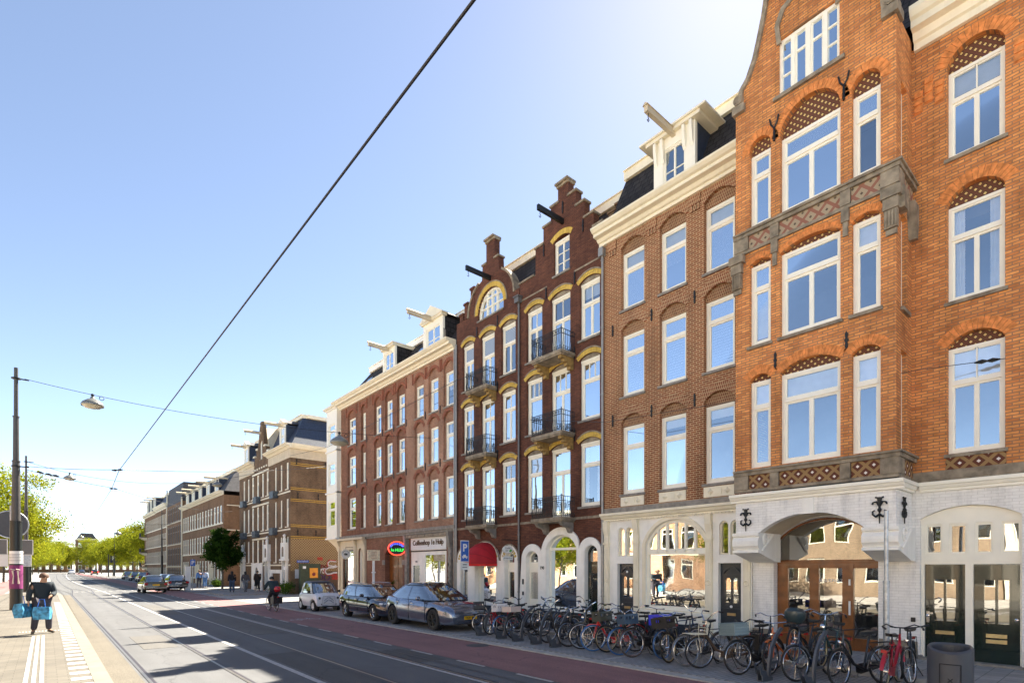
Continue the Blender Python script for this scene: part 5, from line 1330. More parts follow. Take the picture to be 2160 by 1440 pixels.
# ================================================================ farther houses of the row
def row_house(name,label,Y0,Y1,zc,mat,us,fl,arched=False,roofz=2.4,dorm=(),side=True,fw=.09,cap='cream',wood='frame'):
    B=Bld(name,label,(Y0+Y1)/2,'building')
    B.shell(Y0,Y1,zc,mat)
    cols=us
    H=[arc_loop(a,b,z0,z1,.1 if arched else 0,4) for a,b in cols for z0,z1 in fl]
    B.wall([(Y0,.1),(Y1,.1),(Y1,zc),(Y0,zc)],H,mat)
    for a,b in cols:
        for z0,z1 in fl: B.window(a,b,z0,z1,rec=.05,fw=fw,tr=.35,sill=None,sash=.05,mat=wood)
    for z0,z1 in fl: B.p(MB().box(W-.05,W-.002,Y0+.3,Y1-.3,z0-.16,z0-.01),'sill_course',cap)
    return B
us=[]
y=68.6
for k in range(5):
    for j in range(3): us.append((y+j*1.5,y+j*1.5+1.0))
    y+=4.75
F=row_house('terrace_block','brown terrace with tall narrow white windows and grey mansard dormers behind the small dark tree',67.7,92,10.4,'br_far',us,[(7.3,9.3),(4.0,6.1),(.9,3.0)],arched=True)
F.cornice(67.7,92,10.4,10.85,out=.55)
F.mansard(67.7,92,10.85,13.4,W+.1,W+1.6,'slate',hip0=True)
for y in (71,75.5,80,84.5,88.5): F.dormer(y,y+1.5,10.85,12.6,W+.1,W+1.8,'flat',True,side='slate_b',beam=.1,beamout=1.3)
F.p(MB().box(W+.31,W+10,67.68,67.699,9.2,9.3).box(W+.31,W+10,67.68,67.699,6.4,6.5).box(W+.31,W+10,67.68,67.699,4.6,4.7),'brick_band','cream')
m=MB()
for k in range(6): 
    y=68.6+k*3.9; m.box(W-.06,W-.002,y,y+2.4,.1,2.6 if k%2 else .8)
F.p(m,'plaster_porch','beige')
us=[(93.3+k*1.5,94.3+k*1.5) for k in range(8)]
G=row_house('modern_block','tall dark narrow block with full height vertical window strips and sloping slate roof',92.05,105.6,12.0,'br_far',us,[(9.2,11.6),(5.8,8.6),(2.4,5.2),(.3,2.1)],wood='post_grey',fw=.14,cap='beige')
G.p(MB().plate([(W,12.0),(W+2.6,12.0),(W+5.5,15.5),(W,15.5)][0:0]+[(W+9,12),(W+.0,12.0),(W+.3,14.9),(W+9,14.9)],[],93,105.6,'y'),'roof','slate')
G.p(MB().box(W-.1,W+.1,105.35,105.6,.1,14.9).box(W-.14,W-.003,92.1,92.4,.1,12.5),'corner_post','cream')
us=[(107+k*1.35,107.9+k*1.35) for k in range(18)]
Hh=row_house('gabled_row','farthest brown brick row with dark balconies and a cream cornice, right beside the yellow-green trees',105.65,132.4,12.0,'br_far',us,[(9.0,11.2),(5.9,8.0),(2.9,5.0),(.5,2.2)],fw=.08)
Hh.cornice(105.65,118,12.0,12.9,out=.5); Hh.cornice(118.3,132.4,11.9,12.5,out=.5)
Hh.mansard(105.65,132.4,12.9,15.2,W+.1,W+1.6,'slate_b')
for y in (118.5,123,127.5): Hh.dormer(y,y+2.0,12.55,14.9,W+.0,W+1.8,'flat',True,side='slate_b',beam=.1,beamout=1.2)
for z in (8.2,5.2,2.4): Hh.balcony(129,131.5,z,out=1.0)
# ================================================================ the sunlit side of the street opposite (behind the camera's left)
M_['br_opp']=brick('sunlit_brick',(.60,.33,.19),(.52,.27,.15),(.42,.30,.2),tone=.15)
M_['opp_cream']=pm('sunlit_plaster',(.80,.74,.62),.7,var=.06)
M_['opp_taupe']=brick('sunlit_taupe_brick',(.40,.29,.20),(.34,.25,.17),(.3,.24,.17),tone=.15)
def opposite(y0,y1,h,mat,n,label):
    X=-15.0
    r=thing('opposite_house',label,'house',(X,(y0+y1)/2,0)); off=(X,(y0+y1)/2,0)
    fl=[]; z=1.0
    while z+2<h-.3: fl.append((z,z+1.9)); z+=3.0
    H=[]; cs=[]
    for k in range(n):
        c=y0+(y1-y0)*(k+.5)/n; cs.append(c)
        for a,b in fl: H.append([(c-.6,a),(c+.6,a),(c+.6,b),(c-.6,b)])
    MB().plate([(y0,.1),(y1,.1),(y1,h),(y0,h)],H,X,X-.3).build('wall',M_[mat],r,off)
    MB().box(X-6,X-.31,y0,y1,.1,h-.01).build('body',M_[mat],r,off)
    MB().box(X-6,X+.35,y0,y1,h,h+.4).build('cornice',M_['cream'],r,off)
    for c in cs:
        for a,b in fl:
            w_=MB().plate([(c-.59,a+.01),(c+.59,a+.01),(c+.59,b-.01),(c-.59,b-.01)],[[(c-.5,a+.1),(c+.5,a+.1),(c+.5,b-.55),(c-.5,b-.55)],[(c-.5,b-.45),(c+.5,b-.45),(c+.5,b-.1),(c-.5,b-.1)]],X-.05,X-.12).build('window',M_['frame'],r,off)
            MB().box(X-.1,X-.105,c-.5,c+.5,a+.1,b-.1).build('pane',M_['glass'],w_,off)
for y0,y1,h,mat,n,l in ((-22,-8,8.3,'br_opp',7,'orange brick house across the street, seen only mirrored in the shop doors'),
    (-7.9,6,8.0,'opp_cream',6,'cream plastered house across the street, mirrored in the shop glass'),
    (6.1,20,8.9,'opp_taupe',7,'taupe brick house across the street, mirrored in the shop windows'),
    (20.1,36,8.0,'br_opp',7,'third orange brick house across the street opposite the parked cars'),
    (36.1,60,8.4,'br_opp',10,'long orange brick row across the street beyond the tram stop')):
    opposite(y0,y1,h,mat,n,l)
# ================================================================ poles, wires, lamps, signs
def P3(u,v,d):      # point at depth d on the bearing (u,v)
    x=(u-1080)/1150*d; c,s=.7602,.6498
    return (x*c+d*s, -x*s+d*c, 2.2+(1196-v)/1150*d)
M_['shaft']=pm('dark_grey_pole_paint',(.075,.072,.068),.5,.2,var=.1)
def tram_pole(x,y,h,label,posters=False,sleeve=4.3,rb=.21):
    o=thing('tram_pole',label,'pole',(x,y,.25)); off=(x,y,.25)
    MB().tube([(x,y,.25),(x,y,sleeve)],[rb,rb*.9],20).tube([(x,y,sleeve),(x,y,sleeve+.04)],rb*.96,20).build('sleeve',M_['post_dark'],o,off,smooth='auto')
    MB().tube([(x,y,sleeve+.04),(x,y,h*.62)],[rb*.72,rb*.58],18).tube([(x,y,h*.62),(x,y,h*.80)],[rb*.5,rb*.44],16).tube([(x,y,h*.80),(x,y,h)],[rb*.36,rb*.33],14).cyl((x,y,h*.62),rb*.68,.05,18).cyl((x,y,h*.80),rb*.55,.05,18).build('shaft',M_['shaft'],o,off,smooth='auto')
    m=MB()
    for z in (h*.955,h*.60): m.cyl((x,y,z),rb*.75,.05,14).box(x-.12,x+.45,y-.03,y+.03,z,z+.05)
    m.build('clamp',M_['iron'],o,off)
    return o,off
p1=(-1.02,38.2)
# pole 1: base at u=36, v=1285 on the platform
po,poff=tram_pole(-1.05,34.0,11.4,'tall dark tram pole with purple poster sleeve on the platform, nearest the camera',rb=.235)
x,y=-1.05,34.0
MB().tube([(x,y,1.22),(x,y,2.30)],.243,20,caps=False).build('purple_poster',pm('purple_poster',(.20,.025,.13),.6,var=.3,scale=3),po,poff,smooth='auto')
m=MB()
for s_ in (-1,1): m.tube([(x+s_*.09-.02,y-.255,2.05),(x+s_*.08,y-.26,1.80),(x+s_*.10,y-.255,1.45)],[.045,.022,.04],6).tube([(x+s_*.09-.09,y-.25,2.12),(x+s_*.09+.06,y-.25,2.08)],.025,5)
m.build('poster_picture',pm('pale_print',(.62,.52,.45),.6),po,poff)
MB().tube([(x,y,2.37),(x,y,2.95)],.243,20,caps=False).build('timetable',M_['signwhite'],po,poff,smooth='auto')
m=MB()
for i in range(6): m.tube([(x,y,2.45+i*.07),(x,y,2.47+i*.07)],.246,20,caps=False)
m.build('timetable_print',M_['post_grey'],po,poff)
# signs seen from behind on a thin post just beyond pole 1
xs,ys=-1.32,36.5
so_=thing('sign_cluster','grey backs of a round sign and four boxes on a post behind the nearest pole','road signs',(xs,ys,.25)); off=(xs,ys,.25)
MB().cyl((xs,ys,.25),.05,5.0,10).build('post',M_['galv'],so_,off)
k=28.4/1150
MB().cyl((xs,ys-.02,4.32),.66,.04,28,'y').build('round_sign_back',M_['grey_bin'],so_,off)
MB().torus((xs,ys-.03,4.32),.66,.03,28,6,'y').build('rim',M_['galv'],so_,off)
for nm,a,b,z0,z1,mt in (('sign_box',-.78,-.14,2.85,3.55,'post_grey'),('sign_box',.14,.80,2.85,3.55,'post_grey'),('small_sign_box',-.70,-.12,2.28,2.80,'signwhite'),('small_sign_box',.14,.74,2.28,2.80,'galv')):
    q=MB().box(xs+a,xs+b,ys-.05,ys+.03,z0,z1).build(nm,M_[mt],so_,off)
    MB().box(xs+a-.03,xs+a-.002,ys-.06,ys+.04,z0-.03,z1+.03).box(xs+b+.002,xs+b+.03,ys-.06,ys+.04,z0-.03,z1+.03).box(xs+a,xs+b,ys-.06,ys+.04,z1+.002,z1+.03).box(xs+a,xs+b,ys-.06,ys+.04,z0-.03,z0-.002).build('rim',M_['signwhite'],q,off)
# pole 2
tram_pole(-1.18,57,10.9,'slimmer tram pole farther along the platform behind the nearest pole',rb=.20,sleeve=3.9)
tram_pole(12.35,90,10.2,'grey street pole with black sleeve before the far terrace',rb=.16,sleeve=3.8)
tram_pole(-1.6,95,10.4,'distant tram pole left of the road among the yellow-green trees',rb=.16,sleeve=3.8)
tram_pole(11.6,150,10,'far pole beside the blue parking board',rb=.15,sleeve=3.6)
# lamps
def wire(name,pts,r,label,cat='cable',group=None):
    c=pts[0]; m=MB().tube(pts,r,5); o=m.build(name,M_['black'],None,c); o.location=c
    return tag(o,label,cat,group)
def sag(a,b,s,n=12):
    a=Vector(a);b=Vector(b); return [tuple(a+(b-a)*(i/n)-Vector((0,0,s*4*(i/n)*(1-i/n)))) for i in range(n+1)]
def lamp(p,label,s=1.0):
    x,y,z=p; o=thing('hanging_street_lamp',label,'street lamp',(x,y,z)); off=p
    MB().lathe([(.0,.0),(.07*s,-.02),(.10*s,-.10*s),(.20*s,-.15*s),(.40*s,-.30*s),(.46*s,-.42*s),(.44*s,-.46*s)],(x,y,z-.08*s),20).build('lamp_shade',pm('lamp_enamel',(.25,.25,.23),.4,.3,var=.1),o,off,smooth=True) if False else MB().lathe([(.0,.0),(.07*s,-.02),(.10*s,-.10*s),(.20*s,-.15*s),(.40*s,-.30*s),(.46*s,-.42*s),(.44*s,-.46*s)],(x,y,z-.08*s),20).build('lamp_shade',M_['lampgrey'],o,off,smooth=True)
    MB().lathe([(.42*s,-.44*s),(.30*s,-.54*s),(0,-.60*s)],(x,y,z-.08*s),20).build('diffuser',M_['lampglass'],o,off,smooth=True)
    MB().lathe([(0,.06),(.06*s,.03),(.07*s,-.05),(.0,-.1)],(x,y,z),10).torus((x+.35*s,y,z-.1),.09*s,.015,14,5,'y').build('hanger',M_['iron'],o,off)
    return o
M_['lampgrey']=pm('lamp_enamel',(.22,.22,.20),.35,.4,var=.1); M_['lampglass']=pm('lamp_glass',(.42,.40,.30),.2,var=.05)
# contact wire of the near track (4-5 mm copper pair, carried by span wires)
CW=[(2.25,-14,6.12),(2.25,27.2,6.12),(2.47,33.4,6.08),(3.0,64.5,6.1),(2.4,100,6.1),(3.2,180,6.1),(5,260,6.1)]
o=MB().tube(CW,.013,6).build('contact_wire',M_['black'],None,CW[0]); o.location=CW[0]; tag(o,'thick black overhead tram wire crossing the sky from top centre to lower left','overhead wire')
CW2=[(5.8,27,6.1),(5.9,60,6.1),(5.2,100,6.1),(6.6,180,6.1)]
o=MB().tube(CW2,.012,5).build('contact_wire',M_['black'],None,CW2[0]); o.location=CW2[0]; tag(o,'thin far overhead tram wire of the second track low over the distant road','overhead wire')
top1=(-.75,34.0,10.95)
d1=P3(700,880,27)
aE=(W-.05,24.2,8.9)
L1=sag(top1,aE,.55,16); wire('span_wire',L1,.012,'thin span wire from the top of the nearest pole to the long brick building')
i=2
def at_u(L,u):
    for a,b in zip(L,L[1:]):
        ua,ub=[1080+1150*((p[0]*.7602-p[1]*.6498)/(p[0]*.6498+p[1]*.7602)) for p in (a,b)]
        if (ua-u)*(ub-u)<=0:
            t=(u-ua)/(ub-ua); return tuple(a[k]+(b[k]-a[k])*t for k in range(3))
    return L[0]
lamp(at_u(L1,195),'large grey hanging lamp nearest the left pole, high against the sky')
lamp(at_u(L1,716),'grey hanging lamp in front of the white corner oriel')
s2=(-1.0,57,10.4)
L2=sag(s2,(W,50.0,10.9),1.5,18); wire('span_wire',L2,.015,'thin span wire from the second pole to the corner block')
lamp(at_u(L2,147),'small hanging lamp just right of the second pole',.9)
lamp(at_u(L2,458),'small hanging lamp in front of the far terrace dormers',.9)
s3=(-.7,34.0,6.9)
wire('span_wire',sag(s3,(2.25,27.2,6.16),.05,6)+sag((2.25,27.2,6.16),(W-.02,38.3,9.4),.2,10)[1:],.012,'span wire holding up the thick tram wire at its upper joint')
wire('span_wire',sag((-.72,34.0,6.75),(2.47,33.4,6.14),.05,6)+sag((2.47,33.4,6.14),(W,64,8.2),.4,10)[1:],.012,'span wire holding up the tram wire at its lower joint')
wire('span_wire',sag((-5,95,9.2),(W,100,9.0),.6,8),.02,'first far span wire over the road above the yellow-green trees')
wire('span_wire',sag((-5,130,9.3),(W,128,9.3),.7,8),.025,'second far span wire, low between the distant trees')
wire('span_wire',sag((-4,170,9),(14,170,9),.7,8),.03,'third and farthest span wire at the end of the street')
for k,(lx,ly,lz) in enumerate(((9.8,120,8.8),(5.0,131,8.4))): lamp((lx,ly,lz),('tiny far hanging lamp before the gabled row','tiny far hanging lamp over the road centre')[k],1.2)
# wires in front of the near facades
A_=P3(2230,268,13.2); B_=(W-.05,45.55,11.3)
m_=P3(1560,556,17.5); m2=P3(1270,688,21)
wire('span_wire',[A_,P3(2160,298,13.6),P3(1920,402,14.9),m_,m2,P3(960,803,26),P3(690,943,38),B_],.013,'long thin wire slanting across the facades from the upper right edge')
wire('span_wire',[P3(2230,748,11),P3(2150,752,11.3),P3(1950,778,12),P3(1545,846,15),P3(1280,890,18),P3(960,880,30.5)],.008,'thinnest wire crossing the orange brick house at second floor height')
wire('span_wire',[P3(968,878,27.5),P3(885,905,30),P3(800,935,33),P3(716,903,36)],.008,'short slack wire before the long brick building')
def turnbuckle(p,q,label):
    p=Vector(p);q=Vector(q); o=MB().tube([p,p+(q-p)*.3,p+(q-p)*.5,p+(q-p)*.7,q],[.015,.05,.02,.05,.015],6).build('wire_insulator',M_['iron'],None,tuple(p)); o.location=p; tag(o,label,'insulator')
turnbuckle(P3(2055,765,11.6),P3(2110,757,11.4),'black insulator on the thin wire in front of the right-hand window')
turnbuckle(P3(236,992,22.0),P3(259,990,22.0),'black clamp where the thick tram wire meets its upper span wire')
turnbuckle(P3(230,1030,27.0),P3(248,1030.5,27.0),'black clamp where the tram wire meets its lower span wire')
o=thing('joint_hardware','chain of black insulators on the span wire right of the nearest pole','insulator',P3(60,992,27.6))
for k,(u,v) in enumerate(((85,996),(103,1000),(118,1003))):
    pp=P3(u,v,25.6); MB().tube([P3(u-7,v-1.6,25.6),pp,P3(u+7,v+1.6,25.6)],[.02,.06,.02],6).build('insulator',M_['iron'],o,tuple(o.location))
# signs on the right
o=thing('parking_sign','blue parking sign with white letter on a grey post left of the red awning','traffic sign',(13.0,FY(979,13.0),.11)); px,py=13.0,FY(979,13.0); off=(px,py,.11)
MB().cyl((px,py,.11),.03,3.05,10).build('post',M_['galv'],o,off)
MB().box(px-.21,px+.21,py-.045,py-.033,2.42,3.30).build('white_edge',M_['signwhite'],o,off)
MB().box(px-.185,px+.185,py-.052,py-.0455,2.45,3.27).build('blue_plate',M_['signblue'],o,off)
text_mesh('P',.42,M_['signwhite'],o,.002,M=on_side(px,py-.054,2.99),off=off,bold=.012)
MB().box(px-.13,px+.13,py-.056,py-.0525,2.60,2.66).box(px-.08,px+.05,py-.056,py-.0525,2.661,2.72).tube([(px-.08,py-.055,2.59),(px-.08,py-.055,2.56)],.03,6).tube([(px+.08,py-.055,2.59),(px+.08,py-.055,2.56)],.03,6).build('tow_symbol',M_['signwhite'],o,off)
MB().box(px-.20,px+.20,py-.045,py-.035,2.10,2.40).build('small_plate',M_['signwhite'],o,off)
MB().box(px-.1,px+.1,py-.05,py-.0455,2.3,2.33).box(px-.12,px+.12,py-.05,py-.0455,2.2,2.22).build('small_print',M_['ink'],o,off)
# cheese shop oval sign
x=W-.55; y=FY(1071,x)
o=thing('hanging_sign','white oval hanging sign with green leaf over a small white name board','sign',(x,y,2.9)); off=(x,y,2.9)
n=24; E=[(x+.28*math.cos(2*math.pi*k/n),2.95+.16*math.sin(2*math.pi*k/n)) for k in range(n)]
MB().plate(E,[],y-.02,y+.02,'y').build('oval_board',M_['signwhite'],o,off)
text_mesh('Caulils',.10,M_['ink'],o,.002,M=on_side(x-.02,y-.022,3.0),off=off); text_mesh('KEF',.09,M_['ink'],o,.002,M=on_side(x-.06,y-.022,2.89),off=off)
MB().plate([(x+.05,2.86),(x+.14,2.84),(x+.22,2.90),(x+.18,2.96),(x+.10,2.95)],[],y-.024,y-.0205,'y').build('leaf',pm('sign_green',(.12,.42,.08),.5),o,off)
MB().box(x-.27,x+.27,y-.02,y+.02,2.52,2.66).build('name_board',M_['signwhite'],o,off)
text_mesh('fromages & vins',.07,M_['ink'],o,.002,M=on_side(x,y-.023,2.59),off=off)
MB().tube([(x-.3,y,3.35),(W,y,3.35)],.014,5).tube([(x-.2,y,3.35),(x-.2,y,2.5)],.008,4).tube([(x+.2,y,3.35),(x+.2,y,2.5)],.008,4).tube([(W,y,3.2),(x+.1,y,3.35)],.01,4).build('bracket',M_['iron'],o,off)
# galvanised post
px,py=12.2,3.27
o=thing('steel_post','bare galvanised steel post between the bicycles and the white ground floor','post',(px,py,.045)); off=(px,py,.045)
MB().tube([(px,py,.045),(px,py,1.92)],.052,14).build('lower_tube',M_['galv'],o,off,smooth='auto'); MB().tube([(px,py,1.92),(px,py,3.28)],.036,14).cyl((px,py,1.90),.058,.05,14).build('upper_tube',M_['galv'],o,off,smooth='auto')
# litter bin
bx,by=10.6,2.0
o=thing('litter_bin','rounded dark grey steel litter bin with open slot and embossed crosses at the right','litter bin',(bx,by,.045)); off=(bx,by,.045)
RB=.285; n=28; m=MB()
def bz(a): return 1.08-.10*math.cos(a-R(230))*0-.0
vs=[]; m.lathe([(RB,.06),(RB,.80)],(bx,by,0),n)
ca=math.atan2(0-by,0-bx)
def rimz(a,top): return top-.045*math.cos(a-ca)-.03*math.cos(a-ca)**2
ring=lambda rr_,f:[(bx+rr_*math.cos(2*math.pi*k/n),by+rr_*math.sin(2*math.pi*k/n),f(2*math.pi*k/n)) for k in range(n+1)]
o1=ring(RB,lambda a:.80); o2=ring(RB,lambda a:rimz(a,.97)); o3=ring(RB*.90,lambda a:rimz(a,1.0)); o4=ring(RB*.84,lambda a:rimz(a,.97)); o5=ring(RB*.84,lambda a:.62)
m.strip(o1,o2).lathe([(RB*.98,.06),(RB*.98,.045)],(bx,by,0),n)
body=m.build('body',M_['grey_bin'],o,off,smooth='auto')
MB().strip(o2,o3).strip(o3,o4).strip(o4,o5).build('rim',M_['grey_bin'],o,off,smooth='auto')
MB().lathe([(0,.62),(RB*.83,.62),(RB*.83,.84)],(bx,by,0),n).build('liner',M_['black'],o,off)
m=MB(); nx,ny=math.cos(ca),math.sin(ca); tx,ty=-ny,nx
m2=MB()
for i in range(9):
    a0=ca+R(-24+i*5.33)
arc=[(bx+(RB+.006)*math.cos(ca+R(q)),by+(RB+.006)*math.sin(ca+R(q))) for q in range(-26,27,4)]
for z in (.16,.74): m.tube([(p[0],p[1],z) for p in arc],.006,4,caps=False)
for p in (arc[0],arc[-1]): m.tube([(p[0],p[1],.16),(p[0],p[1],.74)],.006,4)
m.build('door_seam',M_['black'],o,off)
m=MB(); c_=Vector((bx+nx*(RB+.006),by+ny*(RB+.006),0)); t_=Vector((tx,ty,0))
for zc in (.50,.42,.34):
    for s_ in (-1,1): m.tube([c_+t_*(-.03*s_)+Vector((0,0,zc-.03)),c_+t_*(.03*s_)+Vector((0,0,zc+.03))],.006,4)
m.build('embossed_crosses',M_['black'],o,off)
# bin at the left edge, shelter roof
x,y=-1.9,26.5
o=thing('platform_bin','beige-grey cylindrical litter bin cut by the left picture edge','litter bin',(x,y,.25)); off=(x,y,.25)
MB().lathe([(.22,.25),(.22,1.35),(.20,1.40),(0,1.42)],(x,y,0),20).build('body',M_['post_grey'],o,off,smooth='auto'); MB().box(x-.08,x+.08,y-.235,y-.2,1.15,1.25).build('slot',M_['black'],o,off)
x,y=-1.9,22.0
o=thing('tram_shelter','cream roof edge of a tram shelter entering at the left picture edge','tram shelter',(x,y,.25)); off=(x,y,.25)
MB().plate([(-5,3.35),(-1.45,3.02),(-1.43,3.16),(-5,3.55)],[],19,24.5,'y').build('roof',M_['cream'],o,off)
MB().box(-4.8,-4.77,19.4,24,.25,3.3).build('rear_glass',glassmat('shelter_glass',refl=.1,trans=.9),o,off); MB().cyl((-4.7,19.4,.25),.05,3.1,8).build('post',M_['post_grey'],o,off)
MB().box(-1.55,-1.5,24.0,24.4,3.22,3.30).build('red_lamp',pm('red_marker',(.5,.02,.02),.5),o,off)
# parking column, dark parking board, blue P
x,y=10.3,59.7
o=thing('parking_meter_column','white upright pillar with a blue letter P flag beside the parked dark car','parking sign',(x,y,.03)); off=(x,y,.03)
MB().box(x-.22,x+.22,y-.1,y+.1,.03,2.3).build('pillar',M_['signwhite'],o,off)
MB().cyl((x+.38,y,.03),.03,3.0,8).build('post',M_['galv'],o,off); MB().box(x+.2,x+.62,y-.03,y+.0,2.35,2.95).build('flag',M_['signblue'],o,off)
text_mesh('P',.5,M_['signwhite'],o,.01,M=on_side(x+.41,y-.04,2.65),off=off,bold=.01)
x,y=16.5,150
o=thing('parking_board','large dark blue hanging board with white P beyond the row of houses','parking sign',(x,y,0)); off=(x,y,0)
x,y,z=P3(241,1178,125); o.location=(x,y,0); off=(x,y,0)
MB().box(x-.75,x+.75,y-.1,y+.1,z-.85,z+.85).build('board',pm('navy_board',(.008,.012,.05),.4),o,off); MB().cyl((x-1.05,y,0),.12,z+1,8).build('post',M_['iron'],o,off)
text_mesh('P.',1.2,M_['signwhite'],o,.01,M=on_side(x,y-.12,z+.15),off=off,bold=.03)
# small street furniture before the corner block
x,y,z=P3(664,1225,50); z=0
o=thing('utility_cabinet','dark green street cabinet with an orange poster before the graffiti wall','cabinet',(15.9,44.6,.012)); off=(15.9,44.6,.012)
cx0=16.35
MB().box(cx0-.75,cx0+.85,44.4,44.9,.012,2.5).build('case',pm('cabinet_green',(.03,.05,.025),.5,var=.3),o,off)
MB().box(cx0-.05,cx0+.62,44.36,44.398,1.35,2.15).build('orange_poster',pm('orange_poster',(.80,.32,.03),.6,var=.15),o,off)
MB().lathe([(0,0),(.15,.01),(.0,.03)],(cx0+.28,44.35,1.65),10,'y').build('poster_picture',pm('dark_red_print',(.2,.02,.02),.6),o,off)
MB().box(cx0-.6,cx0-.35,44.38,44.398,2.1,2.3).build('sticker',M_['signwhite'],o,off)
x,y=14.5,45.0
o=thing('post_sign_pole','thin grey post standing close to the graffiti wall','post',(x,y,.012)); off=(x,y,.012)
MB().cyl((x,y,.012),.03,2.3,8).build('tube',M_['galv'],o,off); MB().box(x-.12,x+.12,y-.04,y-.031,2.0,2.3).build('plate',M_['signwhite'],o,off)
# ================================================================ bicycles
CACHE={}
def cmesh(key,fn,mat,smooth='auto'):
    k=(key,mat.name)
    if k not in CACHE: CACHE[k]=fn().mesh(key,mat,(0,0,0),smooth)
    return CACHE[k]
def colmat(name,c,rough=.3,metal=0,coat=.4):
    return D.materials.get(name) or pm(name,c,rough,metal,var=.05,coat=coat)
RW=.345
def f_tyre(): return MB().torus((0,0,0),RW-.02,.021,30,7,'y')
def f_rim(): return MB().torus((0,0,0),RW-.045,.012,30,5,'y',1.2)
def f_spokes():
    m=MB()
    for i in range(22):
        a=2*math.pi*i/22; b=a+(.5 if i%2 else -.5); s_=.02*(1 if i%2 else -1)
        m.tube([(.03*math.cos(b),s_,.03*math.sin(b)),((RW-.05)*math.cos(a),0,(RW-.05)*math.sin(a))],.0022,3,caps=False)
    return m.cyl((0,-.045,0),.03,.09,8,'y')
def f_frame(kind):
    def g():
        m=MB(); H=(.40,0,.86); Hb=(.43,0,.70); S=(-.22,0,.80); BB_=(-.06,0,.30); A=(-.53,0,RW)
        m.tube([H,Hb],.022,8)
        if kind==0: m.tube([Hb,(.30,0,.45),(.12,0,.33),BB_],.02,8).tube([(.405,0,.82),(.25,0,.55),(.02,0,.42),(-.10,0,.40)],.016,8)
        elif kind==1: m.tube([Hb,BB_],.02,8).tube([(.405,0,.82),S],.016,8)
        else: m.tube([(.42,0,.76),(.18,0,.40),BB_],.03,8)
        m.tube([(-.24,0,.87),BB_],.018,8)
        for y in(-.05,.05): m.tube([A+tuple() if False else (A[0],y,A[2]),(BB_[0],y*.6,BB_[2])],.01,6).tube([(A[0],y,A[2]),(S[0],y*.4,S[2]-.08)],.009,6)
        return m
    return g
def f_fork():
    m=MB().tube([(.385,0,.93),(.40,0,.86),(.44,0,.68)],.017,8)
    for y in(-.05,.05): m.tube([(.44,y*.5,.70),(.455,y,.64),(.50,y,.45),(.54,y,RW)],.011,6)
    return m
def f_bar(kind):
    def g():
        if kind==0: p=[(.12,.29,1.04),(.26,.31,1.07),(.37,.22,1.10),(.39,.08,1.04),(.39,-.08,1.04),(.37,-.22,1.10),(.26,-.31,1.07),(.12,-.29,1.04)]
        elif kind==1: p=[(.28,.32,1.06),(.36,.18,1.04),(.39,0,1.02),(.36,-.18,1.04),(.28,-.32,1.06)]
        else: p=[(.14,.26,1.20),(.28,.28,1.22),(.36,.2,1.16),(.39,.05,1.02),(.39,-.05,1.02),(.36,-.2,1.16),(.28,-.28,1.22),(.14,-.26,1.20)]
        return MB().tube(p,.012,6).tube([(.385,0,.93),(.375,0,1.03)],.013,6)
    return g
def f_grips(kind,side):
    def g():
        p=[[(.12,.29,1.04),(.22,.305,1.062)],[(.28,.32,1.06),(.33,.25,1.05)],[(.14,.26,1.20),(.24,.275,1.215)]][kind]
        sg=1 if side else -1
        return MB().tube([(a,sg*b,c) for a,b,c in p],.019,6)
    return g
def f_saddle():
    m=MB(); n=10; L=[];Q=[]
    prof=[(-.36,.02),(-.34,.09),(-.28,.105),(-.20,.085),(-.12,.04),(-.03,.022),(.0,.01)]
    a=[(x,y,.97+.015*(x<-.25)) for x,y in prof]; b=[(x,-y,z) for x,y,z in a]; c=[(x,y*.9,z-.05) for x,y,z in a]; d=[(x,-y*.9,z-.05) for x,y,z in a]
    m.strip(a,b).strip(a,c).strip(b,d).strip(c,d)
    return m.tube([(-.24,0,.80),(-.26,0,.93)],.012,6)
def f_guards(front):
    def g():
        m=MB(); cx_=.54 if front else -.53; A=[];B=[]
        for i in range(15):
            a=R((60 if front else 5)+i*(105 if front else 165)/14); r=RW+.018
            p=(cx_+r*math.cos(a),RW+r*math.sin(a)); A.append((p[0],.028,p[1])); B.append((p[0],-.028,p[1]))
        m.strip(A,B).strip([(x,y,z) for x,y,z in A],[(x-(x-cx_)*.05,y,z-(z-RW)*.05) for x,y,z in A]); return m
    return g
def f_chain(): return MB().plate([(-.58,.39),(-.60,.33),(-.52,.28),(-.05,.20),(.05,.23),(.06,.34),(-.02,.39),(-.5,.42)],[],-.065,-.05,'y')
def f_crank():
    m=MB().cyl((-.06,-.075,.30),.09,.008,16,'y').tube([(-.06,-.09,.30),(-.0,-.09,.15)],.01,5).tube([(-.06,.07,.30),(-.12,.07,.45)],.01,5)
    return m.box(-.05,.05,-.18,-.095,.13,.155).box(-.17,-.07,.08,.17,.44,.465)
def f_rack():
    m=MB()
    for y in(-.06,0,.06): m.tube([(-.28,y,.76),(-.78,y,.76)],.006,5)
    for x in (-.3,-.5,-.76): m.tube([(x,-.065,.76),(x,.065,.76)],.006,5)
    for y in(-.065,.065): m.tube([(-.70,y,.76),(-.55,y,RW)],.005,4)
    return m
def f_stand(): return MB().tube([(-.12,.05,.28),(-.2,.16,.02)],.009,5).tube([(-.2,.16,.02),(-.26,.17,.01)],.009,5)
def f_lamp(): return MB().lathe([(0,-.05),(.03,-.04),(.04,.02),(0,.03)],(.50,0,.80),10,'x')
def f_tail(): return MB().box(-.83,-.80,-.04,.04,.70,.75)
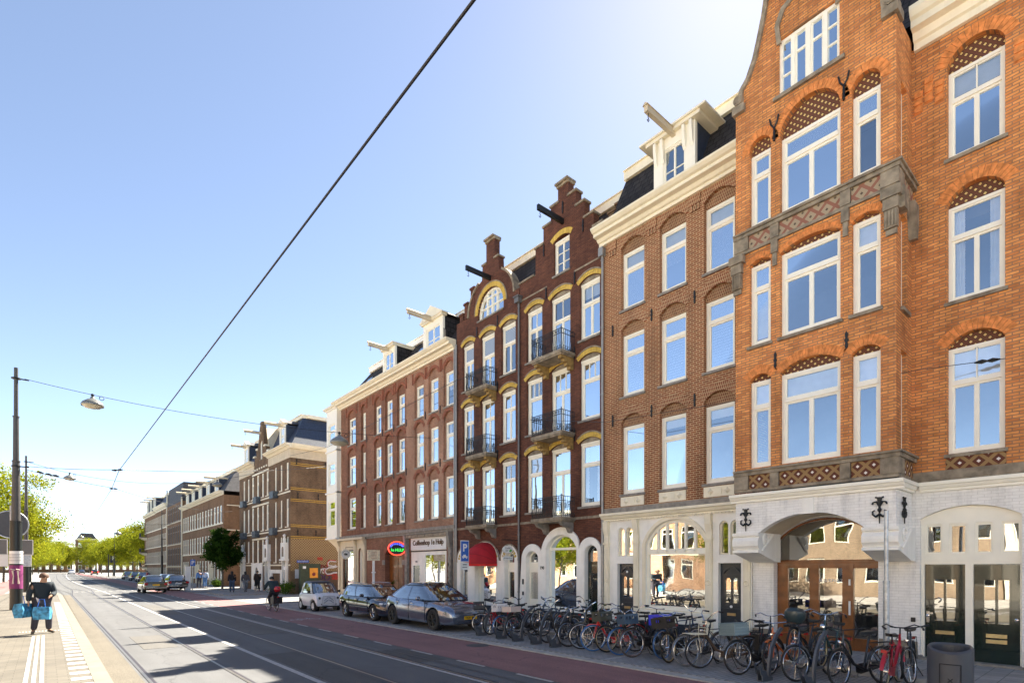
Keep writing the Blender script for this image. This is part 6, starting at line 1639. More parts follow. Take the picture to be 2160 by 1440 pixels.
def f_crate(w=.20,l=.36,h=.24,x0=.42,z0=.80):
    def g():
        m=MB(); t=.012
        m.box(x0,x0+l,-w,w,z0,z0+t)
        for y in (-w,w-t): 
            m.box(x0,x0+l,y,y+t,z0+t,z0+h*.45).box(x0,x0+l,y,y+t,z0+h*.8,z0+h)
            for k in range(5): m.box(x0+k*(l-.03)/4,x0+.03+k*(l-.03)/4,y,y+t,z0+h*.45,z0+h*.8)
        for x in (x0,x0+l-t): m.box(x,x+t,-w+t,w-t,z0+t,z0+h*.55).box(x,x+t,-w+t,w-t,z0+h*.8,z0+h).box(x,x+t,-w+t,-w*.4,z0+h*.55,z0+h*.8).box(x,x+t,w*.4,w-t,z0+h*.55,z0+h*.8)
        return m
    return g
def f_basket():
    m=MB(); x0,l,w,z0,h=.42,.34,.24,.80,.24
    for k in range(9):
        t=k/8
        for y in(-w,w): m.tube([(x0+l*t,y*.9,z0),(x0+l*t,y,z0+h)],.0055,4)
        for x in (x0,x0+l): m.tube([(x,-w+2*w*t,z0),(x,-w+2*w*t,z0+h)],.0055,4)
    for z in (z0,z0+h*.25,z0+h*.5,z0+h*.75,z0+h):
        for y in (-w,w): m.tube([(x0,y,z),(x0+l,y,z)],.007,4)
        for x in (x0,x0+l): m.tube([(x,-w,z),(x,w,z)],.007,4)
    m.box(x0+.01,x0+l-.01,-w*.97,w*.97,z0+.01,z0+.02)
    m.box(x0+.012,x0+.02,-w*.97,w*.97,z0+.02,z0+h*.95).box(x0+l-.02,x0+l-.012,-w*.97,w*.97,z0+.02,z0+h*.95).box(x0+.02,x0+l-.02,-w*.965,-w*.93,z0+.02,z0+h*.95).box(x0+.02,x0+l-.02,w*.93,w*.965,z0+.02,z0+h*.95)
    return m
def f_frack():
    m=MB(); P=[(.46,-.17,.74),(.84,-.17,.74),(.84,.17,.74),(.46,.17,.74)]
    m.tube(P+[P[0]],.009,5)
    for k in range(1,6): m.tube([(.46+.38*k/6,-.17,.74),(.46+.38*k/6,.17,.74)],.006,4)
    m.tube([(.46,-.17,.74),(.44,-.18,1.0),(.44,.18,1.0),(.46,.17,.74)],.009,5)
    for k in (1,2,3): m.tube([(.455,-.17,.74+.065*k),(.455,.17,.74+.065*k)],.006,4)
    for y in (-.06,.06): m.tube([(.6,y,.74),(.54,y,RW)],.006,4)
    return m
def f_box(): return MB().box(.44,.82,-.22,.22,.82,.98)
def f_bag(): return MB().lathe([(0,-.16),(.12,-.15),(.19,-.05),(.20,.06),(.15,.14),(0,.15)],(.56,0,.92),12)
def f_pannier(): return MB().plate([(-.78,.40),(-.40,.38),(-.36,.72),(-.80,.74)],[],.08,.22,'y').plate([(-.78,.40),(-.40,.38),(-.36,.72),(-.80,.74)],[],-.22,-.08,'y')
RND=random.Random(11)
def bike(label,x,y,rz,col_='black',c=(.012,.012,.013),tyre='rubber',kind=0,bar=0,steer=0,lean=4,pitch=0,z=.045,extra=(),barmat='chrome',rimm='chrome',group='parked bicycles along the kerb',anchor='front'):
    o=D.objects.new('bicycle',None); col.objects.link(o); o.empty_display_size=.2
    M=Matrix.Rotation(R(rz),4,'Z')@Matrix.Rotation(R(lean),4,'X')@Matrix.Rotation(R(-pitch),4,'Y')
    # anchor: the front (or rear) wheel contact point goes to x,y,z
    ax=Vector((.54 if anchor=='front' else -.53,0,0)); q=M@ax
    o.matrix_world=Matrix.Translation(Vector((x,y,z))-q)@M
    tag(o,label,'bicycle',group)
    paint=colmat(col_+'_bike_paint',c)
    def part(key,fn,mat,par=None,mtx=None,name=None,smooth='auto'):
        ob=link(name or key,cmesh(key,fn,mat,smooth),par or o)
        if mtx is not None: ob.matrix_basis=mtx
        return ob
    p=Vector((.40,0,.86)); ax_=Vector((-.17,0,.98)).normalized()
    St=Matrix.Translation(p)@Matrix.Rotation(R(steer),4,ax_)@Matrix.Translation(-p)
    fr=part('frame%d'%kind,f_frame(kind),paint,name='frame')
    part('fork',f_fork,paint,mtx=St)
    tm=M_[tyre] if tyre in M_ else colmat(*tyre)
    for nm,cx_,mt in (('front_wheel',.54,St),('rear_wheel',-.53,Matrix())):
        wm=mt@Matrix.Translation((cx_,0,RW))@Matrix.Rotation(RND.uniform(0,6),4,'Y')
        w_=part('tyre',f_tyre,tm if nm=='front_wheel' else M_['rubber'],mtx=wm,name=nm,smooth=True)
        part('rim',f_rim,M_[rimm],w_,smooth=True); part('spokes',f_spokes,M_['chrome'],w_)
    h=part('handlebar%d'%bar,f_bar(bar),M_[barmat],mtx=St,name='handlebar'); [part('grip%d%d'%(bar,q),f_grips(bar,q),M_['black'],h,name='grip') for q in (0,1)]
    part('saddle',f_saddle,M_['black'])
    part('front_mudguard',f_guards(True),paint,mtx=St); part('rear_mudguard',f_guards(False),paint)
    part('chain_guard',f_chain,paint if RND.random()<.5 else M_['black']); part('crank',f_crank,M_['post_grey']); part('rear_rack',f_rack,M_['iron']); part('kickstand',f_stand,M_['iron'])
    part('headlamp',f_lamp,M_['chrome'],mtx=St); part('tail_lamp',f_tail,colmat('red_reflector',(.5,.01,.01)))
    for e in extra:
        k,mm=e if isinstance(e,tuple) else (e,'black')
        mm=M_[mm] if isinstance(mm,str) and mm in M_ else colmat(*mm) if not isinstance(mm,str) else M_['black']
        fn={'crate':f_crate(),'basket':f_basket,'front_rack':f_frack,'box':f_box,'bag':f_bag,'pannier':f_pannier,'rear_crate':f_crate(x0=-.80,z0=.78)}[k]
        part(k,fn,mm,mtx=None if k in('pannier','rear_crate') else St,name={'box':'cardboard_box','rear_crate':'crate'}.get(k,k))
    return o
BLUE=('blue_tyre',(.025,.10,.27),.6); DG=(.02,.035,.035)
bl_=('bright_blue_plastic',(.02,.03,.62),.5); bs=('slate_blue_plastic',(.03,.06,.10),.5); ol=('olive_black_plastic',(.05,.05,.03),.5)
bike('black bicycle leftmost in the row, beside the silver car',10.78,14.1,172,steer=-28,bar=0,extra=[('crate','black')],barmat='black')
bike('red bicycle with red mudguards, second from the silver car',10.85,13.75,176,'red',(.38,.012,.02),steer=12,kind=0,barmat='black',rimm='galv')
bike('bicycle with blue front tyre and white zebra-striped crate',10.70,12.95,178,'navy',(.02,.03,.06),tyre=BLUE,steer=-10,bar=2,extra=[('crate',('zebra_print',(.62,.60,.60),.6))])
bike('black bicycle carrying a pale cardboard box on its front rack',10.75,12.45,174,steer=4,extra=[('box',('cardboard_pale',(.55,.45,.40),.8)),('front_rack','iron')],bar=1,barmat='black')
bike('dark bicycle pushed high into the third rack post',11.0,11.75,176,'dark_blue',(.02,.035,.07),pitch=14,z=.30,steer=6,bar=0,kind=1)
bike('dark bicycle with tall chrome handlebar between two rack posts',10.9,11.15,180,steer=-8,bar=2,kind=0)
bike('slate blue bicycle standing before the blue shop blind',10.95,10.70,170,'slate_blue',(.03,.05,.10),pitch=12,z=.27,steer=5,kind=1,bar=1,barmat='black')
bike('black bicycle with a white headlamp under the arched blue window',10.8,10.25,184,steer=-20,bar=1,kind=1,barmat='chrome')
bike('blue-grey bicycle with raised silver handlebar beside the drainpipe',11.0,9.95,175,'blue_grey',(.04,.07,.13),steer=18,bar=2,kind=0)
bike('glossy black city bicycle with fat tyre left of the red bicycle',10.75,9.75,150,steer=-12,bar=1,kind=2,barmat='black')
bike('bright red framed bicycle with blue front tyre seen head on',10.70,9.30,138,'bright_red',(.55,.01,.012),tyre=BLUE,steer=8,bar=2,kind=2)
bike('black bicycle with large olive crate next to the red frame',10.85,8.95,188,steer=-25,extra=[('crate',ol)],bar=0,kind=0,rimm='brass')
bike('bicycle with bright blue front tyre and silver handlebar left of the blue-grey crate',10.70,8.45,152,'black',(.012,.012,.013),tyre=BLUE,steer=6,bar=0,kind=2,extra=[('rear_crate','black')])
bike('black bicycle with slate blue plastic crate and brown tyre',10.70,8.05,176,steer=-20,extra=[('crate',bs)],tyre=('brown_tyre',(.07,.05,.04),.7),bar=2,kind=0)
bike('bicycle with bright blue crate and blue tyre behind the big round wheel',11.05,7.45,165,tyre=BLUE,steer=10,extra=[('crate',bl_)],bar=0)
bike('black roadster with black crate and one wide tan-rimmed wheel facing the camera',10.72,7.05,205,steer=-22,extra=[('crate','black')],rimm='brass',bar=0,kind=0)
bike('black bicycle with pale grey front tyre left of the brown bicycle',10.62,6.55,168,tyre=('grey_tyre',(.14,.14,.14),.7),steer=-15,bar=1,kind=1,barmat='black')
bike('rusty brown bicycle with an empty cream front rack and wide handlebar',10.62,6.25,140,'rusty_brown',(.09,.055,.03),steer=12,extra=[('front_rack','cream')],bar=2,kind=2)
bike('black moped-like bicycle with large grey-blue wicker basket',10.58,5.35,168,steer=-12,extra=[('basket',('grey_wicker',(.17,.24,.26),.8))],bar=0,kind=2,barmat='black')
bike('orange bicycle half hidden behind the first near rack post',11.1,4.95,172,'orange',(.60,.13,.015),steer=8,bar=1,kind=1)
bike('black bicycle with tan-walled wheel lifted into the first near rack post',11.25,4.60,176,pitch=13,z=.33,steer=6,bar=0,kind=0,rimm='brass',extra=[('bag',('dark_teal_bag',(.012,.03,.035),.5))])
bike('dark blue bicycle with low wheel between the two near rack posts',10.78,4.33,166,'ink_blue',(.015,.03,.07),steer=-8,bar=1,kind=2,barmat='black')
bike('dark green bicycle with wheel raised in the second near rack post',11.15,4.05,178,'bottle_green',(.012,.045,.045),pitch=12,z=.30,steer=5,bar=0,kind=1,rimm='brass')
bike('black bicycle with phone mount leaning by the steel post',10.85,3.62,158,steer=10,bar=1,kind=2,barmat='black')
bike('glossy red bicycle with chrome mudguard, rightmost beside the grey litter bin',11.15,3.02,4,'wine_red',(.42,.008,.022),anchor='rear',steer=25,bar=0,kind=2,rimm='brass',barmat='black')
bike('black bicycle standing just behind the red one by the doorstep',12.1,2.85,190,steer=-15,bar=1,barmat='black')
for i,(x,y,r_) in enumerate(((12.05,14.3,5),(12.1,12.7,-4),(12.1,11.4,3),(12.15,10.1,0),(12.1,8.7,6),(12.1,7.8,-5),(12.1,5.7,4))):
    bike(['dark bicycle in the back row nearest the red awning','dark bicycle in the back row before the shop door with grille','dark bicycle in the back row below the number 190','dark bicycle in the back row by the dark double door','dark bicycle in the back row left of the brown door','dark bicycle in the back row below the big arched window','dark bicycle in the back row before the blue-black door'][i],x-.3,y,r_,['black','dark_blue','black','bottle_green','black','slate_blue','black'][i],[(.012,.012,.013),(.02,.035,.07),(.012,.012,.013),(.012,.045,.045),(.012,.012,.013),(.03,.05,.10),(.012,.012,.013)][i],anchor='rear',steer=RND.uniform(-20,20),lean=RND.uniform(-7,7),bar=i%3,kind=i%2,extra=[('pannier','black')] if i%3==0 else [])
# rack posts
def f_rackpost():
    m=MB(); P=[(0,0),(.02,.35),(.10,.62),(.24,.84),(.42,.98)]; 
    a=[(x-.045,z+.01) for x,z in P]; b=[(x+.03,z-.02) for x,z in P]
    m.prism([(q[0],q[1]) for q in a]+[(q[0],q[1]) for q in b[::-1]],-.022,.022,'y'); 
    m.plate([(-.30,0),(.04,0),(.04,.07),(-.12,.09),(-.16,.20),(-.30,.22),(-.36,.34),(-.40,.33),(-.34,.14),(-.30,.12)],[],-.055,-.04,'y').plate([(-.30,0),(.04,0),(.04,.07),(-.12,.09),(-.16,.20),(-.30,.22),(-.36,.34),(-.40,.33),(-.34,.14),(-.30,.12)],[],.04,.055,'y')
    m.box(-.30,.04,-.0395,.0395,0,.02).box(.0,.30,-.02,.02,.30,.35)
    return m
for i,(x,y) in enumerate(((10.62,13.75),(10.62,12.75),(10.62,12.0),(10.62,11.2),(10.62,10.45),(10.55,4.75),(10.55,3.95))):
    o=link('bicycle_rack_post',cmesh('rack_post',f_rackpost,M_['post_grey2'] if 'post_grey2' in M_ else M_.setdefault('post_grey2',pm('slate_grey_steel',(.10,.11,.125),.4,.4,var=.1))))
    o.location=(x,y,.045); o.rotation_euler=(0,0,R(-8))
    tag(o,['curved grey rack post nearest the silver car, by the red bicycle','curved grey rack post beside the zebra-striped crate','curved grey rack post before the white door with grille','curved grey rack post in the middle of the left rack','curved grey rack post nearest the red-framed bicycle','curved grey rack post by the orange bicycle near the wooden doors','curved grey rack post by the dark green bicycle'][i],'bicycle rack','curved bicycle rack posts')
# ================================================================ cars
def interp(T,x):
    for (a,va),(b,vb) in zip(T,T[1:]):
        if x<=b:
            t=(x-a)/(b-a); t=max(0,min(1,t)); return va+(vb-va)*(t*t*(3-2*t)*.5+t*.5)
    return T[-1][1]
def car(name,label,loc,rz,L,Wd,paint,top,bot,plan,gh,wheels,rw=.34,rimstyle=5,rimmat='chrome',roofmat=None,glass='dark_glass',cat='car',group=None,pillars=(.30,.62),extras=None,archm=None,grow=.05,detail=True):
    o=thing(name,label,cat,loc,R(rz),group)
    hw=Wd/2; n=34; xs=[-L/2+L*(.5-.5*math.cos(math.pi*(.04+.92*i/(n-1)))) if True else 0 for i in range(n)]
    xs=[-L/2+L*i/(n-1) for i in range(n)]; xs=[-L/2,-L/2+.03,-L/2+.09]+[x for x in xs if -L/2+.15<x<L/2-.15]+[L/2-.09,L/2-.03,L/2]
    m=MB(); K=None
    for x in xs:
        w_=hw*interp(plan,x); zt=interp(top,x); zb=interp(bot,x); h=zt-zb
        half=[(0,zb),(w_*.80,zb),(w_*.94,zb+.06*h),(w_*.985,zb+.2*h),(w_,zb+.42*h),(w_*.995,zb+.62*h),(w_*.965,zb+.82*h),(w_*.91,zb+.94*h),(w_*.78,zt),(w_*.4,zt+.022),(0,zt+.03)]
        ring=half+[(-a,b) for a,b in half[::-1][1:-1]]; K=len(ring)
        m.v+=[(x,a,b) for a,b in ring]
    N=len(xs)
    for i in range(N-1):
        for k in range(K): m.f.append((i*K+k,i*K+(k+1)%K,(i+1)*K+(k+1)%K,(i+1)*K+k))
    m.f.append(tuple(range(K))); m.f.append(tuple((N-1)*K+k for k in range(K))[::-1])
    me=m.mesh('body',paint,smooth=False)
    cut=MB()
    for wx in wheels:
        for s_ in (-1,1): cut.cyl((wx,s_*(hw+.1)-(0 if s_>0 else 0),rw+.02),rw+grow,-.36*s_,26,'y')
    cm=cut.mesh('cut',M_['black']); tb=D.objects.new('tb',me); tc_=D.objects.new('tc',cm); col.objects.link(tb); col.objects.link(tc_)
    md=tb.modifiers.new('b','BOOLEAN'); md.operation='DIFFERENCE'; md.object=tc_; md.solver='EXACT'
    C.view_layer.update(); nm=D.meshes.new_from_object(tb.evaluated_get(C.evaluated_depsgraph_get()))
    D.objects.remove(tb); D.objects.remove(tc_)
    nm.materials.clear(); nm.materials.append(paint)
    nm.polygons.foreach_set('use_smooth',[True]*len(nm.polygons)); nm.set_sharp_from_angle(angle=R(38)); nm.name='body'
    body=link('body',nm,o)
    # greenhouse: rings from belt to roof
    (b0,b1,r0,r1,zb_,zr,wb,wr)=gh
    def ring(xa,xb,w_,z,rnd):
        P=[];cx_=(xa+xb)/2; a=(xb-xa)/2
        for k in range(40):
            t=2*math.pi*k/40; e=2/rnd
            P.append((cx_+a*abs(math.cos(t))**e*(1 if math.cos(t)>=0 else -1), w_*abs(math.sin(t))**e*(1 if math.sin(t)>=0 else -1), z))
        return P
    bx_=3.2 if L>2.6 else 1
    def G(t,off=0):
        bulge=math.sin(math.pi*t)*.03
        P=ring(b0+(r0-b0)*t-off-bulge*bx_,b1+(r1-b1)*t+off+bulge*bx_,wb+(wr-wb)*t+off+bulge*.5,zb_+(zr-zb_)*t,5-.6*t)
        return P
    gm=MB(); lv=[G(t) for t in (0,.2,.4,.6,.8,.95)]
    for a,b in zip(lv,lv[1:]): gm.strip(a+[a[0]],b+[b[0]])
    glo=gm.build('side_glass',M_[glass],o,smooth=True)
    # dark belt line + interior block so that the cabin is not empty
    MB().box(b0+.5,b1-.75,-wb*.75,wb*.75,zb_-.2,zb_+.12).box(b1-1.25,b1-1.1,-wb*.7,-wb*.15,zb_+.12,zb_+.38).box(b1-1.25,b1-1.1,wb*.15,wb*.7,zb_+.12,zb_+.38).build('seats',M_['black'],o)
    rm=MB(); tops=[G(.93,.006),G(1.0,.004)]
    e=G(1.0,.004); cx_=(r0+r1)/2
    for sc_,dz in ((.93,.035),(.75,.055),(.45,.068),(.1,.072)): tops.append([(cx_+(x-cx_)*sc_,y*sc_,zr+dz*(zr-zb_)/.5) for x,y,z in e])
    for a,b in zip(tops,tops[1:]): rm.strip(a+[a[0]],b+[b[0]])
    rm.f.append(tuple(range(len(rm.v)-41,len(rm.v)-1)))
    rm.build('roof',roofmat or paint,o,smooth=True)
    pmh=MB()
    def post(k,wd=.045,off=.008):
        for kk in (k,40-k):
            P=[]
            for t in (0,.25,.5,.75,.95): 
                q=G(t,off); P.append(Vector(q[kk%40]))
            s=Vector((wd/2,0,0)); MB().strip([p-s for p in P],[p+s for p in P]).build('window_pillar',paint,o)
    for k in (pillars): post(k[0],k[1])
    q0=G(.03,.006); MB().tube(q0+[q0[0]],.012,4,caps=False).build('window_seal',M_['black'],o); q0=G(.92,.008); MB().tube(q0+[q0[0]],.010,4,caps=False).build('roof_seal',M_['black'],o)
    # wheels
    for wx in wheels:
        for s_ in (-1,1):
            w0=MB().lathe([(rw*.62,-.10),(rw*.9,-.105),(rw,-.07),(rw,.07),(rw*.9,.105),(rw*.62,.10),(rw*.62,-.10)],(0,0,0),30,'y')
            w1=w0.build('wheel',M_['rubber'],o,smooth='auto'); w1.location=(wx,s_*(hw-.125),rw)
            r_=MB().torus((0,s_*.085,0),rw*.62,.014,28,5,'y').cyl((0,s_*.06,0),.06,s_*.03,12,'y')
            for q in range(rimstyle):
                a=2*math.pi*q/rimstyle+.3
                for da in (-.10,.10):
                    p0=Vector((.05*math.cos(a),s_*.085,.05*math.sin(a))); p1=Vector((rw*.61*math.cos(a+da),s_*.08,rw*.61*math.sin(a+da))); r_.tube([p0,p1],[.022,.016],5)
            r_.build('rim',M_[rimmat],w1,smooth='auto')
            MB().cyl((0,s_*.02,0),rw*.6,.01,20,'y').build('brake_disc',M_['black'],w1)
            MB().cyl((wx,s_*(hw-.25),rw+.02),rw+grow-.01,.015,24,'y').build('wheel_well',M_['black'],o)
    return o,body
def pt(c,n,rough=.22): return pm(n,c,rough,.55,var=.03,scale=2,coat=1)
def carbox(o,name,mat,*b,par=None,sm=False):
    m=MB()
    for q in b: m.box(*q)
    return m.build(name,M_[mat] if isinstance(mat,str) else mat,par or o,smooth=sm)
lampm=pm('headlamp_glass',(.62,.64,.66),.08,.3,var=.03,coat=1); redl=pm('tail_lamp_glass',(.45,.01,.01),.12,var=.05,coat=1)
# silver-blue crossover, front wheel at Y=16.05, left wheels at X=10.0
silver=pm('silver_blue_car_paint',(.17,.20,.27),.17,.7,var=.02,scale=2,coat=1)
L=4.70
o,b=car('electric_car','silver-blue rounded electric crossover with black roof, parked nearest the bicycles',(10.97,17.35,.045),-90,L,1.92,silver,
    [(-2.35,.80),(-2.28,1.02),(-1.9,1.10),(-.8,1.06),(.7,1.00),(1.05,.985),(1.7,.92),(2.1,.85),(2.27,.77),(2.35,.66)],
    [(-2.35,.42),(-2.2,.28),(-1.7,.20),(1.7,.19),(2.2,.20),(2.35,.26)],
    [(-2.35,.72),(-2.2,.88),(-1.7,.975),(-1.2,1.0),(1.2,.99),(1.75,.975),(2.12,.92),(2.28,.84),(2.35,.74)],
    (-2.10,1.34,-1.0,.22,.98,1.535,.87,.62),(-1.42,1.42),rw=.365,rimstyle=7,rimmat='post_dark',roofmat=pm('black_glass_roof',(.012,.012,.014),.06,var=.02,coat=1),pillars=[(10,.07),(5,.06),(4,.05),(14,.07),(15,.16),(16,.16),(17,.12)])
m=MB()
for s_ in (-1,1):
    m.tube([(2.02,s_*.72,.70),(1.86,s_*.83,.755),(1.62,s_*.885,.81)],[.025,.04,.02],6)
m.build('headlamps',lampm,o,smooth=True) if False else None
for s_ in (-1,1):
    MB().tube([(2.24,s_*.52,.665),(2.10,s_*.70,.70),(1.9,s_*.83,.75)],[.02,.034,.02],6).build('headlamp',lampm,o,smooth=True)
    MB().plate([(.60,.36),(.80,.40),(.80,.46),(.62,.47),(.60,.60)][0:4],[],2.13,2.17,'x').xform(Matrix.Scale(s_,4,(0,1,0))).build('fog_lamp',lampm,o)
    MB().tube([(2.215,s_*.70,.55),(2.13,s_*.82,.53),(2.17,s_*.76,.34)],[.012,.016,.012],5).build('bumper_vent',M_['black'],o)
    MB().lathe([(0,-.09),(.06,-.07),(.085,0),(.07,.06),(0,.08)],(.62,s_*1.03,1.06),12,'y').box(.58,.66,s_*.86,s_*1.0,1.02,1.05).build('mirror',silver,o,smooth='auto')
    MB().tube([(-2.22,s_*.55,.93),(-2.12,s_*.74,.95),(-1.9,s_*.845,.98)],[.02,.04,.02],6).build('tail_lamp',redl,o,smooth=True)
    for x in (.05,-1.0): MB().box(x-.1,x+.1,s_*.955,s_*.962,.86,.885).build('door_handle',M_['chrome'],o)
    m=MB()
    for xx,zz in ((.95,(.30,.96)),(-.18,(.28,1.0)),(-1.02,(.55,1.0))): m.box(xx-.004,xx+.004,s_*.945,s_*.9635,*zz)
    m.build('door_gap',M_['black'],o)
carbox(o,'bumper_intake','black',(2.28,2.345,-.52,.52,.24,.33))
pl=carbox(o,'number_plate','yellowplate',(2.345,2.36,-.26,.26,.40,.51)); carbox(o,'plate_blue_band','signblue',(2.3605,2.362,-.26,-.21,.40,.51),par=pl) if False else carbox(o,'plate_blue_band','signblue',(2.3605,2.362,.21,.26,.40,.51),par=pl) if False else None
text_mesh('HGB-30-Y',.10,M_['ink'],pl,.002,'plate_text',M=Matrix(((0,0,1,2.362),(1,0,0,0),(0,1,0,.453),(0,0,0,1))),bold=.002)
# dark estate car
navy=pm('navy_black_car_paint',(.010,.016,.035),.10,.2,var=.02,scale=2,coat=1)
o,b=car('estate_car','dark navy estate car with silver wheels and roof rails, between the white and silver cars',(10.86,21.65,.045),-90,4.5,1.78,navy,
    [(-2.25,.80),(-2.2,.98),(-1.7,1.0),(.6,.95),(.95,.93),(1.6,.86),(2.05,.75),(2.25,.58)],
    [(-2.25,.40),(-2.1,.24),(2.0,.20),(2.25,.26)],[(-2.25,.84),(-2.1,.94),(-1.5,1.0),(1.3,.99),(1.9,.92),(2.25,.74)],
    (-2.14,1.30,-1.82,.42,.92,1.40,.81,.62),(-1.36,1.30),rw=.325,rimstyle=5,pillars=[(10,.07),(5,.06),(4,.05),(13,.08),(16,.14),(17,.12)],grow=.045)
for s_ in (-1,1):
    MB().tube([(2.06,s_*.48,.66),(1.98,s_*.66,.67),(1.80,s_*.80,.70)],[.05,.075,.05],8).build('headlamp',lampm,o,smooth=True)
    MB().lathe([(0,-.1),(.06,-.07),(.075,0),(.06,.07),(0,.09)],(.52,s_*.96,1.0),10,'y').build('mirror',navy,o,smooth='auto')
    MB().tube([(-1.7,s_*.58,1.47),(-1.0,s_*.60,1.50),(.1,s_*.58,1.48)],.014,5).build('roof_rail',M_['galv'],o)
    MB().box(-.85,.85,s_*.886,s_*.893,.50,.53).box(-.9,.9,s_*.868,s_*.876,.27,.295).build('chrome_strip',M_['chrome'],o)
    m=MB()
    for xx in (.85,-.10,-.95): m.box(xx-.004,xx+.004,s_*.87,s_*.8915,.32,.9)
    m.build('door_gap',M_['black'],o)
    MB().box(-.35,-.12,s_*.89,s_*.9,.80,.83).box(.55,.75,s_*.89,s_*.9,.80,.83).build('door_handle',M_['chrome'],o)
    MB().cyl((2.2,s_*.60,.36),.035,.03,8,'x').build('fog_lamp',lampm,o)
carbox(o,'grille','black',(2.17,2.245,-.33,.33,.52,.68)); carbox(o,'bumper_intake','black',(2.20,2.262,-.55,.55,.26,.38))
# little white boxy car
wh=pm('white_car_paint',(.66,.68,.74),.35,0,var=.02,coat=.6)
o,b=car('microcar','tiny white boxy electric car with round lamps and dark roof, parked nearest the side street',(10.62,27.55,.03),-90,2.41,1.39,wh,
    [(-1.205,.80),(-1.15,.90),(.9,.90),(1.08,.84),(1.205,.70)],[(-1.205,.30),(-1.1,.22),(1.1,.22),(1.205,.28)],[(-1.205,.86),(-1.1,.95),(-.8,1.0),(.8,1.0),(1.1,.94),(1.205,.86)],
    (-1.02,.98,-.80,.40,.87,1.42,.64,.53),(-.84,.84),rw=.275,rimstyle=8,rimmat='signwhite',roofmat=pm('dark_microcar_roof',(.03,.035,.05),.4,var=.02),pillars=[(8,.30),(14,.22),(3,.06)],grow=.05)
for s_ in (-1,1):
    MB().lathe([(0,.0),(.075,.0),(.095,-.02),(.095,-.05)],(1.20,s_*.46,.66),14,'x').build('headlamp_ring',M_['signwhite'],o,smooth='auto'); MB().lathe([(0,.012),(.06,.006),(.07,0)],(1.20,s_*.46,.66),14,'x').build('headlamp',M_['post_dark'],o,smooth='auto')
    MB().cyl((1.2,s_*.36,.36),.03,.02,8,'x').build('fog_lamp',M_['black'],o)
    MB().lathe([(0,-.08),(.05,-.05),(.06,0),(.05,.05),(0,.07)],(.62,s_*.76,.98),10,'y').build('mirror',M_['black'],o,smooth='auto')
m=MB(); 
for s_ in (-1,1):
    m.tube([(1.205,s_*.02,.70),(1.215,s_*.24,.54)],.022,4).tube([(1.21,s_*.02,.58),(1.22,s_*.24,.42)],.022,4)
m.build('chevron_emblem',pm('grey_blue_trim',(.30,.34,.42),.4),o)
m=MB(); P=[(1.20,-.28,.76),(1.20,.28,.76),(1.225,.36,.32),(1.225,-.36,.32)]; m.tube(P+[P[0]],.008,4)
for k in range(5): 
    z_=.40+k*.08; m.tube([(1.222-.003*k,-.31+.01*k,z_),(1.222-.003*k,.31-.01*k,z_)],.004,3)
m.build('front_panel_lines',M_['post_grey'],o)
carbox(o,'lower_bumper','post_dark',(1.13,1.225,-.5,.5,.22,.27))
bk=MB(); rr=random.Random(4)
for i in range(60):
    p=Vector((rr.uniform(-.75,-.25),-.61+rr.uniform(-.01,.01),rr.uniform(.92,1.25))); s=.06; bk.add([p+Vector((-s,0,-s)),p+Vector((s,0,-s*.3)),p+Vector((s*.6,.0,s)),p+Vector((-s*.7,0,s*.6))],[(0,1,2,3)])
# distant cars
def farcar(name,label,x,y,rz,c,red=False,white_plate=False,group='cars parked or driving far down the street'):
    p=pm(name+'_paint',c,.2,.3,var=.02,coat=1)
    o,b=car(name,label,(x,y,.03),rz,4.2,1.76,p,[(-2.1,.75),(-2.05,.92),(-1.7,.96),(.7,.93),(1.5,.84),(2.0,.7),(2.1,.55)],[(-2.1,.35),(-1.95,.24),(2.1,.24)],[(-2.1,.86),(-1.95,.95),(-1.4,1.0),(1.3,.99),(1.8,.92),(2.1,.75)],(-1.98,1.2,-1.55,.35,.9,1.42,.80,.62),(-1.25,1.25),rw=.32,pillars=[(10,.07),(6,.06),(14,.10)],group=group)
    for s_ in (-1,1):
        MB().box(-2.13,-1.98,s_*.60,s_*.84,.66,.86).build('tail_lamp',emit('lit_tail_lamp',(1,.03,.02),2.5) if red else redl,o)
        MB().box(1.85,2.0,s_*.5,s_*.75,.6,.72).build('headlamp',lampm,o)
    MB().box(-2.125,-2.115,-.26,.26,.62,.74).build('number_plate',M_['signwhite' if white_plate else 'yellowplate'],o)
    MB().box(-2.14,-2.05,-.75,.75,.40,.46).build('bumper_trim',M_['chrome'],o)
    return o
farcar('hatchback','olive-brown hatchback driving away with sun glare on its right rear corner',7.05,57.0,92,(.11,.09,.045))
farcar('parked_hatchback','black parked hatchback beside the white parking column',9.5,61.5,90,(.012,.013,.016),white_plate=True)
farcar('parked_van','white parked car just behind the black one',9.9,69.0,90,(.55,.58,.60))
farcar('parked_car','nearest black car of the three parked before the gabled row',11.0,97,90,(.02,.022,.025))
farcar('parked_car','second dark car parked farther before the gabled row',11.2,108,90,(.03,.04,.06))
farcar('parked_car','third silver car parked farthest before the gabled row',11.4,121,90,(.22,.23,.24))
farcar('stopped_car','small dark car with glowing red tail lamps far down the road',11.0,205,92,(.02,.02,.03),red=True)
farcar('distant_white_car','white car at the crest of the road under the trees',6.5,235,-88,(.7,.7,.7))
farcar('distant_dark_car','dark car at the crest of the road beside the white one',9.3,238,-88,(.03,.03,.035))
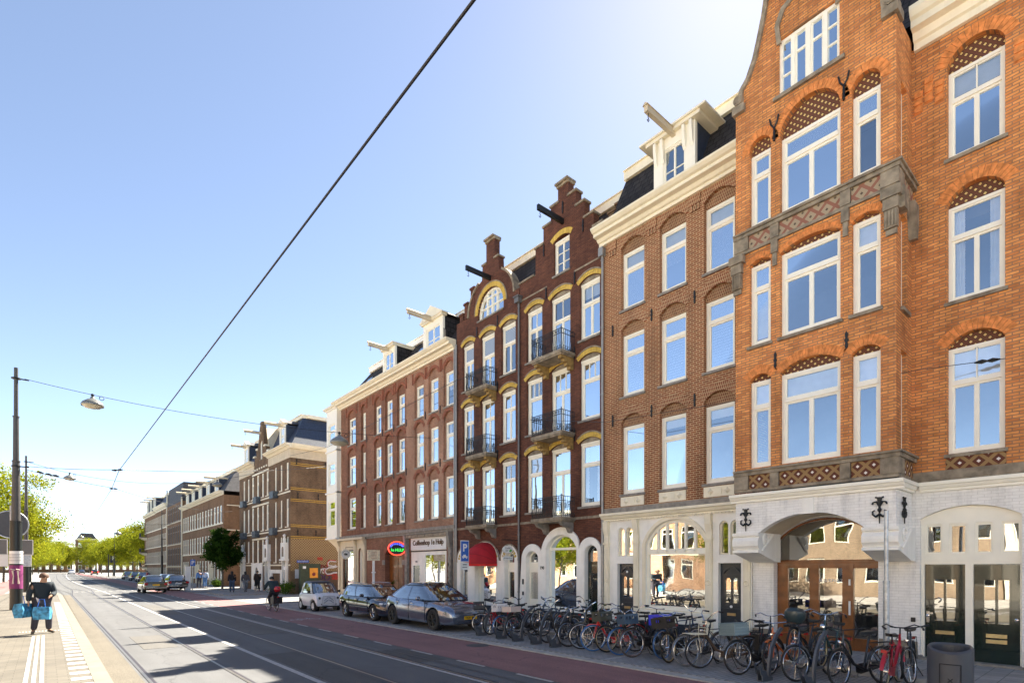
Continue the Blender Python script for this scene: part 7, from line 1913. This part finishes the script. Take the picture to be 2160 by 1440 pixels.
# ================================================================ people
def skin(name,V,E,mat,par,root=0,sub=2,sm=True):
    """V: {key:(x,y,z,r)}"""
    keys=list(V); me=D.meshes.new(name); me.from_pydata([V[k][:3] for k in keys],[(keys.index(a),keys.index(b)) for a,b in E],[])
    ob=D.objects.new('tmp',me); col.objects.link(ob); ob.modifiers.new('s','SKIN')
    for i,k in enumerate(keys):
        r=V[k][3]; r=r if isinstance(r,tuple) else (r,r); me.skin_vertices[0].data[i].radius=r
        me.skin_vertices[0].data[i].use_root=(i==root)
    ss=ob.modifiers.new('u','SUBSURF'); ss.levels=sub; ss.render_levels=sub
    C.view_layer.update(); nm=D.meshes.new_from_object(ob.evaluated_get(C.evaluated_depsgraph_get())); D.objects.remove(ob); D.meshes.remove(me)
    nm.materials.clear(); nm.materials.append(mat); nm.polygons.foreach_set('use_smooth',[True]*len(nm.polygons)); nm.name=name
    return link(name,nm,par)
SK=pm('skin',(.42,.24,.16),.5,var=.06); 
def person(label,loc,rz,J=None,top=(.02,.03,.04),leg=(.03,.03,.035),hair=(.05,.03,.02),shoe=(.02,.02,.02),coat=0,h=1.75,group=None,bulk=1.0,helmet=None,longhair=False):
    o=thing('person',label,'person',loc,R(rz),group); o.scale=(h/1.75,)*3
    # local: +x forward, +y left
    j=dict(pelvis=(0,0,.95),waist=(0,0,1.08),chest=(0,0,1.32),neck=(0,0,1.48),head=(.02,0,1.60),
      shl=(0,.19,1.42),ell=(.02,.25,1.14),wrl=(.08,.25,.90),shr=(0,-.19,1.42),elr=(.02,-.25,1.14),wrr=(.08,-.25,.90),
      hil=(0,.10,.92),knl=(.03,.11,.50),anl=(-.01,.11,.09),tol=(.15,.13,.035),hir=(0,-.10,.92),knr=(.03,-.11,.50),anr=(-.01,-.11,.09),tor=(.15,-.13,.035))
    j.update(J or {})
    r=dict(pelvis=(.15,.11),waist=(.135,.10),chest=(.17,.12),neck=.055,head=.085,shl=.06,ell=.042,wrl=.028,shr=.06,elr=.042,wrr=.028,hil=.09,knl=.058,anl=.038,tol=.035,hir=.09,knr=.058,anr=.038,tor=.035)
    V={k:(*j[k],r[k]) for k in j}
    E=[('pelvis','waist'),('waist','chest'),('chest','neck'),('neck','head'),('chest','shl'),('shl','ell'),('ell','wrl'),('chest','shr'),('shr','elr'),('elr','wrr'),('pelvis','hil'),('hil','knl'),('knl','anl'),('anl','tol'),('pelvis','hir'),('hir','knr'),('knr','anr'),('anr','tor')]
    # hands: palm and five fingers joined to the wrist
    for s_,w_ in (('l','wrl'),('r','wrr')):
        W_=Vector(j[w_]); d=(W_-Vector(j['el'+s_])).normalized(); side=Vector((0,1,0)) if abs(d.y)<.8 else Vector((1,0,0)); lat=d.cross(side).normalized()
        pc=W_+d*.055; V['pa'+s_]=(*pc,.030); E.append((w_,'pa'+s_))
        for q in range(4):
            f0=pc+d*.035+lat*(.012*(q-1.5)*1.7); f1=f0+d*(.045+.008*(q in(1,2)))+side*(-.01 if s_=='l' else .01); V['f%s%d'%(s_,q)]=(*f0,.010); V['g%s%d'%(s_,q)]=(*f1,.008); E+= [('pa'+s_,'f%s%d'%(s_,q)),('f%s%d'%(s_,q),'g%s%d'%(s_,q))]
        t0=pc+lat*.035-d*.01; t1=t0+lat*.015+d*.04; V['t'+s_]=(*t0,.011); V['u'+s_]=(*t1,.009); E+=[('pa'+s_,'t'+s_),('t'+s_,'u'+s_)]
    H=Vector(j['head']); Nk=Vector(j['neck']); up=(H-Nk).normalized(); V['crown']=(*(H+up*.09),.075); E.append(('head','crown'))
    V['face']=(*(H+Vector((.045,0,.0))),.055); E.append(('head','face'))
    skin('body',V,E,SK,o)
    # face details
    f=MB(); c=H+up*.02
    f.lathe([(0,.035),(.012,.018),(.016,0)],tuple(c+Vector((.095,0,-.01))),8,'x')
    for s_ in(-1,1): f.lathe([(0,-.02),(.012,-.01),(.012,.01),(0,.02)],tuple(c+Vector((0,.088*s_,-.01))),8,'x')
    f.build('nose_and_ears',SK,o,smooth=True)
    e=MB()
    for s_ in(-1,1): e.lathe([(0,.006),(.009,.0)],tuple(c+Vector((.096,.033*s_,.015))),8,'x')
    e.box(c.x+.094,c.x+.100,-.022+c.y,.022+c.y,c.z-.052,c.z-.046); e.build('eyes_and_mouth',M_['ink'],o)
    hm=MB(); n=12
    rows=[]
    for i in range(7):
        t=i/6*R(105 if not longhair else 120); rows.append((.108*math.sin(t)+ (.004),.115*math.cos(t)))
    hm.lathe(rows,tuple(c+up*.025+Vector((-.018,0,0))),16); 
    if longhair: hm.lathe([(.03,.02),(.095,.0),(.10,-.15),(.07,-.25),(0,-.27)],tuple(c+Vector((-.04,0,.02))),12)
    hm.build('hair' if not helmet else 'helmet',colmat('hair_%s'%str(hair),hair,.7,0,0),o,smooth=True)
    # clothing
    g=.018*bulk+.012; J2={k:(*j[k],(tuple(q+g for q in r[k]) if isinstance(r[k],tuple) else r[k]+g)) for k in j}
    cm_=colmat('cloth_%s'%str(top),top,.85,0,0); lm=colmat('cloth_%s'%str(leg),leg,.85,0,0)
    VV={k:J2[k] for k in ('chest','waist','pelvis','neck','shl','ell','wrl','shr','elr','wrr')}
    VV['neck']=(*(Vector(j['chest'])*.08+Vector(j['neck'])*.92),.085)
    if coat: 
        a=(Vector(j['hil'])+Vector(j['hir']))/2; VV['hem']=(a.x+.03*(j['knl'][0]+j['knr'][0]),a.y,a.z-coat,(.19,.16))
    EE=[('chest','waist'),('waist','pelvis'),('chest','neck'),('chest','shl'),('shl','ell'),('ell','wrl'),('chest','shr'),('shr','elr'),('elr','wrr')]+([('pelvis','hem')] if coat else [])
    skin('jacket',VV,EE,cm_,o)
    VV={k:J2[k] for k in ('pelvis','hil','knl','anl','hir','knr','anr')}
    skin('trousers',VV,[('pelvis','hil'),('hil','knl'),('knl','anl'),('pelvis','hir'),('hir','knr'),('knr','anr')],lm,o)
    for s_ in 'lr':
        A=Vector(j['an'+s_]); T=Vector(j['to'+s_]); d=(T-A); d.normalize()
        skin('shoe',{'a':(*(A-d*.03+Vector((0,0,-.02))),.05),'b':(*((A+T)/2+Vector((0,0,-.012))),.047),'c':(*(T+d*.04),.04)},[('a','b'),('b','c')],colmat('shoe_%s'%str(shoe),shoe,.5,0,.1),o,sub=1)
    return o
# man with blue bags on the platform
mx,my=-.10,21.3
man=person('person in black jacket waiting on the tram platform with blue shopping bags',(mx,my,.255),-70,
  dict(waist=(.0,0,1.08),chest=(.06,0,1.33),neck=(.10,0,1.47),head=(.15,.0,1.585),shl=(.06,.21,1.41),ell=(.10,.27,1.15),wrl=(.28,.12,1.08),shr=(.06,-.21,1.41),elr=(.02,-.29,1.15),wrr=(.10,-.33,.93),
  hil=(0,.11,.92),knl=(.05,.15,.50),anl=(.0,.17,.09),tol=(.15,.22,.04),hir=(0,-.11,.92),knr=(.02,-.14,.5),anr=(-.05,-.17,.09),tor=(.09,-.24,.04)),
  top=(.016,.026,.036),leg=(.05,.045,.06),hair=(.10,.05,.03),coat=.10,h=1.80,bulk=1.4,shoe=(.10,.08,.06))
M_['ikea']=pm('blue_print_bag',(.05,.24,.42),.6,var=.8,scale=9)
def bag(label,x,y,z,w_,h,rz,mat):
    o=thing('shopping_bag',label,'bag',(x,y,z),R(rz))
    m=MB(); prof=[(-.5,0,.10),(-.56,.55,.14),(-.50,1,.10)]
    a=[(q*w_,-d,h*t) for q,t,d in prof]; b=[(-q*w_,-d,h*t) for q,t,d in prof]; c=[(-q*w_,d,h*t) for q,t,d in prof]; d_=[(q*w_,d,h*t) for q,t,d in prof]
    m.strip(a,b).strip(b,c).strip(c,d_).strip(d_,a); m.add([a[0],b[0],c[0],d_[0]],[(0,1,2,3)]); m.build('bag_body',M_[mat],o)
    MB().tube([(-w_*.25,-.1,h),(-w_*.15,-.04,h+.22),(w_*.15,-.04,h+.22),(w_*.25,-.1,h)],.012,5).build('handles',M_['signblue'],o)
bag('pale blue shopping bag hanging lower left of the person on the platform',mx-.40,my-.15,.255+.50,.40,.40,58,'ikea')
bag('teal and white patterned bag held in front of the person on the platform',mx+.02,my-.40,.255+.44,.36,.36,-14,'ikea')
# cyclist in the red lane
cb=bike('bicycle ridden away by the person in dark clothes on the red lane',8.72,28.3,92,anchor='rear',lean=0,z=.005,steer=3,group=None,bar=0,extra=[('pannier','black')])
person('person cycling away in dark teal jacket with red bag on the back',(8.69,28.72,.0),92,
  dict(pelvis=(-.22,0,1.03),waist=(-.15,0,1.14),chest=(.0,0,1.36),neck=(.09,0,1.50),head=(.15,0,1.60),shl=(.02,.2,1.44),ell=(.16,.30,1.24),wrl=(.36,.29,1.09),shr=(.02,-.2,1.44),elr=(.16,-.30,1.24),wrr=(.36,-.29,1.09),
  hil=(-.2,.1,.98),knl=(.12,.13,.72),anl=(-.10,.12,.33),tol=(.05,.13,.28),hir=(-.2,-.1,.98),knr=(.1,-.13,.60),anr=(-.04,-.12,.20),tor=(.10,-.13,.15)),
  top=(.015,.035,.045),leg=(.015,.018,.025),hair=(.012,.012,.014),bulk=1.8,h=1.75)
o=thing('backpack','red bag strapped on the back of the cycling person','bag',(8.80,28.35,1.12)); MB().lathe([(0,-.15),(.13,-.12),(.17,0),(.13,.12),(0,.15)],(0,0,0),14).build('red_bag',M_['redgloss'],o,smooth=True); MB().tube([(-.05,.1,-.1),(-.1,.25,.1),(-.05,.2,.25)],.02,5).build('strap',M_['black'],o)
walk=lambda s:dict(knl=(.16*s,.10,.52),anl=(.18*s,.10,.11),tol=(.32*s,.12,.05),knr=(.02,-.10,.50),anr=(-.22*s,-.10,.13),tor=(-.08*s,-.11,.05),ell=(-.08*s,.25,1.15),wrl=(-.06*s,.26,.92),elr=(.06*s,-.25,1.15),wrr=(.14*s,-.25,.92))
person('person walking away in light blue shirt and dark trousers near the small dark tree',(11.7,62.0,.1),95,walk(1),top=(.10,.22,.50),leg=(.02,.02,.035),hair=(.20,.10,.04),h=1.85)
person('person walking away in pale blue shirt and blue jeans near the small dark tree',(12.5,63.5,.1),85,walk(-1),top=(.35,.45,.65),leg=(.06,.14,.32),hair=(.01,.01,.01),h=1.85)
person('person in long black coat walking past the white arched gate',(11.9,50.2,.1),80,walk(1),top=(.012,.012,.015),leg=(.03,.06,.12),hair=(.012,.01,.01),coat=.12,h=1.78,longhair=True,bulk=2)
person('person in grey coat walking beside the small dog',(13.0,50.4,.1),90,walk(-1),top=(.07,.07,.08),leg=(.15,.17,.20),hair=(.012,.01,.01),coat=.25,h=1.75,longhair=True,bulk=2)
person('person in dark brown coat at the doorway behind the grey-coated walker',(14.3,51.6,.1),90,walk(1),top=(.035,.025,.02),leg=(.02,.02,.02),hair=(.012,.01,.01),coat=.15,h=1.8,bulk=2)
person('person in red top crossing far away beside the parked black cars',(9.2,78,.05),180,walk(1),top=(.30,.03,.05),leg=(.03,.05,.14),hair=(.03,.02,.02),h=1.75)
def dog(x,y):
    o=thing('dog','small white-grey dog on the pavement before the corner block','dog',(x,y,.11),R(80))
    V=dict(hip=(-.2,0,.30,.075),mid=(0,0,.30,.075),sho=(.18,0,.32,.09),nk=(.27,0,.41,.055),hd=(.33,0,.47,.06),mz=(.42,0,.45,.03))
    E=[('hip','mid'),('mid','sho'),('sho','nk'),('nk','hd'),('hd','mz')]
    for s_,y_ in (('a',.06),('b',-.06)):
        V['f'+s_]=(.18,y_,.17,.03); V['g'+s_]=(.17,y_,.02,.022); E+=[('sho','f'+s_),('f'+s_,'g'+s_)]
        V['h'+s_]=(-.16,y_,.19,.04); V['i'+s_]=(-.25,y_,.12,.022); V['j'+s_]=(-.22,y_,.02,.022); E+=[('hip','h'+s_),('h'+s_,'i'+s_),('i'+s_,'j'+s_)]
    V['ta']=(-.30,0,.40,.02); V['tb']=(-.34,0,.50,.015); E+=[('hip','ta'),('ta','tb')]
    skin('body',V,E,pm('dog_fur',(.45,.43,.40),.9,var=.4,scale=12),o,root=1)
    m=MB()
    for s_ in(-1,1): m.plate([(.30,.52),(.35,.52),(.32,.58)],[],s_*.045-.008,s_*.045+.008,'y')
    m.build('ears',pm('dog_ear',(.12,.10,.09),.9),o)
dog(13.6,49.7)
# ================================================================ trees and plants
def leafmat(name,c,c2,tr=.5):
    m=D.materials.new(name); m.use_nodes=True; n=m.node_tree; n.nodes.clear(); out=nd(n,'ShaderNodeOutputMaterial')
    tc=nd(n,'ShaderNodeTexCoord'); no=nd(n,'ShaderNodeTexNoise'); no.inputs['Scale'].default_value=1.1; no.inputs['Detail'].default_value=4; n.links.new(tc.outputs['Object'],no.inputs['Vector'])
    r=nd(n,'ShaderNodeMapRange'); r.inputs[1].default_value=.38; r.inputs[2].default_value=.62; n.links.new(no.outputs[0],r.inputs[0])
    mx=nd(n,'ShaderNodeMix',data_type='RGBA'); n.links.new(r.outputs[0],mx.inputs[0]); mx.inputs[6].default_value=(*c,1); mx.inputs[7].default_value=(*c2,1)
    d=nd(n,'ShaderNodeBsdfDiffuse'); t=nd(n,'ShaderNodeBsdfTranslucent'); n.links.new(mx.outputs[2],d.inputs[0]); n.links.new(mx.outputs[2],t.inputs[0])
    s=nd(n,'ShaderNodeMixShader'); s.inputs[0].default_value=tr; n.links.new(d.outputs[0],s.inputs[1]); n.links.new(t.outputs[0],s.inputs[2]); n.links.new(s.outputs[0],out.inputs[0]); return m
M_['leaf_y']=leafmat('yellow_green_leaves',(.31,.31,.02),(.17,.21,.018)); M_['leaf_d']=leafmat('dark_green_leaves',(.035,.075,.012),(.015,.04,.008),.3); M_['leaf_g']=leafmat('green_leaves',(.09,.15,.02),(.05,.10,.02),.4)
M_['bark']=pm('bark',(.09,.075,.055),.9,var=.4,scale=5,bump=.6)
def tree_meshes(seed,h,r,n,ls,mat,trunk=.16,low=.22,shape=1.0):
    rr=random.Random(seed); tk=MB(); lf=MB()
    top=h*.55; tk.tube([(0,0,0),(.05,.02,h*.2),(-.06,.05,h*.38),(.04,0,top)],[trunk,trunk*.8,trunk*.65,trunk*.4],9)
    tips=[]
    nb=15
    for i in range(nb):
        z0=h*(low+.33*i/nb); a=i*2.4+rr.uniform(-.3,.3); el=rr.uniform(.25,.75)+.5*i/nb; Lb=r*rr.uniform(.75,1.05)*(1-.25*i/nb)
        p0=Vector((0,0,z0)); d=Vector((math.cos(a)*math.cos(el),math.sin(a)*math.cos(el),math.sin(el)*shape)); P=[p0]
        for k in range(1,5): P.append(p0+d*(Lb*k/4)+Vector((rr.uniform(-.1,.1),rr.uniform(-.1,.1),.10*k*k/8*Lb*.3)))
        tk.tube(P,[trunk*.42,trunk*.32,trunk*.22,trunk*.13,trunk*.05],6)
        for k in (2,3,4):
            for q in range(3):
                e=P[k]+Vector((rr.gauss(0,1),rr.gauss(0,1),rr.gauss(.3,.8))).normalized()*r*rr.uniform(.16,.34)
                tk.tube([P[k],(P[k]+e)/2+Vector((0,0,.1)),e],[trunk*.13,trunk*.08,.012],4); tips.append(e)
            tips.append(P[k])
    for i in range(8): tips.append(Vector((rr.uniform(-.4,.4)*r,rr.uniform(-.4,.4)*r,h*rr.uniform(.72,.93))))
    tips=[t for t in tips if rr.random()<.86]; per=n//len(tips)
    for t in tips:
        cr=r*rr.uniform(.10,.24)
        for i in range(int(per*rr.uniform(.5,1.5))):
            v=Vector((rr.gauss(0,1),rr.gauss(0,1),rr.gauss(0,.75)))*cr*.62; p=t+v
            if p.z<h*.16: continue
            u=Vector((rr.uniform(-1,1),rr.uniform(-1,1),rr.uniform(-1,1))).normalized(); w_=u.cross(Vector((rr.uniform(-1,1),rr.uniform(-1,1),rr.uniform(-.4,.4)))).normalized(); s=ls*rr.uniform(.6,1.3)
            lf.add([p-u*s,p+w_*s*.55,p+u*s,p-w_*s*.55],[(0,1,2,3)])
    return tk.mesh('trunk',M_['bark'],smooth='auto'),lf.mesh('crown',mat,fix=False)
TM=[tree_meshes(1,11.6,5.6,26000,.12,M_['leaf_y']),tree_meshes(2,11,5.0,20000,.13,M_['leaf_y'])]
def tree(x,y,k,s,rz,label,cat='tree',name='street_tree',group='yellow-green street trees',z=0):
    o=thing(name,label,cat,(x,y,z),rz,group); o.scale=(s,s,s)
    link('trunk',TM[k][0],o); link('crown',TM[k][1],o); return o
tree(-4.4,84,0,1.17,.3,'largest yellow-green tree at the left edge behind the tram poles',z=.1)
tree(-9.5,74,1,.95,1.2,'yellow-green tree cut by the left picture edge',z=.1)
for i,(x,y,s,k) in enumerate(((-4.6,106,.93,1),(-4.4,128,.92,0),(-4.2,152,.95,1),(-3.8,180,.95,0),(-3.0,212,.98,1),(-2.0,250,1.15,0),(1.5,278,1.25,1))):
    tree(x,y,k,s,i*1.1,['second','third','fourth','fifth','sixth','seventh','farthest'][i]+' yellow-green tree of the left row, counted from the tram stop',z=.1)
for i,(x,y,s,k) in enumerate(((19.0,139,1.25,0),(15.0,150,1.1,1),(17.5,166,1.1,0),(13.5,178,1.0,1),(15.5,200,1.0,0),(14.0,226,1.0,1),(12.5,262,1.15,0))):
    tree(x,y,k,s,i*1.7+.4,['nearest yellow-green tree right of the road, against the gabled row','second yellow-green tree right of the road, in front of the tallest crown','third yellow-green tree right of the road behind the parking board','fourth yellow-green tree right of the road above the far cars','fifth yellow-green tree right of the road above the stopped car','sixth yellow-green tree right of the road near the crest','last yellow-green tree right of the road at the street end'][i])
TM.append(tree_meshes(5,6.2,1.9,9000,.13,M_['leaf_d'],trunk=.10,low=.24,shape=1.6))
tree(13.3,59.8,2,1.0,0,'small dark green tree standing before the brown terrace',group=None,name='small_tree',z=.1)
def bush(x,y,s,label,mat,z=.1,seed=3,n=900):
    rr=random.Random(seed); o=thing('bush',label,'bush',(x,y,z)); lf=MB(); st_=MB()
    for i in range(9):
        a=rr.uniform(0,6.3); e=Vector((math.cos(a)*s*.5*rr.random(),math.sin(a)*s*.5*rr.random(),s*rr.uniform(.4,.75))); st_.tube([(0,0,0),e*.5+Vector((0,0,.05)),e],[.02,.014,.006],4)
        for q in range(n//9):
            p=e+Vector((rr.gauss(0,.24),rr.gauss(0,.24),rr.gauss(-.05,.2)))*s; p.z=max(p.z,.03); u=Vector((rr.uniform(-1,1),rr.uniform(-1,1),rr.uniform(-.5,1))).normalized(); w_=u.cross(Vector((rr.uniform(-1,1),rr.uniform(-1,1),.2))).normalized(); t=.07
            lf.add([p-u*t,p+w_*t*.6,p+u*t,p-w_*t*.6],[(0,1,2,3)])
    st_.build('stems',M_['bark'],o); lf.build('foliage',M_[mat],o,fix=False)
bush(14.6,45.1,.9,'low green bush at the corner of the graffiti wall',"leaf_g",seed=3); bush(14.75,47.6,.7,'small green bush at the foot of the white porch',"leaf_g",seed=4); bush(17.6,45.2,1.3,'taller bush behind the green cabinet',"leaf_g",seed=5,z=1.0) if False else None
bush(13.9,64.5,.8,'low green planting under the small dark tree','leaf_g',seed=6)
# potted plant at the wooden double door
o=thing('potted_plant','small potted palm standing before the wooden arched double door','plant',(14.7,FY(829,14.7),.11)); px,py=14.7,FY(829,14.7); off=(px,py,.11)
MB().lathe([(0,.0),(.12,.0),(.16,.28),(.14,.28),(0,.26)],(px,py,.11),14).build('pot',M_['stone_g'],o,off,smooth='auto')
m=MB(); rr=random.Random(8); MB().tube([(px,py,.35),(px,py,1.25)],.025,6).build('stem',M_['bark'],o,off)
for i in range(26):
    a=rr.uniform(0,6.3); l=rr.uniform(.25,.45); e=rr.uniform(-.1,1.1); p=Vector((px,py,1.25)); q=p+Vector((math.cos(a)*l*math.cos(e),math.sin(a)*l*math.cos(e),l*math.sin(e))); t=Vector((-math.sin(a),math.cos(a),0))*.018
    m.add([p,(p+q)/2+t+Vector((0,0,.05)),q,(p+q)/2-t+Vector((0,0,.05))],[(0,1,2,3)])
m.build('fronds',M_['leaf_d'],o,off,fix=False)
# ================================================================ end of the street
def far_block(x0,x1,y,h,d,mat,label,nw,fl,name='distant_building'):
    o=thing(name,label,'building',((x0+x1)/2,y,0)); off=((x0+x1)/2,y,0)
    MB().box(x0,x1,y,y+d,0,h).build('wall',M_[mat],o,off)
    MB().box(x0-.3,x1+.3,y-.3,y+d,h+.003,h+.6).build('cornice',M_['cream'],o,off)
    MB().plate([(x0,h+.603),(x1,h+.603),(x1-1.5,h+3),(x0+1.5,h+3)],[],y+.2,y+d,'y').build('roof',M_['slate'],o,off)
    for i in range(nw):
        for j in range(fl):
            cx_=x0+(x1-x0)*(i+.5)/nw; z=1.2+j*(h-1.2)/fl; w_=MB().plate([(cx_-.65,z),(cx_+.65,z),(cx_+.65,z+2),(cx_-.65,z+2)],[[(cx_-.5,z+.15),(cx_+.5,z+.15),(cx_+.5,z+1.85),(cx_-.5,z+1.85)]],y-.08,y-.003,'y').build('window',M_['frame'],o,off)
            MB().box(cx_-.5,cx_+.5,y-.04,y-.03,z+.15,z+1.85).build('pane',M_['glass'],w_,off)
far_block(10,17,300,14.0,14,'br_far','tall narrow grey-brown building closing the right of the street end',3,4)
far_block(17.5,34,288,10,14,'br_far','wide low building far right behind the trees',7,3)
far_block(-6,9.5,330,9.5,14,'br_far','pale brown building closing the middle of the street end',6,3)
far_block(-30,-8,300,11,14,'br_far','brown building far left behind the row of trees',8,3)
far_block(34,70,260,9,14,'br_rose','long low building across the far square behind the trees',12,2)

for i,(x,y,s_,k) in enumerate(((-8.8,20,.66,0),(-8.8,39,.66,1),(-8.8,62,.7,0))):
    tree(x,y,k,s_,i*2.0,['first','second','third'][i]+' tree across the street, seen only mirrored in the shop glass',z=.1)

for i,(x,y,s_,k) in enumerate(((5.0,315,1.2,0),(9.0,322,1.15,1),(-7,320,1.2,1))):
    tree(x,y,k,s_,i*2.3,['yellow-green tree closing the street end left of the tall building','yellow-green tree closing the street end just before the tall building','yellow-green tree behind the left row at the street end'][i])
